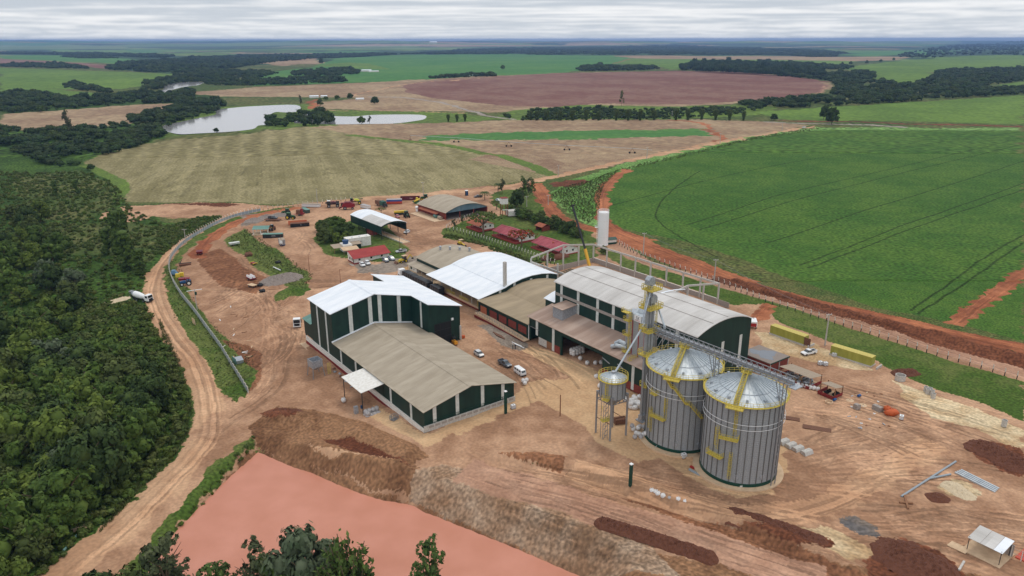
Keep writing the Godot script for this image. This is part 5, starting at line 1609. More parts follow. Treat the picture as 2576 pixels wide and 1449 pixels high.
	# workshop
	t = thing("workshop", "wide workshop with beige curved roof, blue gable sheet and red brick side", "workshop", Vector3(-34.9, hh(-34.9, -383.1), -383.1), 37)
	var wp := arch(-0.5, 27.5, 3.9, 3.4, 16)
	part(t, "arched_roof", mb().sheet(wp, -29.5, 0.6, 0.16), M.beige_roof)
	var gp := []
	for p in arch(0, 27, 3.7, 3.3, 12): gp.append(Vector2(p[0], p[1]))
	part(t, "gable_sheet", mb().prism(gp, -0.25, 0.0), M.blue_metal)
	part(t, "side_wall", mb().box(0, -0.3, -29, 0.3, 3.8, 0), M.brick_red)
	part(t, "back_wall", mb().prism(arch_wall(0.3, 27, -0.3, 3.7, 3.3), -29, -28.7), M.brick_red)
	part(t, "side_wall", mb().box(26.7, -0.3, -28.7, 27, 3.8, -0.3), M.brick_red)
	for x in [8.7, 17.6, 26.5]: part(t, "post", mb().box(x, -0.3, -0.3, x + 0.4, 3.75, 0.05), M.brick_red)
	part(t, "awning", mb().sheet([[-2.6, 2.5], [0, 2.9]], -25, -6, 0.1), M.clay_roof)
	part(t, "side_slab", mb().box(-7, -0.4, -26, 0, 0.12, 0), M.slab)
	part(t, "floor", mb().box(0.3, -0.3, -28.7, 26.7, 0.06, 0.0), M.gravel_grey)
	var Rw := Basis(Vector3.UP, deg_to_rad(37))
	for k in 2: single("fuel_tank", ["green fuel drum lying by the workshop's brick wall", "cream fuel drum lying by the workshop's corner"][k], "tank", mb().tube(Vector3(-1.2, 1.0, 0), Vector3(1.2, 1.0, 0), 0.85, 0.85, 16), M.green_roof if k == 0 else M.thatch, t.position + Rw * Vector3(-1.8, 0.1, -7.5 + k * 4.5), 130)
	single("fuel_tank", "white round tank on a stand at the workshop's far corner", "tank", mb().ball(Vector3(0, 2.2, 0), Vector3(1.0, 0.9, 1.0), 14, 8).box(-0.6, 0, -0.6, 0.6, 1.4, 0.6), M.white_paint, t.position + Rw * Vector3(-1.6, 0.1, -27.5))
	# little pavilion by the slope
	t = thing("pavilion", "open pavilion with sea green roof and white posts above the slope", "shed", at(668, 590), 5)
	part(t, "floor_slab", mb().box(-6.5, -0.6, -6.5, 2, 0.15, 1.5), M.slab)
	part(t, "roof_slope", mb().hexa_roof(-6.2, 1.8, 0.8, 2.9, -3, 3.9, 0.12), M.green_roof)
	part(t, "roof_slope", mb().hexa_roof(-6.2, 1.8, -3.02, 3.9, -6.8, 2.9, 0.12), M.green_roof)
	for x in [-5.8, -2.2, 1.4]:
		for z in [0.4, -6.4]: part(t, "post", mb().box(x - 0.15, 0.15, z - 0.15, x + 0.15, 3.0, z + 0.15), M.white_wall)
	part(t, "low_wall", mb().box(-2.2, 0.15, 0.3, 1.5, 0.9, 0.55), M.white_wall)
	# tall white tank, pump house
	t = thing("standpipe_tank", "tall slim white water tank with caged ladder and top rail", "tank", Vector3(42.0, 0, -331.5))
	part(t, "shell", mb().lathe(Vector3.ZERO, [[2.5, -0.3], [2.5, 0.4], [2.4, 0.5], [2.4, 15.3], [2.25, 15.5], [0, 15.75]], 40), M.white_paint)
	for y in [4.0, 7.7, 11.4]: part(t, "weld_band", mb().lathe(Vector3.ZERO, [[2.4, y], [2.43, y + 0.05], [2.4, y + 0.1]], 40), M.white_wall)
	var rp := []
	for k in 25: rp.append(Vector3(cos(TAU * k / 24) * 2.35, 15.4, sin(TAU * k / 24) * 2.35))
	part(t, "top_rail", mb().rails(rp, 1.1, 0.07, 0.9), M.white_paint)
	var lad := mb()
	for x in [-3.0, -2.55]: lad.beam(Vector3(x, 0, 0.4), Vector3(x, 16.5, 0.4), 0.08)
	for k in 36: lad.beam(Vector3(-3.0, 0.4 + k * 0.45, 0.4), Vector3(-2.55, 0.4 + k * 0.45, 0.4), 0.05)
	for k in 14: lad.beam(Vector3(-3.1, 2.6 + k, 1.0), Vector3(-2.45, 2.6 + k, 1.0), 0.05).beam(Vector3(-3.1, 2.6 + k, 0.4), Vector3(-3.1, 2.6 + k, 1.0), 0.05)
	part(t, "ladder", lad, M.white_paint)
	part(t, "rest_platform", mb().box(-3.9, 8.3, -0.2, -2.4, 8.4, 1.2).rails([Vector3(-2.5, 8.4, 1.2), Vector3(-3.9, 8.4, 1.2), Vector3(-3.9, 8.4, -0.2)], 1.0, 0.06, 0.5), M.white_paint)
	t = thing("pump_house", "little white pump house with dark green roof at the white tank's foot", "pump house", at(1524, 616), 20)
	part(t, "wall", mb().box(0, 0.9, -3.4, 5.4, 2.3, 0), M.white_wall)
	part(t, "wall_band", mb().box(-0.02, -0.3, -3.42, 5.42, 0.9, 0.02), M.ring_green)
	part(t, "door", mb().box(5.42, 0, -2.6, 5.48, 2.0, -1.4), M.dark)
	part(t, "roof_slope", mb().hexa_roof(-0.4, 5.8, 0.4, 2.25, -1.7, 3.0, 0.1), M.ring_green)
	part(t, "roof_slope", mb().hexa_roof(-0.4, 5.8, -1.72, 3.0, -3.8, 2.25, 0.1), M.ring_green)
	# water tower
	t = thing("water_tower", "square white water tank on red columns behind the spreading tree", "water tower", Vector3(-4.3, 0, -393.0), 20)
	for x in [-1.6, 1.4]:
		for z in [-1.6, 1.4]: part(t, "column", mb().box(x, -0.2, z, x + 0.3, 6.3, z + 0.3), M.brick_red)
	part(t, "tank", mb().box(-1.75, 6.3, -1.75, 1.8, 9.4, 1.8), M.white_wall)
	part(t, "rim", mb().box(-1.9, 9.4, -1.9, 1.95, 9.6, 1.95), M.brick_red)
	part(t, "beam", mb().box(-1.6, 3.0, 1.35, 1.7, 3.4, 1.75), M.white_wall)
	part(t, "pump_room", mb().box(1.9, -0.2, -2, 9.0, 2.2, 3.0), M.white_wall)
	part(t, "pump_roof", mb().box(1.8, 2.2, -2.1, 9.2, 2.4, 3.1), M.concrete)
	# scrap sheds by the silos
	for k in 2:
		var c: Vector3 = [Vector3(80.0, 0, -187.4), Vector3(85.1, 0, -178.8)][k]
		var hw: float = [2.7, 1.8][k]
		var hl: float = [4.9, 2.3][k]
		t = thing("scrap_shed", ["open lean-to with weathered board roof over red bins of scrap", "small open lean-to with weathered board roof over black hoses"][k], "shed", c, TURN)
		for j in int(hl * 2 / 0.7): part(t, "board", mb().hexa_roof(-hl + j * 0.7, -hl + j * 0.7 + 0.66, hw + 0.4, 2.4, -hw - 0.4, 3.3 + 0.02 * (j % 3), 0.06), M.thatch)
		for ch in t.get_children(): ch.rotation_degrees.y = 90
		for x in [-hw, hw]:
			for z in [-hl + 0.2, hl - 0.2]: part(t, "post", mb().beam(Vector3(x, 0, z), Vector3(x, 2.9, z), 0.18), M.wood)
		for z in [-hl, hl - 0.2]: part(t, "low_wall", mb().box(-hw - 0.6, 0, z, hw, 0.9, z + 0.2), M.red_band)
		part(t, "low_wall", mb().box(-hw - 0.8, 0, -hl, -hw - 0.6, 0.9, hl), M.red_band)
		part(t, "floor", mb().box(-hw - 0.6, -0.2, -hl, hw, 0.05, hl), M.slab)
		for j in (14 if k == 0 else 6):
			single("scrap_part", ["tangle of grey scrap metal heaped in the board-roofed lean-to", "black hose coil heaped in the small lean-to"][k], "scrap", mb().ball(Vector3.ZERO, Vector3(0.7, 0.5, 0.6), 8, 5, 0.3, j), M.zinc if k == 0 else M.rubber, c + Basis(Vector3.UP, deg_to_rad(TURN)) * Vector3(rng.randf_range(-hw * 0.7, hw * 0.7), 0.35 + 0.25 * (j % 3), rng.randf_range(-hl * 0.8, hl * 0.8)), j * 37, ["scrap metal in the lean-to", "hoses in the small lean-to"][k])
	t = thing("metal_roof_shelter", "shelter with grey ribbed metal roof on thin black posts at a slab", "shelter", Vector3(87.7, 0, -114.2), TURN)
	for j in 3: part(t, "roof_panel", mb().hexa_roof([-2.9, -0.75, 1.45][j], [-0.8, 1.4, 2.95][j], 2.4, 2.75, -2.4, 3.3, 0.08), [M.grey_roof, M.grey_roof, M.white_roof][j])
	for ch in t.get_children(): ch.rotation_degrees.y = -90
	for x in [-2.1, 2.1]:
		for z in [-2.7, 2.7]: part(t, "post", mb().beam(Vector3(x, 0, z), Vector3(x, 2.9, z), 0.1), M.black_steel)
	part(t, "slab", mb().box(-3.0, -0.2, -3.4, 3.6, 0.1, 3.2), M.slab)
	part(t, "back_wall", mb().box(2.2, 0.1, -2.8, 2.4, 2.5, 3.2), M.block)
	# gas tanks at the corner
	t = thing("gas_tank", "white horizontal gas tank on a red-edged slab inside a wire fence", "tank", Vector3(96.2, 0, -111.6), TURN)
	part(t, "shell", mb().tube(Vector3(0, 1.5, -2.4), Vector3(0, 1.5, 2.4), 0.9, 0.9, 24).ball(Vector3(0, 1.5, 2.4), Vector3(0.9, 0.9, 0.45), 20, 10).ball(Vector3(0, 1.5, -2.4), Vector3(0.9, 0.9, 0.45), 20, 10), M.white_paint)
	for z in [-1.6, 1.6]: part(t, "saddle", mb().box(-0.8, 0, z - 0.2, 0.8, 0.9, z + 0.2), M.concrete)
	part(t, "slab", mb().box(-2.6, -0.2, -3.6, 2.6, 0.14, 4.0), paint(rgb(196, 92, 74), 0.8))
	part(t, "valve_post", mb().box(-2.0, 0.14, 2.6, -1.6, 1.5, 3.0).tube(Vector3(-1.8, 1.5, 2.8), Vector3(-1.8, 2.0, 2.8), 0.2), M.red_paint)
	for k in 6:
		var z := -4.2 + k * 1.7
		part(t, "fence_post", mb().beam(Vector3(-3.1, 0, z), Vector3(-3.1, 2.1, z), 0.12).beam(Vector3(-3.1, 2.1, z), Vector3(-3.4, 2.4, z), 0.12), M.post)
	part(t, "fence_wire", mb().beam(Vector3(-3.1, 1.9, -4.2), Vector3(-3.1, 1.9, 4.3), 0.05).beam(Vector3(-3.1, 1.0, -4.2), Vector3(-3.1, 1.0, 4.3), 0.05), M.steel)
	# farmsteads far off
	var far := [[921, 180, 18, 6, 30, "long white farm shed beside a tree in the green fields"], [940, 181, 10, 4, 30, "low farm building at the end of the far farm track"], [790, 246, 9, 4, 14, "small white shed beside the lake road"], [815, 245, 9, 3.5, 10, "white tank shed near the lake road trees"], [905, 251, 10, 3, 12, "low pale house by the round tree field"], [1360, 106, 60, 22, 90, "grain elevator block on the skyline"], [1090, 109, 70, 30, 110, "dark farm buildings and trees on the skyline"], [1184, 190, 9, 3, 14, "tiny white shed among the dark trees"]]
	for f in far:
		var p := at(f[0], f[1])
		t = thing("farm_building", f[5], "farm building", p, 25)
		part(t, "wall", mb().box(-f[4] * 0.5, -1, -f[2] * 0.4, f[4] * 0.5, f[3] * 0.7, f[2] * 0.4), M.white_wall)
		part(t, "roof", mb().prism([Vector2(-f[2] * 0.45, f[3] * 0.7), Vector2(f[2] * 0.45, f[3] * 0.7), Vector2(0, f[3])], -f[4] * 0.52, f[4] * 0.52), M.white_roof)
		t.get_child(1).rotation_degrees.y = 90

# ---------------------------------------------------------------- loose things in the yards
func heap(label: String, pts: Array, wide: float, tall: float, mat: Material, called := "soil_heap") -> void:
	var line := smooth_line(flat_pixels(pts, 0), 6) if pts.size() > 2 else flat_pixels(pts, 0)
	var c := line[line.size() / 2]
	var o := Vector3(c.x, hh(c.x, c.y), c.y)
	var m := mb()
	var along := Vector2.RIGHT if line.size() < 2 else (line[line.size() - 1] - line[0])
	var half := maxf(along.length() * 0.5, 0.01)
	along = along.normalized()
	var n := maxi(14, int((half + wide) * 2.0 / 0.3))
	var k := maxi(12, int(wide * 2.0 / 0.3))
	n = mini(n, 90); k = mini(k, 40)
	var grid := []
	var mid := (line[0] + line[line.size() - 1]) * 0.5
	for i in n + 1:
		var row := []
		for j in k + 1:
			var s := lerpf(-half - wide, half + wide, float(i) / n)
			var w := lerpf(-wide, wide, float(j) / k)
			var q := mid + along * s + Vector2(-along.y, along.x) * w
			var over := maxf(absf(s) - half, 0.0)
			var d := sqrt(over * over + w * w) / wide
			d *= 1.0 + 0.22 * noise.get_noise_2d(q.x * 0.4 + 31.0, q.y * 0.4)
			var y := tall * maxf(0.0, 1.0 - d) * (1.15 - 0.35 * (1.0 - d)) - 0.25 * smoothstep(0.9, 1.05, d)
			y += (noise.get_noise_2d(q.x * 0.9, q.y * 0.9) * 0.6 + noise.get_noise_2d(q.x * 2.3, q.y * 2.3) * 0.4 + noise.get_noise_2d(q.x * 5.0, q.y * 5.0) * 0.2) * minf(tall, 1.4) * clampf(1.0 - d, 0.0, 0.6)
			row.append(Vector3(q.x, hh(q.x, q.y) + 0.03 + y, q.y) - o)
		grid.append(row)
	for i in n:
		for j in k:
			m.quad(grid[i][j], grid[i + 1][j], grid[i + 1][j + 1], grid[i][j + 1], Vector3.ZERO if false else ((grid[i + 1][j] - grid[i][j]).cross(grid[i][j + 1] - grid[i][j]) * (1.0 if (grid[i + 1][j] - grid[i][j]).cross(grid[i][j + 1] - grid[i][j]).y > 0 else -1.0)))
	single(called, label, "heap", m, mat, o)

var sack_meshes := []
func sack(label: String, p: Vector3, s: float, grey := false, group := "") -> void:
	if sack_meshes.is_empty():
		for k in 4:
			var m := mb()
			var f := func(th: float, ph: float) -> Vector3:
				var d := Vector3(cos(th) * sin(ph), cos(ph), sin(th) * sin(ph))
				var q := pow(pow(absf(d.x), 3.2) + pow(absf(d.y), 2.6) + pow(absf(d.z), 3.2), -1.0 / 3.0)
				var w := 1.0 + 0.06 * sin(th * 5.0 + k) * sin(ph * 3.0) + 0.05 * sin(th * 9.0 + ph * 7.0 + k * 2.0)
				var y := d.y * q * 0.52 * w + 0.5
				if ph < 0.6: y += (0.6 - ph) * 0.28 * (1.0 + 0.5 * sin(th * 2.0 + k))
				return Vector3(d.x * q * 0.52 * w, y, d.z * q * 0.52 * w)
			for a in 14:
				for b in 9:
					var q := []
					for e in [[a, b], [a + 1, b], [a + 1, b + 1], [a, b + 1]]: q.append(f.call(TAU * e[0] / 14.0, PI * e[1] / 9.0))
					var mid: Vector3 = (q[0] + q[2]) * 0.5 - Vector3(0, 0.5, 0)
					m.tri(q[0], q[1], q[2], mid); m.tri(q[0], q[2], q[3], mid)
			for e in [[0.32, 0.32], [-0.32, 0.32], [0.32, -0.32], [-0.32, -0.32]]: m.beam(Vector3(e[0], 0.95, e[1]), Vector3(e[0] * 0.7, 1.2, e[1] * 0.8), 0.05)
			sack_meshes.append(m.mesh())
	var o := put(self, numbered("bulk_sack"), sack_meshes[rng.randi() % 4], M.bag_grey if grey else M.bag)
	o.position = p
	o.rotation = Vector3(rng.randf_range(-0.12, 0.12), rng.randf_range(0, TAU), rng.randf_range(-0.12, 0.12))
	o.scale = Vector3.ONE * s
	tag(o, label, "sack", group)

func tote(label: String, p: Vector3, turn: float) -> void:
	var t := thing("tote_tank", label, "tote", p, turn, "caged plastic totes")
	part(t, "pallet", mb().box(-0.6, 0, -0.5, 0.6, 0.15, 0.5), M.wood)
	part(t, "bottle", mb().box(-0.54, 0.16, -0.46, 0.54, 1.12, 0.46), M.white_paint)
	part(t, "lid", mb().tube(Vector3(0, 1.12, 0), Vector3(0, 1.2, 0), 0.14), M.black_steel)
	var c := mb()
	for y in [0.3, 0.6, 0.9, 1.14]:
		for z in [-0.5, 0.5]: c.beam(Vector3(-0.6, y, z), Vector3(0.6, y, z), 0.03)
		for x in [-0.6, 0.6]: c.beam(Vector3(x, y, -0.5), Vector3(x, y, 0.5), 0.03)
	for k in 5:
		for z in [-0.5, 0.5]: c.beam(Vector3(-0.6 + k * 0.3, 0.15, z), Vector3(-0.6 + k * 0.3, 1.14, z), 0.03)
	part(t, "cage", c, M.steel)

func yard_things() -> void:
	# containers
	for k in 2:
		var q: Array = [[Vector3(92.2, 0, -213.5), 126.4], [Vector3(105.5, 0, -197.6), 131.5]][k]
		var t := thing("shipping_container", ["faded yellow-green container with its end doors standing open", "faded yellow-green container with a small dark window in its side"][k], "container", q[0], q[1], "yellow-green containers on the lawn's edge")
		part(t, "body", mb().box(0, 0.35, -2.44, 12.19, 2.85, 0), M.container)
		part(t, "roof", mb().box(-0.03, 2.85, -2.47, 12.22, 2.95, 0.03), M.container_top)
		for j in 42: part(t, "rib", mb().box(0.12 + j * 0.285, 0.5, 0.0, 0.25 + j * 0.285, 2.75, 0.04), M.container)
		for x in [0.0, 12.0]: part(t, "corner_post", mb().box(x, 0.3, 0.0, x + 0.19, 2.9, 0.06), M.container_top)
		part(t, "plinth", mb().box(-0.2, -0.2, -2.6, 12.4, 0.35, 0.35), M.concrete)
		part(t, "notice", mb().box(11.4, 1.6, 0.05, 11.7, 2.6, 0.08), M.white_paint)
		if k == 0: part(t, "door", mb().box(-2.2, 0.4, -2.5, -0.05, 2.8, -2.4), M.rust)
		else: part(t, "window", mb().box(9.2, 1.6, 0.05, 9.9, 2.3, 0.09), M.dark)
		part(t, "retaining_wall", mb().box(-2.0, -0.2, -3.0, -1.7, 0.7, 0.4), M.concrete)
	# sacks
	for k in 30:
		var lay := k / 18
		var p := at(1596, 1020) + Vector3(rng.randf_range(-2.2, 2.2), 0, rng.randf_range(-3.4, 3.0)) * (1.0 - lay * 0.3)
		sack("white bulk sack in the big pile behind the small bin's legs", p + Vector3(0, lay * 0.85, 0), 1.05, false, "sacks piled behind the small bin")
	for k in 14:
		var p := at(1606, 1092) + Vector3(rng.randf_range(-1.7, 1.5), 0, rng.randf_range(-2.6, 2.4))
		sack("grey-white bulk sack heaped at the foot of the silo with the winding stair", p + Vector3(0, 0.75 if k % 3 == 0 else 0.0, 0), 0.95, k % 2 == 0, "sacks heaped at the silo's foot")
	for q in [[1640, 1240], [1649, 1243], [1655, 1247], [1668, 1252], [1684, 1257], [1706, 1262], [1724, 1268]]:
		sack("white bulk sack in the row along the grass bank", at(q[0], q[1]), 1.0 if q[0] != 1684 else 0.75, q[0] == 1684, "sacks in a row on the bank")
	for k in 13:
		sack("dirty grey bulk sack stacked beside the shed's white canopy", L(-6.5 + (k % 4) * 1.05, 19.4 - (k / 4 % 2) * 1.2, -3.0 + 0.8 * (k / 8)), 1.1, true, "grey sacks beside the canopy")
	sack("single upright white sack with a tied neck near the canopy", at(865, 1011), 1.2)
	for q in [[1316, 962], [1324, 960], [1320, 968]]: sack("white bulk sack in the clump in front of the white van", at(q[0], q[1]), 1.05, false, "sacks in front of the van")
	for k in 16:
		sack("white bulk sack stacked inside the open bay", L(58.0 + (k % 4) * 1.15, 12.8 - (k / 4 % 2) * 1.2, 0.02 + 0.9 * (k / 8)), 1.1, false, "sacks stacked in the open bay")
	for q in [[57.0, 4.5], [59.0, 3.2], [60.5, 2.4], [57.6, 8.2]]: sack("white bulk sack standing alone on the open bay floor", L(q[0], q[1], 0.02), 1.1, false, "single sacks in the open bay")
	for k in 6: sack("off-white bulk sack leaning on the lean-to's red bins", Vector3(78.2 + k * 0.85, 0, -183.6 + k * 0.55), 1.0, k == 1, "sacks beside the lean-to")
	for q in [[1500, 951], [1508, 975]]: sack("white bulk sack standing by itself left of the small bin", at(q[0], q[1]), 1.1, false, "sacks by the small bin")
	# totes
	tote("caged white tote standing beside its twin on bare ground", at(2063, 918), 20)
	tote("caged white tote standing beside its twin on bare ground", at(2076, 920), 15)
	tote("caged grey tote at the near end of a container", at(2098, 897), 10)
	tote("caged white tote beside the orange tarpaulin heap", at(2267, 1055), 60)
	tote("caged tote near the green post on the apron", at(1291, 1028), 30)
	tote("caged tote standing under the second silo's shade", at(1720, 1152), 20)
	# heaps
	heap("long ridge of dark red-brown spoil on the clay bank", [1520, 1318, 1600, 1345, 1700, 1372, 1780, 1402], 2.1, 1.6, M.soil)
	heap("broad dark red spoil heap below the silos", [1850, 1300, 1950, 1325, 2040, 1362], 3.2, 1.3, M.soil)
	heap("dark spoil mound beside the metal-roof shelter track", [2270, 1400, 2330, 1430], 5.5, 2.2, M.soil)
	heap("dark red spoil mound at the edge of the sandy ground", [2480, 1130, 2560, 1170], 4.5, 1.9, M.soil)
	heap("pale sand heap inside the angle of the long pipes", [2395, 1225, 2425, 1245], 2.4, 0.9, M.sand)
	heap("small brown gravel heap next to the pale sand heap", [2358, 1252], 2.0, 0.8, M.soil)
	heap("large grey gravel heap at the foot of the grass slope", [690, 708, 725, 700], 6.0, 2.8, M.gravel_grey, "gravel_heap")
	heap("grey gravel heap beside the low-loader", [640, 556], 5.0, 2.2, M.gravel_grey, "gravel_heap")
	heap("grey gravel heap behind the green tractors", [672, 547], 5.0, 2.0, M.gravel_grey, "gravel_heap")
	heap("grey gravel heap farthest along the fence road", [700, 541, 716, 542], 4.0, 1.6, M.gravel_grey, "gravel_heap")
	heap("dark red heap near the pond's upper bank", [700, 1040, 740, 1044], 3.0, 1.2, M.soil)
	heap("pale rubble heap beside the mixer truck", [215, 782, 260, 770, 310, 752], 3.0, 0.8, M.sand)
	# posts, hopper, pipes
	for q in [[1272, 1040, 6.15, "dark green square post with white cap near the shed's gable corner"], [1585, 1227, 5.7, "dark green square post with white cap on the grass bank"]]:
		var t := thing("green_post", q[3], "post", at(q[0], q[1]), TURN)
		part(t, "shaft", mb().box(-0.28, -0.2, -0.28, 0.28, q[2], 0.28), M.ring_green)
		part(t, "cap", mb().box(-0.34, q[2], -0.34, 0.34, q[2] + 0.18, 0.34), M.white_paint)
	single("timber_post", "bare timber post standing in the dirt before the apron", "post", mb().tube(Vector3(0, -0.3, 0), Vector3(0, 5.9, 0), 0.16, 0.13), M.wood, at(1409, 1046))
	var t := thing("steel_hopper", "grey square steel hopper on four splayed legs beside the tall hall", "hopper", Vector3(-57.2, -3.0, -197.2), 41)
	var hb := mb()
	for s in [[-1.6, -1.6, 1.6, -1.5], [-1.6, 1.5, 1.6, 1.6], [-1.6, -1.5, -1.5, 1.5], [1.5, -1.5, 1.6, 1.5]]: hb.box(s[0], 3.2, s[1], s[2], 5.4, s[3])
	part(t, "bin", hb, M.zinc)
	part(t, "cone", mb().taper(-0.3, -0.3, 0.3, 0.3, 2.0, 3.2, -1.25, -1.25, -1.25), M.zinc)
	for x in [-1.0, 1.0]:
		for z in [-1.0, 1.0]: part(t, "leg", mb().beam(Vector3(x * 1.85, 0, z * 1.85), Vector3(x * 1.5, 3.3, z * 1.5), 0.2), M.steel)
	var ylad := mb()
	for x in [-0.4, 0.4]: ylad.beam(Vector3(x, 0, 0), Vector3(x, 3.6, 0), 0.1)
	for k in 9: ylad.beam(Vector3(-0.4, 0.3 + k * 0.4, 0), Vector3(0.4, 0.3 + k * 0.4, 0), 0.08)
	single("steel_ladder", "short yellow ladder frame propped beside the grey hopper", "ladder", ylad, M.yellow, Vector3(-53.6, -3.0, -198.4), 20)
	single("steel_trestle", "yellow triangular steel trestle leaning on the shed's white plinth", "trestle", mb().taper(-0.9, -0.4, 0.9, 0.4, 0, 2.0, 0.8, 0.8, 0.3), M.yellow, L(-1.2, 34.2, -2.9), 30)
	single("cabinet", "grey steel cabinet standing beside the white canopy", "cabinet", mb().box(-0.5, 0, -0.4, 0.5, 2.3, 0.4), M.zinc, L(-8.0, 22.0, -2.95), 40)
	single("barrel", "dark blue barrel under the white canopy's edge", "barrel", mb().lathe(Vector3.ZERO, [[0.3, 0], [0.32, 0.45], [0.3, 0.9], [0, 0.92]], 14), M.tank_blue, L(-5.5, 24.0, -2.95))
	for k in 9: single("scrap_part", "odd machine part lying along the shed's white plinth", "scrap", mb().ball(Vector3.ZERO, Vector3(0.6, 0.4, 0.4), 7, 5, 0.35, k), [M.zinc, M.steel, M.rust][k % 3], L(-1.3 - (k % 2) * 0.7, 35.5 + k * 2.0, -2.75), k * 50, "scrap along the plinth")
	single("crate", "open steel-frame crate on the slab beside the shed wall", "crate", mb().box(-0.9, 0, -0.7, 0.9, 0.1, 0.7).rails([Vector3(-0.9, 0.1, -0.7), Vector3(0.9, 0.1, -0.7), Vector3(0.9, 0.1, 0.7), Vector3(-0.9, 0.1, 0.7), Vector3(-0.9, 0.1, -0.7)], 1.1, 0.1, 0.6), M.steel, at(992, 1055), 50)
	single("rebar_crate", "rusty crate of rods standing between the small bin's legs", "crate", mb().box(-1.5, 0, -0.9, 1.5, 1.4, 0.9).beam(Vector3(-1.7, 1.5, 0.2), Vector3(1.6, 1.6, -0.3), 0.15), M.rust, at(1559, 1064), 15)
	for k in 4: 
		var c: Vector3 = [Vector3(63.8, 0, -153.7), Vector3(64.9, 0, -152.1), Vector3(66.0, 0, -150.6), Vector3(67.4, 0, -149.0)][k]
		var m := mb().prism([Vector2(-0.9, 0), Vector2(0.9, 0), Vector2(0.55, 0.8), Vector2(0.2, 0.85), Vector2(-0.2, 0.85), Vector2(-0.55, 0.8)], -1.3, 1.3)
		single("drain_channel", "upturned precast concrete channel in the row beside the silo", "channel", m, M.concrete, c, 118, "concrete channels in a row")
	for q in [[2055, 1078, 6.5, 2.0], [1985, 1052, 5.0, 1.8]]: single("steel_plate", "rusty brown steel plate lying on the dirt", "plate", mb().box(-q[2] * 0.5, 0, -q[3] * 0.5, q[2] * 0.5, 0.12, q[3] * 0.5), M.rust, at(q[0], q[1], 0.05), -22, "rusty plates on the dirt")
	for q in [[1773, 1194, 8.0, M.red_paint, "red steel beam lying beside the ladder silo's slab"], [1770, 1202, 8.0, M.pipe_grey, "grey steel beam lying beside the red one"]]:
		single("steel_beam", q[4], "beam", mb().box(-q[2] * 0.5, 0, -0.22, q[2] * 0.5, 0.35, 0.22), q[3], at(q[0], q[1]), -52)
	var pa0 := at(2267, 1251)
	var pa1 := at(2404, 1163)
	lying("pipe", "long grey pipe lying across the mud towards the bundle of beams", pa0, pa1, 0.22, M.pipe_grey)
	lying("pipe", "shorter grey pipe meeting the long one at an angle", at(2336, 1206), at(2391, 1195), 0.22, M.pipe_grey)
	for k in 4: lying("steel_beam", "galvanised beam in the bundle beside the sand heap", at(2402 + k * 5, 1190 - k * 2), at(2503 + k * 3, 1240 - k * 3), 0.2, M.galv_roof, "bundle of galvanised beams")
	lying("timber", "timber baulk lying across another like a cross", at(2275, 1248), at(2284, 1281), 0.2, M.wood, "crossed timbers")
	lying("timber", "timber baulk lying across another like a cross", at(2262, 1266), at(2296, 1268), 0.2, M.wood, "crossed timbers")
	lying("timber", "loose grey plank lying below the metal-roof shelter", at(2412, 1436), at(2425, 1414), 0.18, M.concrete)
	for k in 3: single("concrete_slab", "thin concrete slab lying beside the shelter's floor", "slab", mb().box(-1.0, 0, -0.7, 1.0, 0.15, 0.7), M.slab, at(2398 + k * 13, 1372 + k * 6), TURN, "loose slabs beside the shelter")
	for q in [[2328, 985], [2333, 991], [2339, 988], [2344, 994], [2347, 1002]]: single("concrete_ring", "upright concrete well ring in the cluster at the lawn's edge", "well ring", tube_open(0.55, 0.45, 1.5), M.concrete, at(q[0], q[1]), 0, "well rings at the lawn's edge")
	single("concrete_ring", "lone upright concrete ring near the right end of the lawn", "well ring", tube_open(0.6, 0.5, 1.7), M.concrete, at(2525, 1072))
	single("ring_tank", "wide concrete ring tank standing in a dug pit", "tank", tube_open(1.35, 1.2, 1.7), M.concrete, Vector3(108.0, -0.2, -187.6))
	heap("dark red cut bank behind the concrete ring tank", [2262, 940, 2292, 938], 2.4, 1.5, M.soil)
	single("tarpaulin_heap", "bright orange tarpaulin thrown over stacked blocks", "tarpaulin", mb().ball(Vector3(0, 0.7, 0), Vector3(1.7, 1.0, 1.3), 14, 9, 0.2, 2).ball(Vector3(-0.6, 1.2, -0.8), Vector3(0.9, 0.9, 0.9), 10, 7, 0.2, 5), M.orange_tarp, at(2240, 1043))
	for q in [[2202, 1030], [2212, 1035], [2155, 1028]]: single("block_stack", "strapped stack of grey paving blocks near the orange tarpaulin", "blocks", mb().box(-0.7, 0, -0.6, 0.7, 1.2, 0.6).box(-0.65, 1.2, -0.55, 0.3, 1.35, 0.55), M.block, at(q[0], q[1]), 25, "block stacks near the tarpaulin")
	for q in [[2138, 1008], [2171, 1020]]: single("well_lid", "round concrete well lid with a raised hub on the ground", "lid", mb().lathe(Vector3.ZERO, [[1.0, 0], [1.0, 0.1], [0.2, 0.25], [0.15, 0.5], [0, 0.5]], 24), M.slab, at(q[0], q[1]), 0, "concrete well lids")
	single("well_lid", "shallow concrete basin ring beside the blue barrel", "basin", tube_open(1.0, 0.8, 0.5), M.slab, at(2085, 1014))
	for q in [[2099, 1008, "blue barrel lying beside the concrete basin"], [2161, 998, "blue drum among the rubble of pipes"]]: single("barrel", q[2], "barrel", mb().tube(Vector3(-0.45, 0.35, 0), Vector3(0.45, 0.35, 0), 0.35), M.pvc_blue, at(q[0], q[1]), 30)
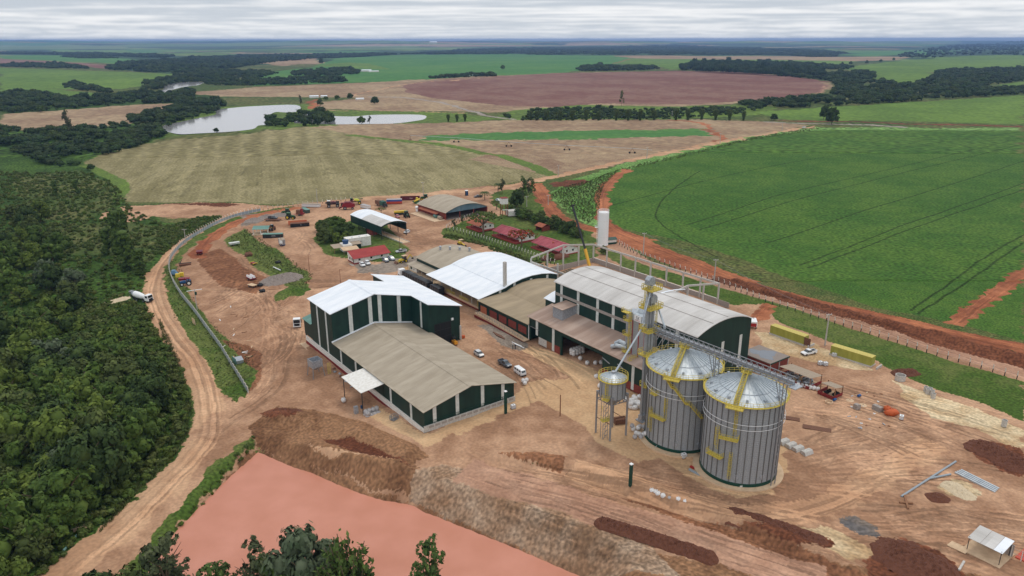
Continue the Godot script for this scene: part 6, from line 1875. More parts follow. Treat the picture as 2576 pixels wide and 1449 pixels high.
	for k in 26:
		var q := Vector2(rng.randf_range(2130, 2240), rng.randf_range(988, 1078))
		single("debris_piece", "scrap of pale rubble strewn around the block stacks", "rubble", mb().box(-0.5, 0, -0.12, 0.5, 0.15, 0.12) if k % 2 else mb().ball(Vector3.ZERO, Vector3(0.4, 0.22, 0.3), 7, 4, 0.3, k), [M.bag, M.zinc, M.wood, M.slab][k % 4], at(q.x, q.y), rng.randf_range(0, 180), "rubble around the block stacks")
	for k in 16:
		var q := Vector2(rng.randf_range(540, 640), rng.randf_range(770, 900))
		single("debris_piece", "pale board or pipe lying in the churned yard by the fence", "board", mb().box(-0.9, 0, -0.15, 0.9, 0.12, 0.15), [M.bag, M.wood, M.slab][k % 3], at(q.x, q.y), rng.randf_range(0, 180), "boards in the churned yard")
	for k in 5: lying("timber", "dark old rail lying on the grey gravel before the brick bays", at(1240 + k * 2, 836 + k * 2), at(1262 + k * 2, 846 + k * 2), 0.14, M.rust, "old rails on the gravel")
	for k in 2: lying("pipe", "white plastic pipe lying beside the apron's corner", at(1288 + k * 6, 861 + k * 4), at(1312 + k * 6, 872 + k * 4), 0.12, M.white_paint, "white pipes beside the apron")
	single("water_trough", "concrete trough upturned on the verge beside a green net", "trough", mb().taper(-1.5, -0.6, 1.5, 0.6, 0, 0.8, 0.15, 0.15, 0.1).box(-1.7, 0.75, -0.7, 1.7, 0.95, 0.7), M.slab, at(206, 1333), 8)
	lying("net_roll", "strip of pale green netting lying in the grass below the trough", at(198, 1345), at(160, 1388), 0.25, M.green_roof)
	for q in [[488, 815, "tan board leaning on the fence's outer side", M.slab], [590, 914, "green board leaning on the fence's inner side", M.green_roof]]:
		single("board", q[2], "board", mb().box(-0.05, 0, -1.6, 0.05, 1.9, 1.6), q[3], at(q[0], q[1]), 40)
	single("skip_box", "grey metal skip lying in the grass by the fence", "skip", mb().taper(-1.6, -0.9, 1.6, 0.9, 0, 1.1, -0.2, -0.2, -0.15), M.zinc, at(602, 910), -60)
	var sg := thing("yard_sign", "white sign board on a rusty post at the slope's top", "sign", at(709, 622), -10)
	part(sg, "post", mb().beam(Vector3(0, 0, 0), Vector3(0, 6, 0), 0.12), M.rust_pole)
	part(sg, "board", mb().box(-0.9, 1.8, 0.07, 0.6, 3.4, 0.12), M.white_paint)
	for k in 2: worker(k)

func tube_open(r: float, ri: float, h: float) -> MB:
	return mb().lathe(Vector3.ZERO, [[r, 0], [r, h], [ri, h], [ri, 0.05], [0, 0.05]], 20)

func lying(called: String, label: String, p: Vector3, q: Vector3, r: float, mat: Material, group := "") -> void:
	var o := (p + q) * 0.5
	o.y = minf(p.y, q.y)
	var up := Vector3(0, r, 0)
	var m := mb()
	if called == "pipe" or called == "net_roll": m.tube(p - o + up, q - o + up, r, r, 12)
	else: m.beam(p - o + up, q - o + up, r * 2.0, r * 1.6)
	single(called, label, called.replace("_", " "), m, mat, o, 0, group)

# two workers: one continuous skin meshed from a smooth union of tapered limbs
func worker(k: int) -> void:
	var j := [
		[Vector3(0, 1.0, 0), Vector3(0, 1.38, 0.02), 0.15, 0.18], [Vector3(-0.16, 1.42, 0), Vector3(0.16, 1.42, 0), 0.09, 0.09], [Vector3(0, 1.45, 0), Vector3(0, 1.58, 0.02), 0.06, 0.06],
		[Vector3(0, 1.62, 0.03), Vector3(0, 1.7, 0.02), 0.095, 0.1], [Vector3(-0.09, 0.95, 0), Vector3(-0.11, 0.5, 0.03), 0.105, 0.075], [Vector3(-0.11, 0.5, 0.03), Vector3(-0.12, 0.08, -0.02), 0.075, 0.05], [Vector3(-0.12, 0.05, -0.04), Vector3(-0.13, 0.04, 0.16), 0.05, 0.045],
		[Vector3(0.09, 0.95, 0), Vector3(0.13, 0.5, 0.05 + 0.06 * k), 0.105, 0.075], [Vector3(0.13, 0.5, 0.05 + 0.06 * k), Vector3(0.15, 0.08, 0.0), 0.075, 0.05], [Vector3(0.15, 0.05, -0.02), Vector3(0.17, 0.04, 0.18), 0.05, 0.045]]
	var hands := [Vector3(-0.25, 0.92, 0.22), Vector3(0.28, 1.3, 0.42)] if k == 0 else [Vector3(-0.3, 0.85, 0.05), Vector3(0.3, 0.88, 0.1)]
	for s in 2:
		var x := -0.21 if s == 0 else 0.21
		var el := Vector3(x * 1.35, 1.14, 0.02) if k or s == 0 else Vector3(0.29, 1.2, 0.14)
		var h: Vector3 = hands[s]
		j.append([Vector3(x, 1.41, 0), el, 0.07, 0.055]); j.append([el, h, 0.055, 0.04])
		var d := (h - el).normalized()
		j.append([h, h + d * 0.09, 0.04, 0.035])
		for f in 4: j.append([h + d * 0.08 + Vector3((f - 1.5) * 0.02, 0, 0), h + d * (0.15 + 0.01 * f) + Vector3((f - 1.5) * 0.024, -0.02, 0.01), 0.011, 0.009])
		j.append([h + d * 0.03 + Vector3(0.03 if s == 0 else -0.03, 0, 0), h + d * 0.1 + Vector3(0.06 if s == 0 else -0.06, 0, 0.01), 0.012, 0.01])
	var c := 0.03
	var lo := Vector3(-0.5, -0.03, -0.25)
	var n := Vector3i(34, 62, 28)
	var f := PackedFloat32Array()
	f.resize(n.x * n.y * n.z)
	f.fill(9.0)
	for b in j:
		var a: Vector3 = b[0]
		var e: Vector3 = b[1]
		var mn := ((a.min(e) - lo - Vector3.ONE * 0.28) / c).floor()
		var mx := ((a.max(e) - lo + Vector3.ONE * 0.28) / c).ceil()
		for z in range(maxi(0, int(mn.z)), mini(n.z, int(mx.z))):
			for y in range(maxi(0, int(mn.y)), mini(n.y, int(mx.y))):
				for x in range(maxi(0, int(mn.x)), mini(n.x, int(mx.x))):
					var p := lo + Vector3(x, y, z) * c
					var t := clampf((p - a).dot(e - a) / (e - a).length_squared(), 0.0, 1.0)
					var d := p.distance_to(a.lerp(e, t)) - lerpf(b[2], b[3], t)
					var i := (z * n.y + y) * n.x + x
					var h := maxf(0.05 - absf(f[i] - d), 0.0) / 0.05
					f[i] = minf(f[i], d) - h * h * 0.0125
	var m := mb()
	m.coloured = true
	var vert := {}
	var val := func(x: int, y: int, z: int) -> float: return f[(z * n.y + y) * n.x + x]
	for z in n.z - 1:
		for y in n.y - 1:
			for x in n.x - 1:
				var s := Vector3.ZERO
				var cnt := 0
				for q in [[0, 0, 0, 1, 0, 0], [0, 0, 0, 0, 1, 0], [0, 0, 0, 0, 0, 1], [1, 0, 0, 1, 1, 0], [1, 0, 0, 1, 0, 1], [0, 1, 0, 1, 1, 0], [0, 1, 0, 0, 1, 1], [0, 0, 1, 1, 0, 1], [0, 0, 1, 0, 1, 1], [1, 1, 0, 1, 1, 1], [1, 0, 1, 1, 1, 1], [0, 1, 1, 1, 1, 1]]:
					var a: float = f[((z + q[2]) * n.y + y + q[1]) * n.x + x + q[0]]
					var e: float = f[((z + q[5]) * n.y + y + q[4]) * n.x + x + q[3]]
					if (a < 0.0) != (e < 0.0):
						s += Vector3(q[0], q[1], q[2]).lerp(Vector3(q[3], q[4], q[5]), a / (a - e))
						cnt += 1
				if cnt: vert[Vector3i(x, y, z)] = lo + (Vector3(x, y, z) + s / cnt) * c
	var axes := [Vector3i(1, 0, 0), Vector3i(0, 1, 0), Vector3i(0, 0, 1)]
	for key: Vector3i in vert:
		for ax in 3:
			var u: Vector3i = axes[(ax + 1) % 3]
			var w: Vector3i = axes[(ax + 2) % 3]
			var a := f[(key.z * n.y + key.y) * n.x + key.x]
			var kk: Vector3i = key + axes[ax]
			if kk.x >= n.x or kk.y >= n.y or kk.z >= n.z: continue
			var e := f[(kk.z * n.y + kk.y) * n.x + kk.x]
			if (a < 0.0) == (e < 0.0) or not (vert.has(key - u) and vert.has(key - w) and vert.has(key - u - w)): continue
			var out := Vector3(axes[ax]) * (1.0 if a < 0.0 else -1.0)
			var mid: Vector3 = vert[key]
			m.tint = (Color(0.03, 0.04, 0.06) if k else Color(0.10, 0.12, 0.12)) if mid.y < 0.98 else (Color(0.20, 0.24, 0.22) if k == 0 else Color(0.05, 0.06, 0.08))
			if mid.y > 1.5 or mid.distance_to(hands[0]) < 0.17 or mid.distance_to(hands[1]) < 0.17: m.tint = Color(0.35, 0.2, 0.13)
			if mid.y < 0.11: m.tint = Color(0.03, 0.025, 0.02)
			m.quad(vert[key], vert[key - u], vert[key - u - w], vert[key - w], out)
	var mat := paint(Color.WHITE, 0.85)
	mat.vertex_color_use_as_albedo = true
	var t := thing("person", ["person in grey work clothes and white helmet, one arm stretched out", "person in dark clothes and white helmet standing beside a colleague"][k], "person", at(1290.0 + k * 6.5, 878), [60.0, -40.0][k], "workers before the open bay")
	part(t, "body", m, mat)
	part(t, "helmet", mb().lathe(Vector3(0, 1.68, 0.02), [[0.16, 0.0], [0.125, 0.02], [0.11, 0.1], [0.06, 0.15], [0, 0.16]], 16), M.white_paint)
	part(t, "face", mb().ball(Vector3(0, 1.6, 0.13), Vector3(0.014, 0.02, 0.02), 6, 4).ball(Vector3(-0.1, 1.62, 0.02), Vector3(0.015, 0.03, 0.02), 6, 4).ball(Vector3(0.1, 1.62, 0.02), Vector3(0.015, 0.03, 0.02), 6, 4), paint(rgb(160, 116, 94), 0.8))
	part(t, "eyes", mb().ball(Vector3(-0.035, 1.64, 0.118), Vector3(0.014, 0.009, 0.01), 6, 4).ball(Vector3(0.035, 1.64, 0.118), Vector3(0.014, 0.009, 0.01), 6, 4).box(-0.025, 1.555, 0.112, 0.025, 1.563, 0.124), M.dark)

# ---------------------------------------------------------------- vehicles: x forward, z across
func heading(u: float, v: float, du: float, dv: float) -> float:
	var p := at(u, v)
	var q := at(u + du, v + dv)
	return rad_to_deg(atan2(-(q.z - p.z), q.x - p.x))

func hull(m: MB, st: Array) -> MB:   # stations [x, y0, y1, half width low, half width high]
	var rings := []
	for s in st:
		var ym: float = lerpf(s[1], s[2], 0.55)
		rings.append([Vector3(s[0], s[1], -s[3]), Vector3(s[0], ym, -maxf(s[3], s[4]) * 1.03), Vector3(s[0], s[2], -s[4]), Vector3(s[0], s[2], s[4]), Vector3(s[0], ym, maxf(s[3], s[4]) * 1.03), Vector3(s[0], s[1], s[3])])
	var mid := Vector3((st[0][0] + st[-1][0]) * 0.5, (st[1][1] + st[1][2]) * 0.5, 0)
	for k in rings.size() - 1:
		for i in 6:
			var a: Vector3 = rings[k][i]
			var b: Vector3 = rings[k][(i + 1) % 6]
			var c: Vector3 = rings[k + 1][(i + 1) % 6]
			var d: Vector3 = rings[k + 1][i]
			var n := (c - a).cross(d - b)
			var o := (a + b + c + d) * 0.25 - Vector3((a.x + c.x) * 0.5, mid.y, 0)
			m.quad(a, b, c, d, n if n.dot(o) > 0.0 else -n)
	for e in [[0, -1.0], [rings.size() - 1, 1.0]]:
		var r: Array = rings[e[0]]
		for i in range(1, 5): m.tri(r[0], r[i], r[i + 1], Vector3(e[1], 0, 0))
	return m

func wheel(t: Node, x: float, z: float, r: float, w: float, rim: Material) -> void:
	var s := signf(z)
	var o := Vector3(x, r, z - s * w * 0.5)
	var ax := Vector3(0, 0, 1)
	var y := part(t, "wheel", mb().lathe(o - ax * w * 0.5, [[r * 0.55, 0], [r * 0.92, 0], [r, w * 0.2], [r, w * 0.8], [r * 0.92, w], [r * 0.55, w]], 20, 0, TAU, ax), M.rubber)
	part(y, "rim", mb().tube(o - ax * w * 0.42, o + ax * w * 0.42, r * 0.58, r * 0.58, 14), rim)

func car(label: String, kind: String, c: Color, where: Vector3, turn: float, group := "") -> void:
	var t := thing("pickup_truck" if kind == "pickup" else "van" if kind == "van" else "car", label, "pickup" if kind == "pickup" else kind if kind == "van" else "car", where, turn, group)
	var body := paint(c, 0.3, 0.0, 0.6)
	body.clearcoat_enabled = true
	body.clearcoat = 0.6
	var rim := paint(rgb(150, 150, 152), 0.4, 0.5)
	if kind == "van":
		part(t, "body", hull(mb(), [[-2.15, 0.4, 1.0, 0.8, 0.82], [-2.1, 0.3, 1.12, 0.84, 0.84], [1.9, 0.3, 1.12, 0.84, 0.84], [2.15, 0.38, 1.0, 0.76, 0.78]]), body)
		part(t, "upper_body", mb().taper(-2.12, -0.83, 2.1, 0.83, 1.12, 1.85, 0.12, 0.3, 0.1), body)
		part(t, "roof", hull(mb(), [[-2.0, 1.85, 1.9, 0.72, 0.6], [-1.8, 1.85, 2.0, 0.74, 0.62], [1.5, 1.85, 2.0, 0.74, 0.62], [1.8, 1.85, 1.9, 0.72, 0.6]]), body)
		for k in 3:
			for s in [-1.0, 1.0]: part(t, "window", mb().taper(-1.75 + k * 1.2, s * 0.79 - 0.03, -0.85 + k * 1.2, s * 0.79 + 0.03, 1.22, 1.72, 0.03, 0.03, 0.0), M.glass)
		part(t, "windscreen", mb().beam(Vector3(2.07, 1.22, 0), Vector3(1.86, 1.74, 0), 1.3, 0.06), M.glass)
		part(t, "bumper", mb().box(2.1, 0.35, -0.8, 2.25, 0.55, 0.8), M.black_steel)
		for x in [-1.25, 1.25]:
			for z in [-0.86, 0.86]: wheel(t, x, z, 0.32, 0.2, rim)
	elif kind == "pickup":
		part(t, "body", hull(mb(), [[-2.55, 0.45, 0.85, 0.8, 0.8], [-2.5, 0.4, 0.92, 0.86, 0.86], [0.3, 0.38, 0.95, 0.88, 0.86], [1.3, 0.38, 1.02, 0.9, 0.82], [2.2, 0.4, 0.98, 0.88, 0.76], [2.55, 0.5, 0.85, 0.76, 0.66]]), body)
		for z in [-0.86, 0.78]: part(t, "bed_side", mb().box(-2.5, 0.92, z, -0.55, 1.25, z + 0.08), body)
		part(t, "tailgate", mb().box(-2.52, 0.9, -0.86, -2.44, 1.22, 0.86), body)
		part(t, "bed_floor", mb().box(-2.44, 0.9, -0.78, -0.55, 0.97, 0.78), M.black_steel)
		part(t, "cab_glass", mb().taper(-0.5, -0.8, 1.35, 0.8, 1.0, 1.6, 0.2, 0.7, 0.14), M.glass)
		part(t, "cab_roof", mb().taper(-0.34, -0.68, 0.72, 0.68, 1.59, 1.7, 0.08, 0.12, 0.08), body)
		for z in [-0.75, 0.75]: part(t, "pillar", mb().beam(Vector3(-0.45, 1.0, z * 1.05), Vector3(-0.3, 1.62, z * 0.9), 0.1).beam(Vector3(0.4, 1.0, z * 1.06), Vector3(0.3, 1.62, z * 0.9), 0.08), body)
		part(t, "bumper", mb().box(2.42, 0.42, -0.75, 2.62, 0.62, 0.75), M.black_steel)
		for z in [-0.6, 0.6]: part(t, "headlight", mb().box(2.4, 0.72, z - 0.15, 2.56, 0.88, z + 0.15), M.white_paint)
		for x in [-1.5, 1.6]:
			for z in [-0.93, 0.93]: wheel(t, x, z, 0.37, 0.24, rim)
	else:
		var up := 0.14 if kind == "suv" else 0.0
		part(t, "body", hull(mb(), [[-2.02, 0.42, 0.85, 0.72, 0.7], [-1.92, 0.28, 1.0 + up, 0.84, 0.78], [-0.9, 0.25, 1.02 + up, 0.88, 0.8], [0.7, 0.25, 1.0 + up, 0.88, 0.8], [1.55, 0.28, 0.92 + up, 0.86, 0.74], [1.98, 0.36, 0.72 + up, 0.74, 0.62]]), body)
		part(t, "glasshouse", mb().taper(-1.85, -0.77, 1.1, 0.77, 0.98 + up, 1.42 + up, 0.4, 0.75, 0.13), M.glass)
		part(t, "roof", hull(mb(), [[-1.5, 1.41 + up, 1.44 + up, 0.64, 0.6], [-1.2, 1.41 + up, 1.5 + up, 0.66, 0.56], [0.1, 1.41 + up, 1.5 + up, 0.66, 0.56], [0.4, 1.41 + up, 1.43 + up, 0.63, 0.58]]), body)
		for z in [-0.71, 0.71]: part(t, "pillar", mb().beam(Vector3(-1.75, 1.0 + up, z * 1.06), Vector3(-1.4, 1.43 + up, z * 0.9), 0.12).beam(Vector3(-0.35, 1.0 + up, z * 1.07), Vector3(-0.4, 1.43 + up, z * 0.91), 0.07), body)
		part(t, "bumper", mb().box(1.86, 0.3, -0.7, 2.06, 0.48, 0.7), M.black_steel)
		for z in [-0.55, 0.55]: part(t, "headlight", mb().box(1.8, 0.62 + up * 0.7, z - 0.16, 1.98, 0.75 + up * 0.7, z + 0.16), M.white_paint)
		for x in [-1.25, 1.28]:
			for z in [-0.9, 0.9]: wheel(t, x, z, 0.32 + up * 0.2, 0.22, rim)

func tractor(label: String, c: Color, yellow: Color, where: Vector3, turn: float, cab := true, s := 1.0) -> Node3D:
	var t := thing("tractor", label, "tractor", where, turn)
	var body := paint(c, 0.4)
	var rim := paint(yellow, 0.5)
	part(t, "hood", hull(mb(), [[0.2, 0.9, 1.75, 0.4, 0.42], [1.6, 0.9, 1.7, 0.38, 0.38], [2.2, 0.9, 1.5, 0.34, 0.3]]), body)
	part(t, "chassis", mb().box(-1.2, 0.6, -0.35, 2.1, 1.0, 0.35), M.black_steel)
	if cab:
		part(t, "cab", mb().taper(-1.3, -0.75, 0.3, 0.75, 1.3, 2.6, 0.1, 0.1, 0.08), M.glass)
		part(t, "cab_roof", mb().taper(-1.45, -0.85, 0.4, 0.85, 2.6, 2.85, 0.1, 0.1, 0.1), body)
		for q in [[-1.25, -0.75], [-1.25, 0.75], [0.28, -0.75], [0.28, 0.75]]: part(t, "cab_post", mb().beam(Vector3(q[0], 1.3, q[1]), Vector3(q[0] * 0.93, 2.62, q[1] * 0.9), 0.09), body)
	else:
		part(t, "seat", mb().box(-0.9, 1.1, -0.3, -0.4, 1.6, 0.3), M.black_steel)
	for z in [-1.2, 1.2]:
		part(t, "fender", mb().beam(Vector3(-1.5, 1.75, z * 0.72), Vector3(-0.1, 1.75, z * 0.72), 0.5, 0.1), body)
		wheel(t, -0.8, z, 0.92, 0.55, rim)
		wheel(t, 1.6, z * 0.92, 0.6, 0.38, rim)
	part(t, "exhaust", mb().tube(Vector3(0.5, 1.7, 0.45), Vector3(0.5, 2.7, 0.45), 0.06), M.black_steel)
	t.scale = Vector3.ONE * s
	return t

func bin_box(label: String, c: Color, where: Vector3, turn: float, len: float, tarp: Material, text := "", h := 1.6, w := 2.5, top := Color.WHITE) -> void:
	var t := thing("truck_body", label, "truck body", where, turn)
	var m := paint(c, 0.6)
	var x := len * 0.5
	var z := w * 0.5
	part(t, "side", mb().box(-x, 0.25, z - 0.08, x, 0.25 + h, z), m)
	part(t, "side", mb().box(-x, 0.25, -z, x, 0.25 + h, -z + 0.08), m)
	for e in [-x, x - 0.08]: part(t, "end", mb().box(e, 0.25, -z + 0.08, e + 0.08, 0.25 + h, z - 0.08), m)
	part(t, "floor", mb().box(-x, 0.0, -z * 0.8, x, 0.25, z * 0.8), M.black_steel)
	for k in int(len / 1.1): part(t, "stake", mb().box(-x + 0.4 + k * 1.1, 0.25, z, -x + 0.5 + k * 1.1, 0.25 + h, z + 0.06), m)
	if tarp: part(t, "tarpaulin", hull(mb(), [[-x - 0.05, 0.2 + h, 0.32 + h, z + 0.05, z - 0.3], [-x + 0.6, 0.15 + h, 0.62 + h, z + 0.06, z - 0.7], [0, 0.1 + h, 0.5 + h, z + 0.06, z - 0.6], [x - 0.6, 0.15 + h, 0.6 + h, z + 0.06, z - 0.7], [x + 0.05, 0.2 + h, 0.32 + h, z + 0.05, z - 0.3]]), tarp)
	if top != Color.WHITE: part(t, "top_board", mb().box(-x, 0.25 + h * 0.55, z, x, 0.25 + h, z + 0.07), paint(top, 0.6))
	if text:
		var f := SystemFont.new()
		f.font_names = PackedStringArray(["Droid Sans"])
		var tm := TextMesh.new()
		tm.font = f; tm.text = text; tm.font_size = 64; tm.pixel_size = 0.0125; tm.depth = 0.04
		var o := put(t, "lettering", tm, M.white_paint)
		o.position = Vector3(x * 0.1, 0.25 + h * 0.5, z + 0.1)

func machine(label: String, called: String, category: String, where: Vector3, turn: float, pieces: Array, wheels := []) -> Node3D:
	var t := thing(called, label, category, where, turn)
	for p in pieces: part(t, p[0], p[1], p[2])
	for w in wheels: wheel(t, w[0], w[1], w[2], w[3], w[4])
	return t

func vehicles() -> void:
	var white := rgb(228, 230, 232)
	car("silver-white hatchback parked behind the beige-roofed shed", "car", rgb(206, 208, 210), at(1205, 894), heading(1205, 894, 20, 14))
	car("old blue-grey pickup with an open wooden bed behind the van", "pickup", rgb(74, 86, 98), at(1270, 919), heading(1270, 919, 20, 11))
	car("white minibus van with dark windows beside white sacks", "van", rgb(238, 240, 242), at(1308, 941), heading(1308, 941, 20, 13))
	car("white pickup with black bed parked below a container", "pickup", rgb(232, 234, 236), at(2034, 891), heading(2034, 891, -20, 4))
	var dn := heading(913, 667, 12, 10)
	car("white car nose to the yard by the office, beside another white car", "suv", white, Z8(1530, 1100), dn, "white cars at the office")
	car("white car nose to the yard by the office, beside another white car", "suv", white, Z8(1603, 1075), dn, "white cars at the office")
	car("slate grey car parked by the office's far end", "suv", rgb(110, 120, 132), Z8(1862, 1035), dn + 8)
	car("pale grey car parked nearest the yellow backhoe", "suv", rgb(150, 160, 172), Z8(1948, 1012), dn + 8)
	car("silver pickup parked by the rusty pole", "pickup", rgb(186, 188, 190), Z8(2085, 905), heading(960, 600, -20, 3))
	car("white car beside the weigh canopy", "car", white, Z8(2165, 625), heading(1000, 590, -16, 8))
	car("dark pickup near the palm tree", "pickup", rgb(46, 50, 56), Z7(985, 115), heading(1200, 490, -16, 1))
	car("silver-blue car under the teal shade cloth", "car", rgb(170, 184, 196), Z7(1275, 170), heading(1250, 500, 10, 3))
	car("white pickup driving along the far dirt road", "pickup", rgb(232, 232, 232), at(2022, 322), heading(2022, 322, -20, 2))
	car("dark blue pickup loaded on the low trailer", "pickup", rgb(40, 50, 62), Z8(245, 445) + Vector3(0, 0.9, 0), heading(690, 552, 20, 0))
	car("red car beside the yellow planter", "car", rgb(176, 50, 56), Z8(2035, 405), heading(1000, 556, 8, 6))
	# trailer under the dark pickup
	machine("low flat trailer carrying a dark pickup", "low_trailer", "trailer", Z8(245, 452), heading(690, 552, 20, 0), [["deck", mb().box(-4.5, 0.65, -1.3, 4.2, 0.88, 1.3), M.rust], ["rail", mb().box(-4.5, 0.88, -1.3, 4.2, 1.0, -1.2), M.rust], ["drawbar", mb().beam(Vector3(4.2, 0.7, 0), Vector3(5.8, 0.6, 0), 0.16), M.rust]], [[-2.2, -1.3, 0.4, 0.25, M.steel], [-2.2, 1.3, 0.4, 0.25, M.steel], [-3.2, -1.3, 0.4, 0.25, M.steel], [-3.2, 1.3, 0.4, 0.25, M.steel]])
	# concrete mixer truck
	var mx := machine("white concrete mixer truck with grey drum end entering the dirt road", "mixer_truck", "truck", at(358, 757), heading(345, 756, 30, 4), [
		["chassis", mb().box(-4.2, 0.75, -0.5, 4.3, 1.05, 0.5), M.black_steel], ["cab", mb().taper(2.5, -1.22, 4.4, 1.22, 0.75, 2.9, 0.05, 0.25, 0.06), M.white_paint], ["windscreen", mb().beam(Vector3(4.33, 1.85, 0), Vector3(4.16, 2.75, 0), 2.1, 0.08), M.glass], ["grille", mb().box(4.3, 0.8, -0.9, 4.46, 1.6, 0.9), M.dark],
		["side_window", mb().box(2.9, 1.8, 1.12, 3.9, 2.6, 1.22), M.glass], ["side_window", mb().box(2.9, 1.8, -1.22, 3.9, 2.6, -1.12), M.glass], ["bumper", mb().box(4.3, 0.45, -1.2, 4.6, 0.8, 1.2), M.black_steel],
		["drum", mb().lathe(Vector3(-4.1, 2.7, 0), [[0.7, 0.0], [1.15, 1.0], [1.2, 2.6], [1.0, 4.6], [0.55, 5.9], [0, 6.1]], 28, 0, TAU, Vector3(0.985, -0.17, 0)), M.white_paint], ["drum_collar", mb().lathe(Vector3(-4.25, 2.72, 0), [[0.5, -0.2], [0.74, 0.1], [1.16, 1.1]], 28, 0, TAU, Vector3(0.985, -0.17, 0)), M.pipe_grey],
		["hopper", mb().taper(-5.2, -0.6, -4.2, 0.6, 2.6, 3.5, -0.2, 0, -0.2), M.steel], ["chute", mb().beam(Vector3(-4.9, 2.3, 0), Vector3(-5.8, 1.3, 0.3), 0.5, 0.15), M.steel], ["pedestal", mb().box(-4.3, 1.05, -0.6, -3.9, 2.1, 0.6), M.black_steel], ["water_tank", mb().tube(Vector3(2.2, 1.6, -1.0), Vector3(2.2, 1.6, 1.0), 0.4), M.white_paint]],
		[[3.4, -1.2, 0.52, 0.32, M.steel], [3.4, 1.2, 0.52, 0.32, M.steel], [1.7, -1.2, 0.52, 0.32, M.steel], [1.7, 1.2, 0.52, 0.32, M.steel], [-1.6, -1.2, 0.52, 0.32, M.steel], [-1.6, 1.2, 0.52, 0.32, M.steel], [-2.9, -1.2, 0.52, 0.32, M.steel], [-2.9, 1.2, 0.52, 0.32, M.steel]])
	mx.scale = Vector3.ONE
	# lorries with tarpaulins along the dock
	for k in 3:
		var b: float = [85.5, 96.0, 106.0][k]
		var t := plant("tarp_trailer", ["rounded black covered tanker trailer, last in the dock row", "long black tarpaulined trailer in the middle of the dock row", "black tarpaulined trailer hitched behind the white cab"][k], "trailer", 54.8, b, 0)
		var len: float = [6.5, 10.5, 9.0][k]
		part(t, "bed", mb().box(-1.25, 1.0, -len * 0.5, 1.25, 2.9, len * 0.5), M.black_tarp)
		var m := mb()
		m.xf = Transform3D(Basis(Vector3.UP, PI / 2), Vector3.ZERO)
		hull(m, [[-len * 0.5, 2.8, 3.0, 1.3, 1.1], [-len * 0.3, 2.8, 3.5, 1.3, 0.5], [0, 2.8, 3.3, 1.3, 0.7], [len * 0.3, 2.8, 3.55, 1.3, 0.5], [len * 0.5, 2.8, 3.0, 1.3, 1.1]])
		part(t, "tarpaulin", m, M.black_tarp)
		for j in 5: part(t, "strap", mb().beam(Vector3(-1.28, 1.1, -len * 0.4 + j * len * 0.2), Vector3(-1.28, 2.9, -len * 0.4 + j * len * 0.2), 0.06), M.steel)
		for z in [-len * 0.35, len * 0.2, len * 0.35]:
			for x in [-1.1, 1.1]: part(t, "wheel", mb().tube(Vector3(x - 0.14, 0.5, z), Vector3(x + 0.14, 0.5, z), 0.5, 0.5, 16), M.rubber)
	for k in 2:
		var t := thing("lorry_cab", ["white lorry cab at the head of the dock row", "white lorry cab peeping from behind the green annex"][k], "lorry", [L(54.8, 113.2), at(748, 822)][k], [TURN + 90.0, heading(748, 822, -2, 20)][k])
		part(t, "cab", mb().taper(-1.1, -1.2, 1.1, 1.2, 0.7, 3.0, 0.05, 0.25, 0.05), M.white_paint)
		part(t, "windscreen", mb().beam(Vector3(1.03, 1.7, 0), Vector3(0.86, 2.8, 0), 2.1, 0.08), M.glass)
		part(t, "grille", mb().box(1.05, 0.7, -0.9, 1.18, 1.5, 0.9), M.dark)
		part(t, "bumper", mb().box(1.0, 0.4, -1.2, 1.3, 0.72, 1.2), M.white_paint)
		part(t, "chassis", mb().box(-6.0, 0.6, -0.5, 0.9, 1.0, 0.5), M.black_steel)
		for x in [0.2, -3.4, -4.6]:
			for z in [-1.2, 1.2]: wheel(t, x, z, 0.5, 0.3, M.steel)
	# farm machinery round the back yard
	var jd := rgb(38, 84, 44)
	var gold := rgb(206, 176, 44)
	tractor("green tractor with yellow wheel rims in front of another", jd, gold, Z8(490, 425), heading(760, 545, 20, 0), true, 1.25)
	tractor("green tractor half hidden behind its twin", jd, gold, Z8(440, 360), heading(760, 540, -20, 1), true, 1.2)
	tractor("green tractor facing the white car, hitched to the yellow planter", rgb(54, 74, 52), rgb(70, 70, 60), Z8(2165, 400), heading(1020, 555, 12, 10), true, 1.2)
	tractor("green cab tractor behind the beige-roofed workshop", jd, gold, Z8(2425, 150), heading(1060, 505, -20, 1), true, 1.2)
	tractor("old blue tractor with white wheels by the fence", rgb(40, 84, 130), rgb(226, 226, 220), at(470, 717), heading(470, 717, -20, 3), false, 1.1)
	var red := paint(rgb(128, 30, 38), 0.45)
	var maroon := paint(rgb(106, 28, 36), 0.5)
	var jgreen := paint(jd, 0.45)
	var yel := paint(rgb(214, 186, 60), 0.5)
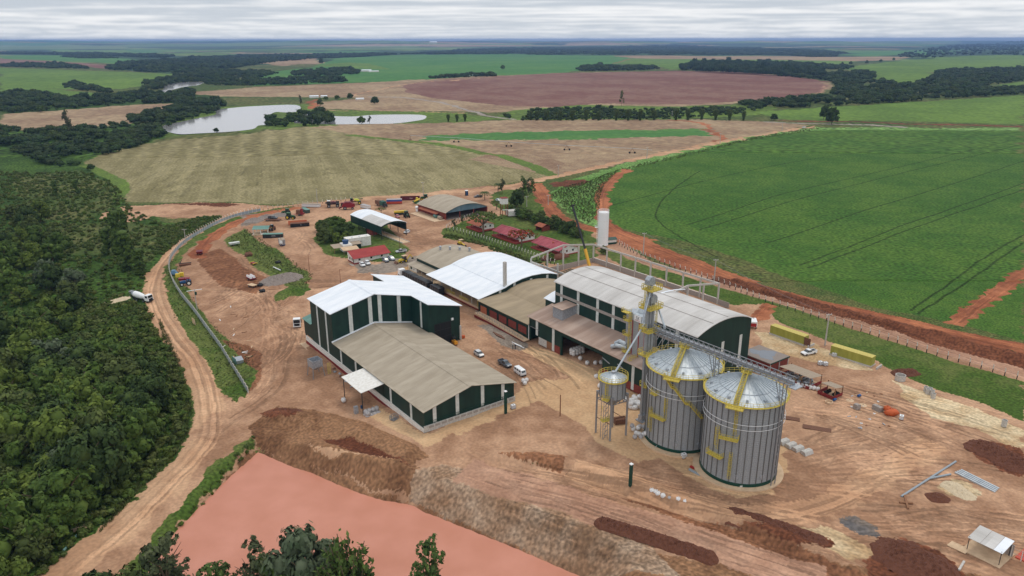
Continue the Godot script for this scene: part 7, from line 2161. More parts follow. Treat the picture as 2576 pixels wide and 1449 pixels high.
	machine("red combine harvester with a long unloading pipe", "combine", "combine", Z8(1320, 285), heading(850, 520, -20, 1), [["body", hull(mb(), [[-4.0, 1.6, 3.2, 1.3, 1.3], [-2.0, 1.2, 3.8, 1.5, 1.5], [2.4, 1.2, 3.7, 1.5, 1.4], [3.2, 1.6, 2.6, 1.3, 1.2]]), red], ["grain_tank", mb().taper(-1.5, -1.4, 1.5, 1.4, 3.7, 4.3, -0.3, -0.3, -0.2), maroon], ["cab", mb().taper(2.2, -0.9, 3.8, 0.9, 2.2, 3.8, 0.05, 0.2, 0.08), M.glass], ["cab_roof", mb().box(2.1, 3.8, -1.0, 3.8, 4.0, 1.0), red], ["unloader", mb().tube(Vector3(0.5, 4.0, 1.4), Vector3(-5.0, 4.3, 1.6), 0.2), red], ["feeder", mb().beam(Vector3(3.2, 1.6, 0), Vector3(5.0, 0.8, 0), 1.2, 0.7), maroon]], [[1.6, -1.8, 0.95, 0.6, M.steel], [1.6, 1.8, 0.95, 0.6, M.steel], [-2.6, -1.5, 0.65, 0.45, M.steel], [-2.6, 1.5, 0.65, 0.45, M.steel]])
	machine("black and maroon self-propelled sprayer with folded booms", "sprayer", "sprayer", Z8(1110, 255), heading(840, 512, -20, 1), [["frame", mb().box(-3.5, 1.7, -1.0, 3.5, 2.1, 1.0), M.black_steel], ["tank", hull(mb(), [[-1.8, 2.1, 3.0, 0.9, 0.8], [-0.5, 2.1, 3.5, 1.1, 0.9], [1.2, 2.1, 3.3, 1.1, 0.9]]), maroon], ["cab", mb().taper(1.5, -0.8, 3.2, 0.8, 2.1, 3.7, 0.05, 0.15, 0.08), M.glass], ["cab_roof", mb().box(1.4, 3.7, -0.9, 3.2, 3.95, 0.9), M.white_paint], ["boom", mb().beam(Vector3(-3.5, 2.9, 1.5), Vector3(4.2, 2.7, 1.5), 0.3, 0.5), M.black_steel], ["boom", mb().beam(Vector3(-3.5, 2.9, -1.5), Vector3(4.2, 2.7, -1.5), 0.3, 0.5), M.black_steel]], [[2.4, -1.6, 0.95, 0.45, M.steel], [2.4, 1.6, 0.95, 0.45, M.steel], [-2.4, -1.6, 0.95, 0.45, M.steel], [-2.4, 1.6, 0.95, 0.45, M.steel]])
	machine("green and yellow sprayer with big yellow wheels behind the combine", "sprayer", "sprayer", Z8(1430, 215), heading(850, 512, -20, 1), [["frame", mb().box(-3.2, 1.7, -1.0, 3.4, 2.1, 1.0), jgreen], ["tank", hull(mb(), [[-2.2, 2.1, 2.9, 0.9, 0.8], [-0.8, 2.1, 3.4, 1.1, 0.9], [0.8, 2.1, 3.2, 1.1, 0.9]]), paint(rgb(196, 196, 72), 0.5)], ["cab", mb().taper(1.4, -0.8, 3.0, 0.8, 2.1, 3.6, 0.05, 0.15, 0.08), M.glass], ["cab_roof", mb().box(1.3, 3.6, -0.9, 3.0, 3.85, 0.9), jgreen], ["boom", mb().beam(Vector3(-4.4, 2.9, 1.4), Vector3(2.0, 2.7, 1.4), 0.3, 0.5), jgreen]], [[2.2, -1.6, 0.95, 0.45, yel], [2.2, 1.6, 0.95, 0.45, yel], [-2.3, -1.6, 0.95, 0.45, yel], [-2.3, 1.6, 0.95, 0.45, yel]])
	machine("red forage wagon with a tall red frame and brown hopper", "forage_wagon", "wagon", Z8(625, 375), heading(770, 545, 20, 1), [["chassis", mb().box(-2.6, 0.7, -0.9, 2.6, 1.0, 0.9), red], ["hopper", mb().taper(-1.4, -1.0, 1.2, 1.0, 1.0, 3.2, 0.1, -0.3, -0.1), M.rust], ["frame", mb().box(1.3, 0.9, -1.1, 1.7, 3.9, 1.1).box(1.7, 0.9, -1.0, 2.6, 1.6, 1.0), red], ["drawbar", mb().beam(Vector3(-2.6, 0.8, 0), Vector3(-4.2, 0.5, 0), 0.2), red]], [[0.4, -1.2, 0.55, 0.4, M.steel], [0.4, 1.2, 0.55, 0.4, M.steel]])
	bin_box("long white truck body lying by the back fence", rgb(214, 214, 214), Z8(795, 250), heading(780, 515, 20, 0), 10.5, M.thatch)
	bin_box("short white truck body under a grey tarpaulin", rgb(216, 216, 216), Z8(1575, 270), heading(910, 520, 20, 5), 6.5, M.bag_grey)
	bin_box("truck body under a sagging green tarpaulin beside the red wagon", rgb(60, 74, 66), Z8(715, 325), heading(780, 540, 14, 7), 7.0, M.green_roof)
	bin_box("orange truck body standing behind a black one", rgb(206, 120, 84), Z8(600, 500), heading(760, 560, 20, -1.5), 9.5, null)
	bin_box("black truck body with a white number on its side", rgb(36, 38, 42), Z8(632, 530), heading(760, 560, 20, -1.5), 9.5, M.rust, "2")
	bin_box("dark truck body under a green tarpaulin with white numbers", rgb(40, 46, 46), Z8(248, 688), heading(690, 594, 20, -1), 9.5, M.green_roof, "4 1 5")
	bin_box("blue and orange truck bodies stacked beside the maroon one", rgb(186, 72, 52), Z8(1988, 205), heading(985, 506, 20, -0.5), 9.0, M.bag_grey, "", 2.4, 2.5, rgb(60, 84, 150))
	bin_box("long maroon truck body with white letters", rgb(92, 32, 42), Z8(2215, 150), heading(1010, 500, 20, -0.5), 11.5, null, "FCM", 1.9)
	machine("rusty brown box lorry with a dark green tarpaulined load", "box_lorry", "lorry", Z8(1800, 240), heading(950, 520, 20, 6), [["box", mb().box(-4.8, 0.9, -1.2, 0.2, 3.0, 1.2), M.rust], ["load", hull(mb(), [[0.3, 0.9, 3.4, 1.3, 1.2], [3.4, 0.9, 3.2, 1.3, 1.2]]), paint(rgb(44, 84, 74), 0.6)], ["cab", mb().taper(3.5, -1.1, 5.2, 1.1, 0.7, 2.2, 0.0, 0.5, 0.1), M.black_steel]], [[4.4, -1.1, 0.48, 0.3, M.steel], [4.4, 1.1, 0.48, 0.3, M.steel], [-3, -1.1, 0.48, 0.3, M.steel], [-3, 1.1, 0.48, 0.3, M.steel]])
	machine("yellow and green harvester header tipped on the ground", "harvester_header", "header", Z8(2305, 195), heading(1045, 505, 14, -6), [["table", mb().hexa_roof(-3.2, 3.2, 1.6, 0.3, -1.0, 1.6, 0.3), jgreen], ["reel", mb().tube(Vector3(-3.0, 1.8, 0.4), Vector3(3.0, 1.8, 0.4), 0.55, 0.55, 8), yel], ["drive", mb().ball(Vector3(2.4, 2.3, -0.8), Vector3(0.8, 0.7, 0.7), 9, 6), yel]])
	machine("yellow seed planter with dark green row units", "planter", "planter", Z8(2075, 360), heading(1000, 550, 20, -2), [["hopper", mb().taper(-3.4, -0.7, 3.4, 0.7, 1.2, 2.1, -0.1, -0.1, -0.2), yel], ["frame", mb().box(-3.5, 0.7, -0.5, 3.5, 1.0, 0.5), jgreen], ["row_unit", mb().box(-3.2, 0.1, 0.6, 3.2, 0.8, 1.1), M.black_steel]], [[-2.6, -0.9, 0.5, 0.3, M.steel], [2.6, -0.9, 0.5, 0.3, M.steel]])
	machine("yellow backhoe loader with its bucket down beside the parked cars", "backhoe", "backhoe", Z8(2120, 1045), heading(990, 652, -20, 4), [["body", hull(mb(), [[-1.4, 0.9, 1.5, 0.6, 0.6], [1.6, 0.9, 1.6, 0.5, 0.45], [2.2, 0.9, 1.4, 0.45, 0.4]]), yel], ["cab", mb().taper(-1.2, -0.8, 0.3, 0.8, 1.4, 2.8, 0.1, 0.1, 0.05), M.glass], ["cab_roof", mb().box(-1.4, 2.8, -0.95, 0.5, 3.0, 0.95), M.slab], ["loader_arm", mb().beam(Vector3(0.4, 1.5, 0.75), Vector3(3.3, 0.6, 0.75), 0.18, 0.25).beam(Vector3(0.4, 1.5, -0.75), Vector3(3.3, 0.6, -0.75), 0.18, 0.25), yel], ["bucket", mb().taper(3.2, -1.2, 4.1, 1.2, 0.05, 0.9, 0.1, 0.6, 0.0), M.rust], ["boom", mb().beam(Vector3(-1.6, 1.0, 0), Vector3(-3.4, 2.9, 0), 0.3, 0.35).beam(Vector3(-3.4, 2.9, 0), Vector3(-4.3, 1.4, 0), 0.25, 0.3), yel], ["digging_bucket", mb().taper(-4.8, -0.35, -4.0, 0.35, 0.8, 1.4, 0.1, 0.1, 0.05), M.black_steel]], [[-0.8, -1.05, 0.75, 0.45, yel], [-0.8, 1.05, 0.75, 0.45, yel], [1.5, -0.95, 0.5, 0.35, yel], [1.5, 0.95, 0.5, 0.35, yel]])
	machine("yellow motor grader with a roof canopy by the lawn's fence", "motor_grader", "grader", Z7(745, 815), heading(1180, 612, 16, 8), [["engine", mb().taper(-2.8, -0.6, -0.4, 0.6, 0.9, 1.9, 0.1, 0, 0.05), yel], ["beam", mb().beam(Vector3(-0.4, 1.6, 0), Vector3(3.4, 1.3, 0), 0.35, 0.4), yel], ["canopy", mb().box(-1.2, 3.0, -0.9, 0.6, 3.15, 0.9), M.slab], ["canopy_post", mb().beam(Vector3(-1.1, 1.8, -0.8), Vector3(-1.1, 3.0, -0.8), 0.08).beam(Vector3(-1.1, 1.8, 0.8), Vector3(-1.1, 3.0, 0.8), 0.08).beam(Vector3(0.5, 1.6, 0.8), Vector3(0.5, 3.0, 0.8), 0.08).beam(Vector3(0.5, 1.6, -0.8), Vector3(0.5, 3.0, -0.8), 0.08), M.black_steel], ["blade", mb().box(0.9, 0.1, -1.6, 1.1, 0.7, 1.6), M.steel]], [[-2.2, -1.0, 0.6, 0.4, M.rust], [-2.2, 1.0, 0.6, 0.4, M.rust], [-0.9, -1.0, 0.6, 0.4, M.rust], [-0.9, 1.0, 0.6, 0.4, M.rust], [3.2, -0.9, 0.6, 0.35, M.rust], [3.2, 0.9, 0.6, 0.35, M.rust]])
	machine("rusty yellow wheel loader beside the sea green pavilion", "wheel_loader", "loader", Z8(235, 590), heading(690, 580, -12, 6), [["body", mb().taper(-2.0, -0.8, 0.4, 0.8, 0.8, 2.0, 0.1, 0.1, 0.05), M.rust], ["cab", mb().taper(-0.6, -0.7, 0.8, 0.7, 1.9, 3.2, 0.05, 0.05, 0.05), M.glass], ["arm", mb().beam(Vector3(0.5, 1.6, 0), Vector3(2.4, 2.6, 0), 0.8, 0.3), yel], ["bucket", mb().taper(2.2, -1.1, 3.2, 1.1, 2.2, 3.2, 0.1, 0.4, 0.0), M.rust]], [[-1.2, -0.95, 0.65, 0.45, M.rust], [-1.2, 0.95, 0.65, 0.45, M.rust], [1.0, -0.95, 0.65, 0.45, M.rust], [1.0, 0.95, 0.65, 0.45, M.rust]])
	machine("yellow forklift with black mast at the tall hall's open door", "forklift", "forklift", at((1150 + 2290 * 0.272) * 0.644, (1050 + 1075 * 0.272) * 0.644), heading(1150, 860, -14, -12), [["body", mb().taper(-1.3, -0.6, 0.6, 0.6, 0.4, 1.2, 0.1, 0.1, 0.05), paint(rgb(220, 150, 44), 0.5)], ["counterweight", mb().taper(-1.9, -0.6, -1.3, 0.6, 0.4, 1.3, 0.15, 0, 0.05), paint(rgb(220, 150, 44), 0.5)], ["guard", mb().box(-1.0, 2.2, -0.55, 0.5, 2.3, 0.55).beam(Vector3(-1.0, 1.2, 0.5), Vector3(-0.9, 2.2, 0.5), 0.08).beam(Vector3(-1.0, 1.2, -0.5), Vector3(-0.9, 2.2, -0.5), 0.08).beam(Vector3(0.5, 1.1, 0.5), Vector3(0.4, 2.2, 0.5), 0.08).beam(Vector3(0.5, 1.1, -0.5), Vector3(0.4, 2.2, -0.5), 0.08), M.black_steel], ["mast", mb().beam(Vector3(0.8, 0.1, 0.35), Vector3(0.8, 3.0, 0.35), 0.15).beam(Vector3(0.8, 0.1, -0.35), Vector3(0.8, 3.0, -0.35), 0.15).box(0.75, 1.5, -0.35, 0.85, 1.7, 0.35), M.black_steel], ["fork", mb().box(0.9, 0.2, -0.4, 2.0, 0.28, -0.25).box(0.9, 0.2, 0.25, 2.0, 0.28, 0.4), M.black_steel]], [[0.4, -0.65, 0.38, 0.25, M.steel], [0.4, 0.65, 0.38, 0.25, M.steel], [-1.3, -0.6, 0.3, 0.22, M.steel], [-1.3, 0.6, 0.3, 0.22, M.steel]])
	single("orange_crate", "small orange crate beside the tall hall's corner", "crate", mb().box(-0.5, 0, -0.4, 0.5, 0.8, 0.4), M.orange_tarp, L(39.2, 43.5), 20)
	machine("grey trailer-mounted generator with a flat top", "generator", "generator", Z8(375, 800), heading(700, 612, 8, 10), [["case", mb().box(-2.2, 0.7, -1.2, 2.2, 3.0, 1.2), M.zinc], ["top", mb().box(-2.3, 3.0, -1.3, 2.3, 3.12, 1.3), M.thatch], ["louvre", mb().box(2.2, 1.0, -0.9, 2.25, 2.7, 0.9), M.steel], ["skid", mb().box(-2.3, 0.4, -1.0, 2.3, 0.7, 1.0), M.tank_blue]], [[-1.2, -1.1, 0.4, 0.25, M.steel], [-1.2, 1.1, 0.4, 0.25, M.steel], [1.4, -1.1, 0.4, 0.25, M.steel], [1.4, 1.1, 0.4, 0.25, M.steel]])
	# implements beside the curving fence
	machine("dark red fertiliser spreader on the red track", "spreader", "spreader", at(503, 640), heading(503, 640, 3, -14), [["hopper", mb().taper(-1.4, -1.1, 1.4, 1.1, 0.7, 1.7, -0.3, -0.3, -0.25), maroon], ["load", mb().box(-1.3, 1.55, -1.0, 1.3, 1.66, 1.0), M.dark], ["drawbar", mb().beam(Vector3(1.4, 0.7, 0), Vector3(2.6, 0.5, 0), 0.15), maroon]], [[-0.3, -1.2, 0.5, 0.35, M.steel], [-0.3, 1.2, 0.5, 0.35, M.steel]])
	machine("dark disc plough gang resting in the grass by the fence", "disc_plough", "plough", at(466, 667), 20, [["frame", mb().box(-2.6, 0.8, -0.15, 2.6, 1.1, 0.15).beam(Vector3(-2.0, 0.9, 0), Vector3(-1.2, 2.4, -1.0), 0.2), M.black_steel], ["disc", mb().tube(Vector3(-2.4, 0.5, 0.6), Vector3(2.4, 0.5, 0.6), 0.5, 0.5, 12), M.rust]])
	machine("blue plastic sheet over a dark machine by the fence", "covered_machine", "machine", at(439, 692), 10, [["sheet", mb().taper(-1.3, -1.2, 1.3, 1.2, 0.6, 2.2, 0.5, 0.9, 0.4), paint(rgb(96, 130, 160), 0.5)], ["base", mb().box(-1.2, 0, -1.0, 1.2, 0.7, 1.0), M.black_steel]])
	for q in [[448, 702, "yellow steel stand beside the blue plastic sheet"], [458, 699, "yellow hopper bin beside the yellow stand"]]:
		single("steel_stand", q[2], "stand", mb().taper(-0.8, -0.6, 0.8, 0.6, 0.9, 2.3, 0.0, 0.0, 0.0).beam(Vector3(-0.7, 0, 0.5), Vector3(-0.7, 0.9, 0.5), 0.12).beam(Vector3(0.7, 0, 0.5), Vector3(0.7, 0.9, 0.5), 0.12).beam(Vector3(-0.7, 0, -0.5), Vector3(-0.7, 0.9, -0.5), 0.12).beam(Vector3(0.7, 0, -0.5), Vector3(0.7, 0.9, -0.5), 0.12), yel, at(q[0], q[1]), 15)
	machine("red tipping cart beside the old blue tractor", "tipping_cart", "cart", at(464, 708), heading(464, 708, 20, -2), [["tub", mb().taper(-1.9, -0.9, 1.9, 0.9, 0.7, 1.5, -0.2, -0.2, -0.15), red], ["axle", mb().box(-0.2, 0.4, -0.9, 0.2, 0.7, 0.9), M.black_steel]], [[0, -1.1, 0.4, 0.25, M.steel], [0, 1.1, 0.4, 0.25, M.steel]])
	machine("white and green lime trailer at the slope's foot", "lime_trailer", "trailer", at(590, 618), heading(590, 618, 20, -3), [["tub", mb().taper(-2.2, -0.9, 2.2, 0.9, 0.9, 1.7, -0.2, -0.2, -0.15), M.pale_strip], ["base", mb().box(-2.0, 0.5, -0.8, 2.0, 0.9, 0.8), jgreen]], [[-0.8, -1.0, 0.45, 0.3, M.rust], [-0.8, 1.0, 0.45, 0.3, M.rust]])
	single("boulder", "dark angular boulder at the slope's foot", "boulder", mb().ball(Vector3(0, 0.7, 0), Vector3(1.8, 1.1, 1.2), 9, 6, 0.22, 4), M.rust, at(625, 644), 20)
	machine("red and yellow mower unit at the slope's foot", "mower", "mower", at(638, 665), heading(638, 665, 16, 6), [["deck", mb().box(-1.6, 0.4, -0.8, 1.6, 0.8, 0.8), red], ["guard", mb().box(1.3, 0.5, -1.1, 1.6, 0.9, 1.1).box(-1.6, 0.5, -1.1, -1.3, 0.9, 1.1), yel]])
	machine("red seed drill with two white seed boxes", "seed_drill", "seed drill", at(632, 703), heading(632, 703, 20, 10), [["frame", mb().box(-2.0, 0.5, -1.3, 2.0, 1.0, 1.3), red], ["seed_box", mb().taper(-2.1, 0.3, 2.1, 1.1, 1.0, 1.8, 0.1, 0.1, 0.15), M.white_paint], ["seed_box", mb().taper(-2.1, -1.1, 2.1, -0.3, 1.0, 1.8, 0.1, 0.1, 0.15), M.white_paint], ["lid_edge", mb().box(-2.1, 1.75, -0.75, 2.1, 1.85, -0.65).box(-2.1, 1.75, 0.65, 2.1, 1.85, 0.75), red], ["drawbar", mb().beam(Vector3(-2.0, 0.6, 0), Vector3(-3.6, 0.4, 0), 0.15), red]], [[0.6, -1.6, 0.45, 0.25, M.steel], [0.6, 1.6, 0.45, 0.25, M.steel]])
	machine("flat trailer with a bare plywood deck below the seed drill", "flat_trailer", "trailer", at(635, 722), heading(635, 722, 20, 5), [["deck", mb().box(-1.8, 0.9, -1.1, 1.8, 1.02, 1.1), M.slab], ["frame", mb().box(-1.7, 0.6, -0.9, 1.7, 0.9, 0.9), M.rust]], [[-1.1, -0.9, 0.35, 0.2, M.steel], [-1.1, 0.9, 0.35, 0.2, M.steel], [1.1, -0.9, 0.35, 0.2, M.steel], [1.1, 0.9, 0.35, 0.2, M.steel]])
	for q in [[655, 720, 0], [700, 662, 1], [660, 735, 0]]: single("engine_block", ["black greasy engine block near the gravel heap", "black machine part beside a white pipe on the grass"][q[2]], "machine part", mb().ball(Vector3(0, 0.5, 0), Vector3(1.2, 0.7, 0.8), 9, 6, 0.35, q[0]), M.black_steel, at(q[0], q[1]), 25, "black engine blocks" if q[2] == 0 else "")
	lying("pipe", "white plastic pipe lying on the grass near the gravel heap", at(688, 673), at(706, 681), 0.22, M.white_paint)
	# portable toilet, crane
	machine("portable toilet cabin with white roof beside the dirt road", "toilet_cabin", "cabin", Z7(820, 85), 10, [["wall", mb().box(-0.9, 0, -0.9, 0.9, 2.9, 0.9), M.dark], ["roof", mb().taper(-1.0, -1.0, 1.0, 1.0, 2.9, 3.2, 0.2, 0.2, 0.2), M.white_paint], ["door", mb().box(-0.6, 0.2, 0.9, 0.6, 2.6, 0.95), M.tank_blue]])
	var foot := level(1486, 674, 4.0)
	var tip := level(1440, 517, 26.5)
	var base := Vector3(foot.x, 0, foot.z)
	var mid := foot.lerp(tip, 0.3)
	machine("mobile crane with yellow boom base and long black boom", "mobile_crane", "crane", base, 0, [["boom_base", mb().beam(foot - base - Vector3(0, 1.0, 0), mid - base, 0.9, 0.9), paint(rgb(220, 168, 54), 0.5)], ["boom", mb().beam(mid - base, tip - base, 0.55, 0.6), M.black_steel], ["boom_tip", mb().box(tip.x - base.x - 0.3, tip.y - 0.2, tip.z - base.z - 0.3, tip.x - base.x + 0.9, tip.y + 0.3, tip.z - base.z + 0.3), M.black_steel], ["deck", mb().box(-4, 0.8, -1.3, 4, 1.5, 1.3), paint(rgb(220, 168, 54), 0.5)], ["cab", mb().taper(2.2, -1.2, 4.0, 0.2, 1.5, 3.0, 0.05, 0.3, 0.05), M.glass], ["turret", mb().box(-1.6, 1.5, -1.1, 1.0, 3.0, 1.1), paint(rgb(220, 168, 54), 0.5)]], [[-2.8, -1.3, 0.55, 0.4, M.rust], [-2.8, 1.3, 0.55, 0.4, M.rust], [2.8, -1.3, 0.55, 0.4, M.rust], [2.8, 1.3, 0.55, 0.4, M.rust]])
	machine("red and white tank truck rear showing past the big hall", "tank_truck", "truck", at(1893, 823), heading(1893, 823, 4, 12), [["tank", mb().box(-2.0, 0.8, -1.1, 2.0, 2.6, 1.1), M.white_paint], ["panel", mb().box(2.0, 0.9, -0.9, 2.06, 2.1, 0.9), M.red_paint]], [[1.2, -1.1, 0.45, 0.3, M.steel], [1.2, 1.1, 0.45, 0.3, M.steel], [-1.2, -1.1, 0.45, 0.3, M.steel], [-1.2, 1.1, 0.45, 0.3, M.steel]])

# ---------------------------------------------------------------- fences, poles, irrigation
func fence(label: String, px: Array, gap: float, two_tone: bool, panels: bool, bend := 1.0) -> void:
	var c := smooth_line(flat_pixels(px, 0), 12)
	var t := thing("concrete_post_fence", label, "fence", Vector3(c[0].x, hh(c[0].x, c[0].y), c[0].y))
	var o := t.position
	var whole := mb().box(-0.09, -0.3, -0.09, 0.09, 2.1, 0.09).beam(Vector3(0, 2.05, 0), Vector3(0.12 * bend, 2.35, 0), 0.16).beam(Vector3(0.12 * bend, 2.33, 0), Vector3(0.42 * bend, 2.55, 0), 0.16).mesh()
	var upper := mb().box(-0.09, 1.2, -0.09, 0.09, 2.1, 0.09).beam(Vector3(0, 2.05, 0), Vector3(0.12 * bend, 2.35, 0), 0.16).beam(Vector3(0.12 * bend, 2.33, 0), Vector3(0.42 * bend, 2.55, 0), 0.16).mesh()
	var lower := mb().box(-0.1, -0.3, -0.1, 0.1, 1.2, 0.1).mesh()
	var left := 0.0
	var last := Vector3.INF
	var wires := mb()
	for k in c.size() - 1:
		var seg := c[k].distance_to(c[k + 1])
		while left <= seg:
			var q := c[k].lerp(c[k + 1], left / seg)
			var p := Vector3(q.x, hh(q.x, q.y), q.y) - o
			var d := (c[k + 1] - c[k]).normalized()
			var yaw := atan2(-d.y, d.x) - PI / 2
			if two_tone:
				var f := put(t, "post", upper, M.post)
				f.position = p; f.rotation.y = yaw
				put(f, "post_foot", lower, M.post_foot)
			else:
				var f := put(t, "post", whole, M.post)
				f.position = p; f.rotation.y = yaw
			if last != Vector3.INF:
				for y in ([0.6, 1.2, 1.8] if not panels else [1.9]): wires.beam(last + Vector3(0, y, 0), p + Vector3(0, y, 0), 0.025)
				if panels: part(t, "panel", mb().beam(last + Vector3(0, 0.75, 0), p + Vector3(0, 0.75, 0), 0.06, 1.6), M.pipe_grey)
			last = p
			left += gap
		left -= seg
	part(t, "wire", wires, M.steel)

func power_pole(label: String, u: float, v: float, h: float, arm := true, mat: Material = null) -> Vector3:
	var t := thing("power_pole", label, "pole", at(u, v), 20)
	part(t, "shaft", mb().taper(-0.2, -0.16, 0.2, 0.16, -0.3, h, 0.08, 0.08, 0.05) if mat == null else mb().tube(Vector3(0, -0.3, 0), Vector3(0, h, 0), 0.11, 0.08), mat if mat else M.pole)
	if arm:
		part(t, "crossarm", mb().box(-1.0, h - 0.35, -0.08, 1.0, h - 0.18, 0.08), M.pole if mat == null else mat)
		for x in [-0.9, -0.4, 0.9]: part(t, "insulator", mb().tube(Vector3(x, h - 0.18, 0), Vector3(x, h + 0.1, 0), 0.06), M.white_paint)
	return t.position + Vector3(0, h, 0)

func fences_and_poles() -> void:
	fence("curving fence of bent-top concrete posts with grey panels along the verge", [625, 990, 610, 965, 585, 925, 555, 876, 520, 828, 485, 780, 455, 742, 436, 710, 427, 680, 430, 652, 447, 628, 470, 607, 500, 588, 540, 566, 580, 549, 620, 538, 660, 530], 2.5, false, true, -1.0)
	fence("straight fence of concrete posts along the back road", [662, 530, 700, 525, 750, 519, 800, 514, 850, 508, 890, 505], 2.8, true, false, 0.3)
	fence("long fence of two-tone bent concrete posts beside the pink track", [1552, 612, 1600, 640, 1660, 662, 1740, 690, 1815, 716, 1880, 742, 1937, 764, 2026, 791, 2100, 815, 2167, 835, 2260, 865, 2352, 894, 2460, 926, 2576, 960], 3.0, true, false, 1.0)
	fence("garden fence of white-topped posts along the hedge before the cottages", [1123, 580, 1160, 588, 1200, 600, 1247, 616, 1290, 630, 1330, 644, 1366, 658, 1400, 668], 2.3, true, false, -1.0)
	fence("short garden fence of white-topped posts towards the workshop", [1123, 576, 1138, 566, 1160, 557, 1178, 550, 1192, 545], 2.6, true, false, 1.0)
	# seeds of the overhead line
	var tops := []
	tops.append(power_pole("concrete power pole with crossarm at the red road beside the white tank", 1618, 642, 10.0))
	tops.append(power_pole("concrete power pole standing behind the concrete frame's beam", 1796, 712, 9.5))
	tops.append(power_pole("tall concrete power pole between the two containers", 2075, 869, 10.4))
	for k in 2:
		var p: Vector3 = tops[k]
		var q: Vector3 = tops[k + 1]
		for s in [-0.9, 0.9]:
			var m := mb()
			var last := Vector3.ZERO
			for j in 9:
				var e := (q - p) * (j / 8.0) - Vector3(0, 1.2 * (1.0 - pow(j / 4.0 - 1.0, 2.0)), 0) + Vector3(0, 0, s)
				if j: m.beam(last, e, 0.03)
				last = e
			single("power_line", "thin wire strung between the concrete power poles", "wire", m, M.steel, p, 0, "wires between the poles")
	for q in [[799, 515, 9.3, "concrete lamp pole behind the long white truck body"], [1065, 492, 8.3, "concrete pole behind the beige-roofed workshop"], [1404, 444, 8.0, "concrete pole where the two dirt roads meet"], [1627, 400, 9.0, "concrete pole beside the far dirt road's bend"], [1379, 515, 5.7, "concrete pole beside the orange road above the hedge"], [1967, 330, 9.0, "concrete pole at the far end of the dirt road"], [468, 612, 7.0, "concrete pole standing in the curving fence"], [1811, 361, 9.0, "concrete pole at the red track's mouth"], [1325, 520, 6.0, "thin concrete pole among the trees behind the hedge"], [1690, 299, 9.0, "pale pole in front of the far bamboo"]]:
		power_pole(q[3], q[0], q[1], q[2], q[0] != 799)
	for q in [[768, 1170, 7.2, "rusty slim pole on the worn bank above the slope"], [1215, 1340, 5.6, "rusty slim pole beside the tall hall's roof"], [2070, 915, 8.0, "rusty slim pole beside the silver pickup"]]:
		var p := Z8(q[0], q[1])
		var t := thing("slim_pole", q[3], "pole", p)
		part(t, "shaft", mb().tube(Vector3(0, -0.3, 0), Vector3(0, q[2], 0), 0.09, 0.07), M.rust_pole)
		part(t, "arm", mb().beam(Vector3(0, q[2] - 0.2, 0), Vector3(1.0, q[2] + 0.1, 0), 0.06), M.rust_pole)
	var tr := thing("transformer_pole", "pole with a pale transformer tray inside the curving fence", "pole", at(496, 779), 30)
	part(tr, "shaft", mb().tube(Vector3(0, -0.3, 0), Vector3(0, 8.0, 0), 0.16, 0.12), M.pole)
	part(tr, "crossarm", mb().box(-2.6, 7.4, -0.1, 2.6, 7.6, 0.1), M.white_paint)
	part(tr, "transformer", mb().tube(Vector3(0.3, 5.8, 0.4), Vector3(0.3, 6.9, 0.4), 0.35), M.ring_green)
	# centre pivot irrigator
	var line := [Vector2(1032, 352), Vector2(1148, 358), Vector2(1280, 369), Vector2(1426, 378), Vector2(1590, 386), Vector2(1640, 388)]
	var o := at(line[0].x, line[0].y)
	var t := thing("pivot_irrigator", "long wheeled irrigation boom standing across the pale stubble", "irrigator", o)
	for k in line.size():
		var p := at(line[k].x, line[k].y) - o
		if k > 0 and k < 5:
			var tw := part(t, "tower", mb().beam(p + Vector3(-2.2, 0.8, 0.5), p + Vector3(0, 4.2, 0), 0.2).beam(p + Vector3(2.2, 0.8, 0.5), p + Vector3(0, 4.2, 0), 0.2).beam(p + Vector3(-2.2, 0.8, 0.5), p + Vector3(2.2, 0.8, 0.5), 0.25), M.rust)
			for s in [-2.2, 2.2]: part(tw, "wheel", mb().tube(p + Vector3(s, 0.8, 0.25), p + Vector3(s, 0.8, 0.75), 0.8, 0.8, 14), M.rubber)
		elif k == 0:
			part(t, "pivot_stand", mb().beam(p, p + Vector3(0, 4.6, 0), 0.35).box(p.x - 1.5, 0, p.z - 1.5, p.x + 1.5, 0.4, p.z + 1.5), M.rust)
		if k > 0:
			var q := at(line[k - 1].x, line[k - 1].y) - o
			part(t, "pipe", mb().tube(q + Vector3(0, 4.2, 0), p + Vector3(0, 4.2 if k < 5 else 3.4, 0), 0.14, 0.14, 8), M.galv_roof)

# ---------------------------------------------------------------- plants
var leafy: StandardMaterial3D
var crowns := {}

func leaf(m: MB, p: Vector3, n: Vector3, s: float, r: RandomNumberGenerator) -> void:
	var a := n.cross(Vector3(r.randf_range(-1, 1), r.randf_range(-1, 1), r.randf_range(-1, 1))).normalized()
	var b := n.cross(a).normalized()
	var w := s * r.randf_range(0.35, 0.55)
	var l := s * r.randf_range(0.6, 1.0)
	m.tri(p - a * l, p + b * w, p + a * l, n)
	m.tri(p - a * l, p + a * l, p - b * w, n)

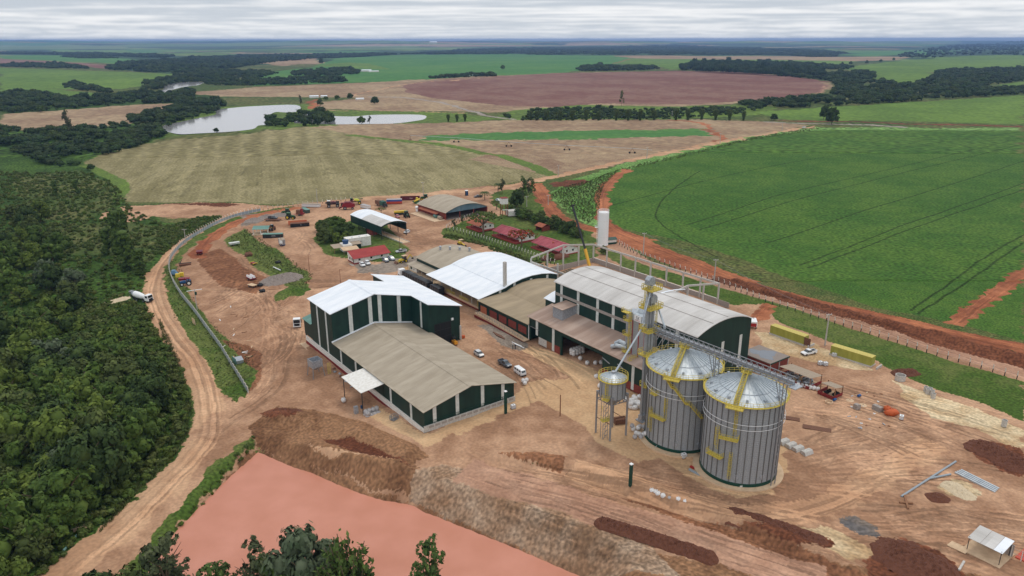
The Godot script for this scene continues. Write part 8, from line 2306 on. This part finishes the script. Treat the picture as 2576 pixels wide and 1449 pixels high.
# lobes: [centre, radii]; leaves sit in clumps over each lobe so that gaps and clumps shade one another
func foliage(s: int, lobes: Array, clumps: int, per: int, size: float, tone: Color, other: Color, core := 0.72, droop := 0.0) -> ArrayMesh:
	var r := RandomNumberGenerator.new()
	r.seed = s
	var m := mb()
	m.coloured = true
	for l in lobes:
		var c: Vector3 = l[0]
		var rad: Vector3 = l[1]
		m.tint = tone.lerp(other, r.randf())
		if core > 0.0: m.ball(c, rad * core, 8, 5, 0.14, s + m.v.size())
		for k in clumps:
			var d := Vector3(r.randfn(0, 1), r.randfn(0.25, 1), r.randfn(0, 1)).normalized()
			var e := c + d * rad * r.randf_range(0.78, 1.06)
			var t := tone.lerp(other, clampf(r.randfn(0.5, 0.3), 0.0, 1.0))
			var cs := minf(rad.x, rad.y) * 0.26
			for j in per:
				var q := Vector3(r.randfn(0, 1), r.randfn(0, 0.7), r.randfn(0, 1)) * cs * 0.6
				var f := r.randf_range(0.8, 1.2)
				m.tint = Color(t.r * f, t.g * f, t.b * f)
				var nn := (d * 1.1 + q.normalized() * 0.9 + Vector3(r.randf_range(-0.5, 0.5), r.randf_range(0.0, 0.8), r.randf_range(-0.5, 0.5))).normalized()
				leaf(m, e + q - Vector3(0, droop * q.length(), 0), nn, size * r.randf_range(0.7, 1.3), r)
	return m.mesh()

func trunk_mesh(h: float, rad: float, s: int, limbs := 5, spread := 0.35) -> ArrayMesh:
	var r := RandomNumberGenerator.new()
	r.seed = s
	var m := mb()
	var fork := Vector3(r.randf_range(-0.3, 0.3), h * 0.5, r.randf_range(-0.3, 0.3))
	m.tube(Vector3(0, -0.4, 0), fork, rad, rad * 0.72, 9, false)
	for k in limbs:
		var a := TAU * k / limbs + r.randf_range(-0.3, 0.3)
		var e := Vector3(cos(a) * h * spread, h * r.randf_range(0.75, 0.95), sin(a) * h * spread)
		var mid := fork.lerp(e, 0.5) + Vector3(0, h * 0.06, 0)
		m.tube(fork, mid, rad * 0.5, rad * 0.32, 6, false).tube(mid, e, rad * 0.32, rad * 0.1, 6, false)
	return m.mesh()

func make_crowns() -> void:
	leafy = paint(Color.WHITE, 0.75, 0.0, 0.25)
	leafy.vertex_color_use_as_albedo = true
	leafy.cull_mode = BaseMaterial3D.CULL_DISABLED
	var r := RandomNumberGenerator.new()
	r.seed = 99
	var tones := [[Color(0.045, 0.078, 0.018), Color(0.09, 0.138, 0.03)], [Color(0.07, 0.105, 0.02), Color(0.135, 0.18, 0.035)], [Color(0.032, 0.056, 0.018), Color(0.062, 0.095, 0.028)], [Color(0.075, 0.105, 0.055), Color(0.13, 0.16, 0.095)], [Color(0.05, 0.09, 0.018), Color(0.1, 0.15, 0.03)], [Color(0.05, 0.07, 0.02), Color(0.095, 0.12, 0.035)]]
	for v in 6:   # broad crowns, one unit of radius about 4 m, 8 m tall
		var lobes := []
		for k in 9:
			var a := r.randf_range(0, TAU)
			var d := 0.0 if k == 0 else r.randf_range(1.2, 2.9)
			lobes.append([Vector3(cos(a) * d, r.randf_range(4.4, 6.8) - d * 0.45, sin(a) * d), Vector3.ONE * r.randf_range(1.2, 1.9) * Vector3(1, 0.82, 1)])
		for k in 4:
			var a := TAU * k / 4 + v
			lobes.append([Vector3(cos(a) * 2.2, 2.6, sin(a) * 2.2), Vector3(1.6, 1.4, 1.6)])
		crowns["broad%d" % v] = [foliage(100 + v, lobes, 20, 11, 0.42, tones[v][0], tones[v][1]), trunk_mesh(6.5, 0.28, v)]
	for v in 2:   # trees wholly hung with vines
		var lobes := []
		for k in 11: lobes.append([Vector3(r.randf_range(-0.7, 0.7), 0.8 + k * 1.05, r.randf_range(-0.7, 0.7)), Vector3(1.5 + (0.7 if k > 8 or k < 2 else 0.0), 1.1, 1.5 + (0.6 if k > 8 else 0.0)) * r.randf_range(0.85, 1.1)])
		crowns["vine%d" % v] = [foliage(120 + v, lobes, 18, 12, 0.38, tones[2][0], tones[0][1], 0.8, 0.8), trunk_mesh(12.0, 0.3, 20 + v, 3, 0.08)]
	for v in 3:   # far crowns
		var lobes := [[Vector3(0, 4.2, 0), Vector3(2.7, 2.4, 2.7)]]
		for k in 4: lobes.append([Vector3(cos(k * 1.6 + v) * 1.9, r.randf_range(2.6, 4.8), sin(k * 1.6 + v) * 1.9), Vector3.ONE * r.randf_range(1.5, 2.2)])
		crowns["far%d" % v] = [foliage(140 + v, lobes, 10, 5, 0.75, [Color(0.03, 0.052, 0.02), Color(0.04, 0.066, 0.022), Color(0.026, 0.046, 0.02)][v], [Color(0.055, 0.088, 0.03), Color(0.07, 0.105, 0.034), Color(0.048, 0.074, 0.03)][v]), trunk_mesh(4.0, 0.25, 30 + v, 3)]
	for v in 2:   # bushes, about 1 m
		var lobes := []
		for k in 4: lobes.append([Vector3(r.randf_range(-0.5, 0.5), r.randf_range(0.35, 0.8), r.randf_range(-0.5, 0.5)), Vector3.ONE * r.randf_range(0.4, 0.62)])
		crowns["bush%d" % v] = [foliage(160 + v, lobes, 12, 7, 0.2, [Color(0.045, 0.075, 0.016), Color(0.07, 0.1, 0.024)][v], [Color(0.1, 0.145, 0.03), Color(0.13, 0.16, 0.05)][v]), null]
	# flat spreading crown, and the same in flower
	for v in 2:
		var lobes := []
		for k in 15:
			var a := k * 2.4
			var d := sqrt(k / 15.0) * 4.8
			lobes.append([Vector3(cos(a) * d, 6.6 - d * 0.22 + r.randf_range(-0.3, 0.3), sin(a) * d), Vector3(1.6, 0.7, 1.6) * r.randf_range(0.8, 1.1)])
		crowns["spread%d" % v] = [foliage(170 + v, lobes, 14, 12, 0.3, Color(0.075, 0.12, 0.03) if v == 0 else Color(0.085, 0.1, 0.03), Color(0.14, 0.17, 0.05) if v == 0 else Color(0.42, 0.055, 0.025), 0.0), trunk_mesh(6.6, 0.34, 40 + v, 9, 0.5)]
	# open, feathery crown
	for v in 2:
		var lobes := []
		for k in 13: lobes.append([Vector3(r.randf_range(-2.6, 2.6), 3.5 + k * 0.62, r.randf_range(-2.6, 2.6)) * Vector3(1.0 - k * 0.04, 1, 1.0 - k * 0.04), Vector3.ONE * r.randf_range(0.8, 1.3)])
		crowns["open%d" % v] = [foliage(180 + v, lobes, 13, 12, 0.36, [Color(0.045, 0.06, 0.028), Color(0.05, 0.085, 0.025)][v], [Color(0.11, 0.125, 0.06), Color(0.1, 0.15, 0.04)][v], 0.0, 0.5), trunk_mesh(11.0, 0.22, 50 + v, 8, 0.2)]
	# bamboo: fountains of stems
	var m := mb()
	m.coloured = true
	var st := mb()
	for k in 46:
		var a := r.randf_range(0, TAU)
		var lean := r.randf_range(0.5, 2.4)
		var h := r.randf_range(6.0, 10.5)
		var p0 := Vector3(cos(a) * 0.6 * r.randf(), 0, sin(a) * 0.6 * r.randf())
		var last := p0
		for j in range(1, 8):
			var f := j / 7.0
			var p := p0 + Vector3(cos(a) * lean * f * f, h * (f - 0.12 * f * f * lean * 0.4), sin(a) * lean * f * f)
			st.tube(last, p, 0.06, 0.05, 4, false)
			for e in 12:
				m.tint = Color(0.05, 0.085, 0.02).lerp(Color(0.11, 0.16, 0.04), r.randf())
				leaf(m, last.lerp(p, r.randf()) + Vector3(r.randfn(0, 0.28), r.randfn(-0.1, 0.25), r.randfn(0, 0.28)), Vector3(r.randf_range(-1, 1), r.randf_range(0, 1.2), r.randf_range(-1, 1)).normalized(), 0.42, r)
			last = p
	crowns["bamboo"] = [m.mesh(), st.mesh()]
	# palm
	m = mb()
	m.coloured = true
	for k in 16:
		var a := TAU * k / 16 + r.randf_range(-0.1, 0.1)
		var d := Vector3(cos(a), 0, sin(a))
		var last := Vector3(0, 3.2, 0)
		for j in range(1, 8):
			var f := j / 7.0
			var p := Vector3(0, 3.2, 0) + d * f * 2.9 + Vector3(0, 1.6 * f - 2.6 * f * f + (0.6 if k % 2 else 0.0) * f, 0)
			m.tint = Color(0.05, 0.075, 0.025).lerp(Color(0.1, 0.13, 0.045), r.randf())
			for s in [-1.0, 1.0]:
				var side: Vector3 = Vector3(-d.z, -0.5, d.x)
				if s < 0: side = Vector3(d.z, -0.5, -d.x)
				m.tri(last, p, last.lerp(p, 0.6) + side * 0.75 * (1.0 - f * 0.5), Vector3(0, 1, 0) + d * 0.2)
			last = p
	crowns["palm"] = [m.mesh(), mb().tube(Vector3(0, -0.3, 0), Vector3(0, 3.2, 0), 0.24, 0.16, 8).mesh()]
	# tuft of tall grass
	m = mb()
	m.coloured = true
	for k in 22:
		var a := r.randf_range(0, TAU)
		var p := Vector3(cos(a), 0, sin(a)) * r.randf_range(0, 0.45)
		var q := p + Vector3(cos(a) * 0.35, r.randf_range(0.45, 0.95), sin(a) * 0.35)
		m.tint = Color(0.075, 0.105, 0.03).lerp(Color(0.15, 0.18, 0.065), r.randf())
		m.tri(p + Vector3(-sin(a), 0, cos(a)) * 0.07, p - Vector3(-sin(a), 0, cos(a)) * 0.07, q, Vector3(cos(a) * 0.5, 0.9, sin(a) * 0.5))
	crowns["tuft"] = [m.mesh(), null]

func tree(kind: String, label: String, p: Vector3, s: float, group := "", tall := 1.0, called := "tree") -> void:
	var t := thing(called, label, "tree", p, rng.randf_range(0, 360), group)
	if crowns[kind][1]: put(t, "trunk" if kind != "bamboo" else "stems", crowns[kind][1], M.bark)
	put(t, "crown", crowns[kind][0], leafy)
	t.scale = Vector3(s, s * tall, s)

func scatter(called: String, label: String, category: String, kind: String, places: Array) -> void:   # [position, scale, tall, tint]
	if places.is_empty(): return
	var mm := MultiMesh.new()
	mm.transform_format = MultiMesh.TRANSFORM_3D
	mm.use_colors = true
	mm.mesh = crowns[kind][0]
	mm.instance_count = places.size()
	for k in places.size():
		var q: Array = places[k]
		mm.set_instance_transform(k, Transform3D(Basis(Vector3.UP, rng.randf_range(0, TAU)).scaled(Vector3(q[1], q[1] * q[2], q[1])), q[0]))
		mm.set_instance_color(k, q[3])
	var o := MultiMeshInstance3D.new()
	o.name = numbered(called)
	o.multimesh = mm
	o.material_override = leafy
	tag(o, label, category)
	o.set_meta("kind", "stuff")
	add_child(o)

func inside(poly: PackedVector2Array, n: int, gap: float) -> Array:   # points at least gap apart
	var lo := poly[0]
	var hi := poly[0]
	for p in poly:
		lo = lo.min(p); hi = hi.max(p)
	var cells := {}
	var out := []
	var c := gap / 1.4142
	for k in n:
		var q := Vector2(rng.randf_range(lo.x, hi.x), rng.randf_range(lo.y, hi.y))
		var key := Vector2i((q / c).floor())
		if cells.has(key) or not Geometry2D.is_point_in_polygon(q, poly): continue
		cells[key] = true
		out.append(q)
	return out

func hue() -> Color:
	var f := rng.randf_range(0.75, 1.25)
	return Color(f * rng.randf_range(0.88, 1.15), f, f * rng.randf_range(0.85, 1.1))

const WOODS := [   # [gap in metres, size, kind, pixels...]
	[34, 3.6, 0, 1000, 137, 1150, 128, 1288, 121, 1500, 117, 1700, 114, 1900, 121, 2080, 129, 2150, 134, 1900, 139, 1500, 139, 1288, 137],
	[19, 2.3, 0, 265, 175, 300, 160, 420, 152, 560, 144, 650, 140, 860, 136, 1000, 138, 860, 146, 760, 151, 700, 156, 650, 163, 560, 176, 520, 186, 440, 186, 330, 180],
	[18, 2.3, 0, 0, 133, 120, 134, 300, 137, 440, 142, 420, 146, 250, 141, 120, 138, 0, 137],
	[13, 1.7, 0, 0, 164, 50, 162, 130, 160, 200, 166, 235, 174, 150, 172, 0, 169],
	[14, 1.8, 0, 150, 143, 190, 141, 260, 142, 300, 147, 190, 147],
	[12, 1.6, 0, 360, 212, 400, 201, 450, 191, 520, 181, 640, 178, 700, 185, 640, 200, 500, 206, 430, 213, 400, 226, 362, 224],
	[11, 1.5, 0, 515, 205, 560, 202, 640, 200, 860, 194, 880, 206, 700, 215, 560, 216, 517, 214],
	[10, 1.4, 0, 160, 212, 190, 208, 230, 219, 270, 227, 280, 235, 200, 227, 165, 221],
	[9, 1.5, 1, 0, 240, 40, 231, 100, 233, 140, 242, 250, 247, 330, 234, 400, 238, 490, 228, 487, 246, 478, 257, 330, 263, 130, 279, 0, 286],
	[8.5, 1.45, 1, 330, 296, 380, 284, 440, 270, 490, 252, 540, 248, 570, 264, 560, 276, 545, 286, 470, 301, 410, 316, 380, 314, 328, 308],
	[12, 1.7, 0, 727, 188, 760, 180, 880, 172, 905, 180, 900, 187, 850, 191, 740, 191],
	[8, 1.5, 1, 672, 317, 678, 303, 700, 294, 760, 290, 820, 293, 838, 304, 835, 313, 760, 318, 680, 321],
	[12, 1.9, 2, 1710, 172, 1760, 164, 1850, 162, 1960, 170, 2060, 184, 2075, 193, 1960, 192, 1850, 186, 1760, 182, 1715, 179],
	[12, 1.9, 0, 1450, 174, 1510, 166, 1570, 170, 1640, 168, 1660, 175, 1560, 179, 1460, 179],
	[12, 1.7, 1, 1932, 182, 2000, 178, 2080, 186, 2180, 182, 2205, 192, 2195, 202, 2260, 214, 2300, 214, 2340, 196, 2360, 178, 2450, 175, 2576, 172, 2576, 204, 2520, 210, 2480, 226, 2576, 222, 2576, 238, 2400, 248, 2200, 262, 2050, 270, 1960, 272, 1890, 280, 1860, 264, 1940, 254, 2040, 248, 2090, 237, 2110, 217, 2080, 202, 1960, 192],
	[24, 3.4, 2, 2255, 141, 2300, 130, 2400, 114, 2500, 107, 2600, 105, 2600, 141, 2410, 142, 2330, 148, 2270, 147],
	[17, 2.0, 0, 1990, 136, 2050, 132, 2110, 136, 2105, 143, 2040, 144, 1990, 140],
	[6.5, 1.15, 1, 0, 322, 65, 330, 200, 326, 330, 314, 400, 322, 420, 340, 340, 370, 250, 394, 215, 407, 180, 422, 60, 402, 0, 365],
	[10, 1.5, 0, 1075, 196, 1180, 190, 1240, 185, 1250, 192, 1090, 198],
	[8, 0.9, 1, 1240, 300, 1300, 282, 1450, 274, 1700, 278, 1860, 270, 1880, 285, 1700, 300, 1300, 304],
	[16, 2.2, 0, 1900, 153, 2100, 168, 2150, 172, 2120, 176, 1960, 172],
]

func vegetation() -> void:
	make_crowns()
	var tints := [[], [], []]
	for w in WOODS:
		var poly := flat_pixels(w, 3)
		var area := 0.0
		for k in poly.size(): area += poly[k].cross(poly[(k + 1) % poly.size()]) * 0.5
		var lo := poly[0]
		var hi := poly[0]
		for p in poly:
			lo = lo.min(p); hi = hi.max(p)
		var want := mini(int((hi.x - lo.x) * (hi.y - lo.y) / (w[0] * w[0]) * 2.2), 60000)
		for q in inside(poly, want, w[0]):
			var cl := noise.get_noise_2d(q.x / (w[0] * 9.0) + 50.0, q.y / (w[0] * 9.0))
			if cl + 0.35 < rng.randf() * 0.5: continue
			var s: float = w[1] * (rng.randf_range(0.5, 1.05) + 0.35 * cl + (0.35 if rng.randf() < 0.08 else 0.0))
			tints[[0, 1, 2][rng.randi() % 3] if w[2] < 2 else 2].append([Vector3(q.x, hh(q.x, q.y) - 0.3, q.y), s, (rng.randf_range(0.6, 1.0) if w[2] < 2 else rng.randf_range(1.3, 1.7)) * (0.55 if w[1] > 3.0 else 1.0), hue()])
	for k in 3: scatter("far_wood", ["far woods of dark round-headed trees between the fields", "far woods of mid green trees along the valley and lakes", "far woods and tall plantations of darkest trees"][k], "woodland", "far%d" % k, tints[k])
	# the wooded valley beside the dirt road: single trees, bushes below
	var count := 0
	var zone := 0
	var spots := ["in the dense wood beside the lower dirt road", "in the dark wood farthest behind the mixer truck", "around the feet of the vine-hung columns", "on the wet scrub below the stubble field", "in the scrub next to the mixer truck's rubble"]
	for z in [   # [gap, size low, size high, tries, pixels...]
			[7.0, 1.0, 1.9, 1200, -30, 900, 150, 850, 330, 930, 390, 990, 400, 1060, 370, 1120, 280, 1225, 200, 1310, 60, 1440, -40, 1440],
			[7.0, 1.0, 1.6, 700, -40, 540, 90, 545, 170, 620, 200, 700, 230, 800, 150, 900, -40, 900],
			[6.5, 0.75, 1.25, 500, 170, 640, 270, 610, 370, 640, 330, 720, 230, 760, 190, 720],
			[9.0, 0.6, 0.9, 240, 0, 400, 180, 420, 230, 440, 190, 470, 60, 520, -30, 520],
			[9.0, 0.5, 0.8, 300, 240, 800, 390, 800, 420, 900, 330, 930, 220, 870]]:
		for q in inside(flat_pixels(z, 4), z[3], z[0]):
			if count > 200: break
			count += 1
			var v: int = [0, 1, 4, 4, 5, 0, 2, 5, 1, 0, 1, 4, 2, 5, 0, 4, 1, 3][rng.randi() % 18]
			var sz: float = rng.randf_range(0.0, 1.0)
			sz = lerpf(z[1], z[2], sz * sz)
			tree("broad%d" % v, ("small " if sz < 1.0 else "large " if sz > 1.5 else "") + ["broad dark green tree ", "yellow-green tree ", "darkest round tree ", "silvery grey-green tree ", "fresh green tree ", "dull olive tree "][v] + spots[zone], Vector3(q.x, hh(q.x, q.y) - 0.2, q.y), sz, "trees in the roadside wood", rng.randf_range(0.85, 1.3))
		zone += 1
	for q in [[300, 640, 1.5, 1.15], [270, 640, 1.2, 0.85], [325, 680, 1.5, 1.0], [352, 690, 1.35, 0.7], [313, 600, 1.3, 1.0], [140, 492, 0.9, 0.9], [195, 488, 0.9, 0.9], [215, 760, 1.0, 0.7]]:
		tree("vine%d" % (int(q[0]) % 2), "tall tree column wholly hung with dark vines beside the dirt road", at(q[0], q[1]), q[2], "vine-hung trees", q[3], "vine_tree")
	var bushes := [[], []]
	for z in [[2.6, 6000, 0, 0.7, 2.0, -40, 830, 200, 760, 360, 770, 400, 850, 455, 935, 468, 1010, 468, 1080, 440, 1140, 340, 1240, 250, 1320, 100, 1450, -40, 1450], [3.6, 3000, 1, 0.6, 1.7, -40, 430, 220, 432, 300, 470, 330, 530, 440, 575, 385, 660, 355, 740, 200, 800, -40, 800], [2.4, 1500, 0, 0.5, 1.4, 400, 575, 500, 548, 560, 545, 470, 595, 410, 640, 390, 640], [1.6, 900, 0, 0.5, 1.1, 1120, 588, 1200, 606, 1300, 640, 1380, 668, 1330, 665, 1200, 615, 1116, 596], [3.4, 500, 1, 0.3, 0.8, 440, 1340, 500, 1270, 600, 1160, 640, 1115, 648, 1140, 560, 1222, 470, 1320]]:
		for q in inside(flat_pixels(z, 5), z[1] * 3, z[0]):
			bushes[rng.randi() % 2].append([Vector3(q.x, hh(q.x, q.y) - 0.1, q.y), rng.randf_range(z[3], z[4]), rng.randf_range(0.7, 1.2), hue()])
	for k in 2: scatter("undergrowth", ["dark leafy undergrowth filling the wooded valley and banks", "paler scrub and bushes over the wet ground and verges"][k], "undergrowth", "bush%d" % k, bushes[k])
	var tufts := []
	for z in [[0.95, 9000, 0.6, 1.3, 400, 800, 460, 930, 475, 1010, 474, 1085, 440, 1145, 330, 1255, 250, 1340, 330, 1230, 420, 1120, 455, 1020, 430, 940], [1.3, 3500, 0.25, 0.6, 412, 690, 430, 650, 455, 660, 470, 720, 520, 800, 590, 860, 640, 900, 625, 985, 585, 1010, 545, 985, 500, 905, 450, 835, 425, 760], [1.9, 3500, 0.5, 1.2, 1385, 490, 1420, 470, 1480, 455, 1560, 425, 1520, 465, 1508, 500, 1508, 540, 1480, 562, 1430, 535], [1.1, 3000, 0.3, 0.7, 570, 602, 622, 576, 700, 632, 790, 690, 760, 738, 700, 752, 735, 720, 640, 650], [1.3, 2500, 0.25, 0.6, 440, 1340, 500, 1270, 600, 1160, 640, 1115, 648, 1140, 560, 1222, 470, 1320], [1.6, 4000, 0.6, 1.3, 1560, 424, 1750, 380, 1900, 344, 2060, 320, 2060, 326, 1900, 351, 1750, 388, 1580, 428], [1.2, 1500, 0.3, 0.7, 1250, 1145, 1400, 1150, 1560, 1190, 1640, 1225, 1800, 1285, 1640, 1240, 1500, 1195, 1300, 1160]]:
		for q in inside(flat_pixels(z, 4), z[1] * 3, z[0]):
			tufts.append([Vector3(q.x, hh(q.x, q.y) - 0.05, q.y), rng.randf_range(z[2], z[3]), rng.randf_range(0.8, 1.3), hue()])
	scatter("tall_grass", "tufts of tall grass along verges, banks and waste ground", "grass", "tuft", tufts)
	# trees standing at the near bank, their heads in front of the pond
	for q in [[272, 1580, 1.2, 1.3, "broad2", "rounded dark tree standing over the near end of the dirt road"], [440, 1560, 1.4, 1.1, "open0", "open ragged tree standing at the pond's near bank by the road"], [350, 1580, 1.2, 1.25, "broad5", "low olive tree at the pond's near bank below the ragged tree"], [655, 1560, 1.3, 1.05, "open0", "thin ragged tree at the middle of the pond's near bank"], [785, 1560, 1.5, 1.6, "broad3", "grey-green tree beside the bamboo on the pond's near bank"], [560, 1570, 1.2, 0.95, "open1", "thin light tree at the pond's near bank"], [1085, 1560, 1.15, 1.2, "open1", "slender tree standing alone before the pond's pink water"], [890, 1600, 1.55, 1.25, "bamboo", "large bamboo clump rising before the pond's pink water"], [840, 1600, 1.3, 1.1, "bamboo", "smaller bamboo clump beside the large one at the pond"], [715, 1570, 1.4, 1.4, "broad4", "fresh green tree low on the pond's near bank"], [10, 1540, 1.3, 1.1, "broad1", "yellow-green tree at the road's near end"], [150, 1600, 0.7, 0.7, "open1", "thin light tree at the road's near end"]]:
		tree(q[4], q[5], at(q[0], q[1]), q[2], "", q[3], "bamboo" if q[4] == "bamboo" else "tree")
	# garden and yard trees
	tree("spread0", "wide flat-topped green tree shading the small brown-roofed cottage", Z7(1062, 665), 1.65, "", 1.0)
	tree("spread1", "flat-topped tree covered in red blossom between the pink-roofed cottages", Z7(1605, 830), 1.3, "", 0.85)
	tree("palm", "palm tree in a round bed behind the workshop", Z7(1080, 150), 1.25, "", 1.1, "palm_tree")
	tree("palm", "small palm beside the tall trees above the workshop", Z7(1270, 45), 1.0, "", 1.6, "palm_tree")
	for q in [[1540, 260, 1.1, 1.3, "broad2"], [1640, 180, 1.0, 1.3, "open1"], [1700, 130, 0.9, 1.2, "open0"], [1500, 230, 0.9, 1.0, "broad0"], [1600, 250, 0.9, 1.0, "open0"], [1330, 60, 0.8, 1.0, "open0"], [1450, 330, 0.8, 0.8, "broad4"], [1250, 290, 0.8, 0.9, "spread0"], [1760, 90, 0.8, 1.2, "open1"]]:
		tree(q[4], "tree in the garden grove between the water tower and the orange road", Z7(q[0], q[1]), q[2], "garden grove trees", q[3])
	for k in 15:
		var f := k / 14.0
		tree("broad%d" % [2, 0, 5][k % 3], "dark dense tree in the hedge behind the cottages", Z7(lerpf(1590, 2440, f), lerpf(400, 690, f) + sin(k * 2.0) * 14.0), 0.85 + 0.2 * sin(k * 1.7), "hedge trees behind the cottages", 0.85)
	for k in 17:
		var a := k * 2.4
		var d := sqrt(k / 17.0)
		tree("broad%d" % [4, 1, 0, 2, 5][k % 5], "tree in the round thicket beside the weigh canopy", Z8(1120 + cos(a) * d * 250, 660 + sin(a) * d * 150), rng.randf_range(0.7, 1.0), "thicket trees", 0.95)
	tree("broad2", "small dark tree at the thicket's edge by the canopy corner", Z8(1540, 735), 0.55)
	tree("broad4", "small green tree beside the white block", Z8(1450, 740), 0.6)
	tree("spread0", "low flat-topped tree beside the box lorry", Z8(1800, 345), 0.6, "", 0.75)
	for q in [[640, 570], [760, 500]]: tree("open0", "small pruned tree with white-painted trunk by the garden fence", Z7(q[0], q[1]), 0.45, "pruned garden trees")
	tree("broad1", "round bush-like tree inside the concrete frame's lawn corner", at(1386, 655), 0.45)
	tree("broad5", "olive bush beside the concrete frame's far corner", at(1518, 640), 0.5)
	# lone trees out in the fields
	for q in [[943, 262, 1.7, 0.9, "broad2", "lone round dark tree in the tan field beyond the lake"], [2092, 313, 1.9, 1.35, "broad2", "large dark tree where the far roads meet"], [2072, 300, 1.5, 1.5, "broad2", "second dark tree behind the large one at the far roads"], [1947, 303, 1.2, 0.9, "broad2", "squat dark tree beside the far red road"], [103, 283, 1.4, 1.0, "broad0", "dark tree at the edge of the left tan field"], [176, 345, 1.6, 1.45, "open0", "tall ragged tree above the valley wood"], [910, 312, 1.3, 1.0, "broad0", "leafy tree on the shore of the shallow lake"], [930, 312, 0.9, 0.9, "open0", "thin tree on the shore of the shallow lake"], [1563, 268, 1.0, 1.9, "open1", "slim upright tree before the red field"], [808, 161, 2.6, 1.2, "broad2", "big dark tree beside the striped field"], [806, 266, 1.3, 1.0, "broad5", "tree beside the orange track at the lake"], [757, 266, 1.1, 1.2, "open0", "thin tree at the lake's far corner"], [880, 249, 1.4, 0.9, "broad2", "dark tree at the far farm road"], [848, 250, 1.1, 0.9, "broad0", "dark bushy tree at the far farm road"], [820, 252, 1.0, 0.9, "broad0", "bushy tree beside the white tank shed"], [2118, 165, 1.6, 1.0, "broad5", "small tree on the green field's rim"], [2140, 163, 1.8, 1.1, "broad0", "tree on the green field's rim"], [2180, 160, 1.8, 0.9, "broad5", "bushy tree in the row on the field's rim"], [2215, 156, 1.8, 0.9, "broad0", "last bushy tree in the row on the field's rim"], [2248, 152, 1.8, 1.0, "broad0", "round tree near the brown strip"], [425, 318, 0.9, 1.0, "broad0", "tree at the foot of the wooded shore"], [545, 333, 0.8, 0.8, "broad2", "small dark tree on the lake's near shore"], [1265, 175, 1.8, 1.2, "broad0", "round tree at the red field's far edge"], [228, 428, 0.8, 0.8, "broad2", "dark bush at the stubble's left edge"]]:
		tree(q[4], q[5], at(q[0], q[1]), q[2], "", q[3])
	for q in [[1335, 302, 1.0], [1352, 302, 1.0], [1375, 303, 1.1], [1410, 303, 1.1], [1440, 303, 1.1], [1475, 303, 1.1], [1505, 303, 1.0], [1550, 303, 1.15], [1580, 303, 1.2], [1610, 303, 1.15], [1645, 302, 1.1], [1700, 302, 1.2], [1730, 302, 1.2], [1765, 301, 1.2], [1800, 302, 1.15], [1835, 303, 1.1], [1870, 303, 1.0], [1128, 306, 0.8], [1150, 306, 0.8], [1170, 305, 0.8]]:
		tree("bamboo", "bamboo clump in the screen along the tan field's far edge", at(q[0], q[1]), q[2] * 1.15, "bamboo screen", 1.0, "bamboo")
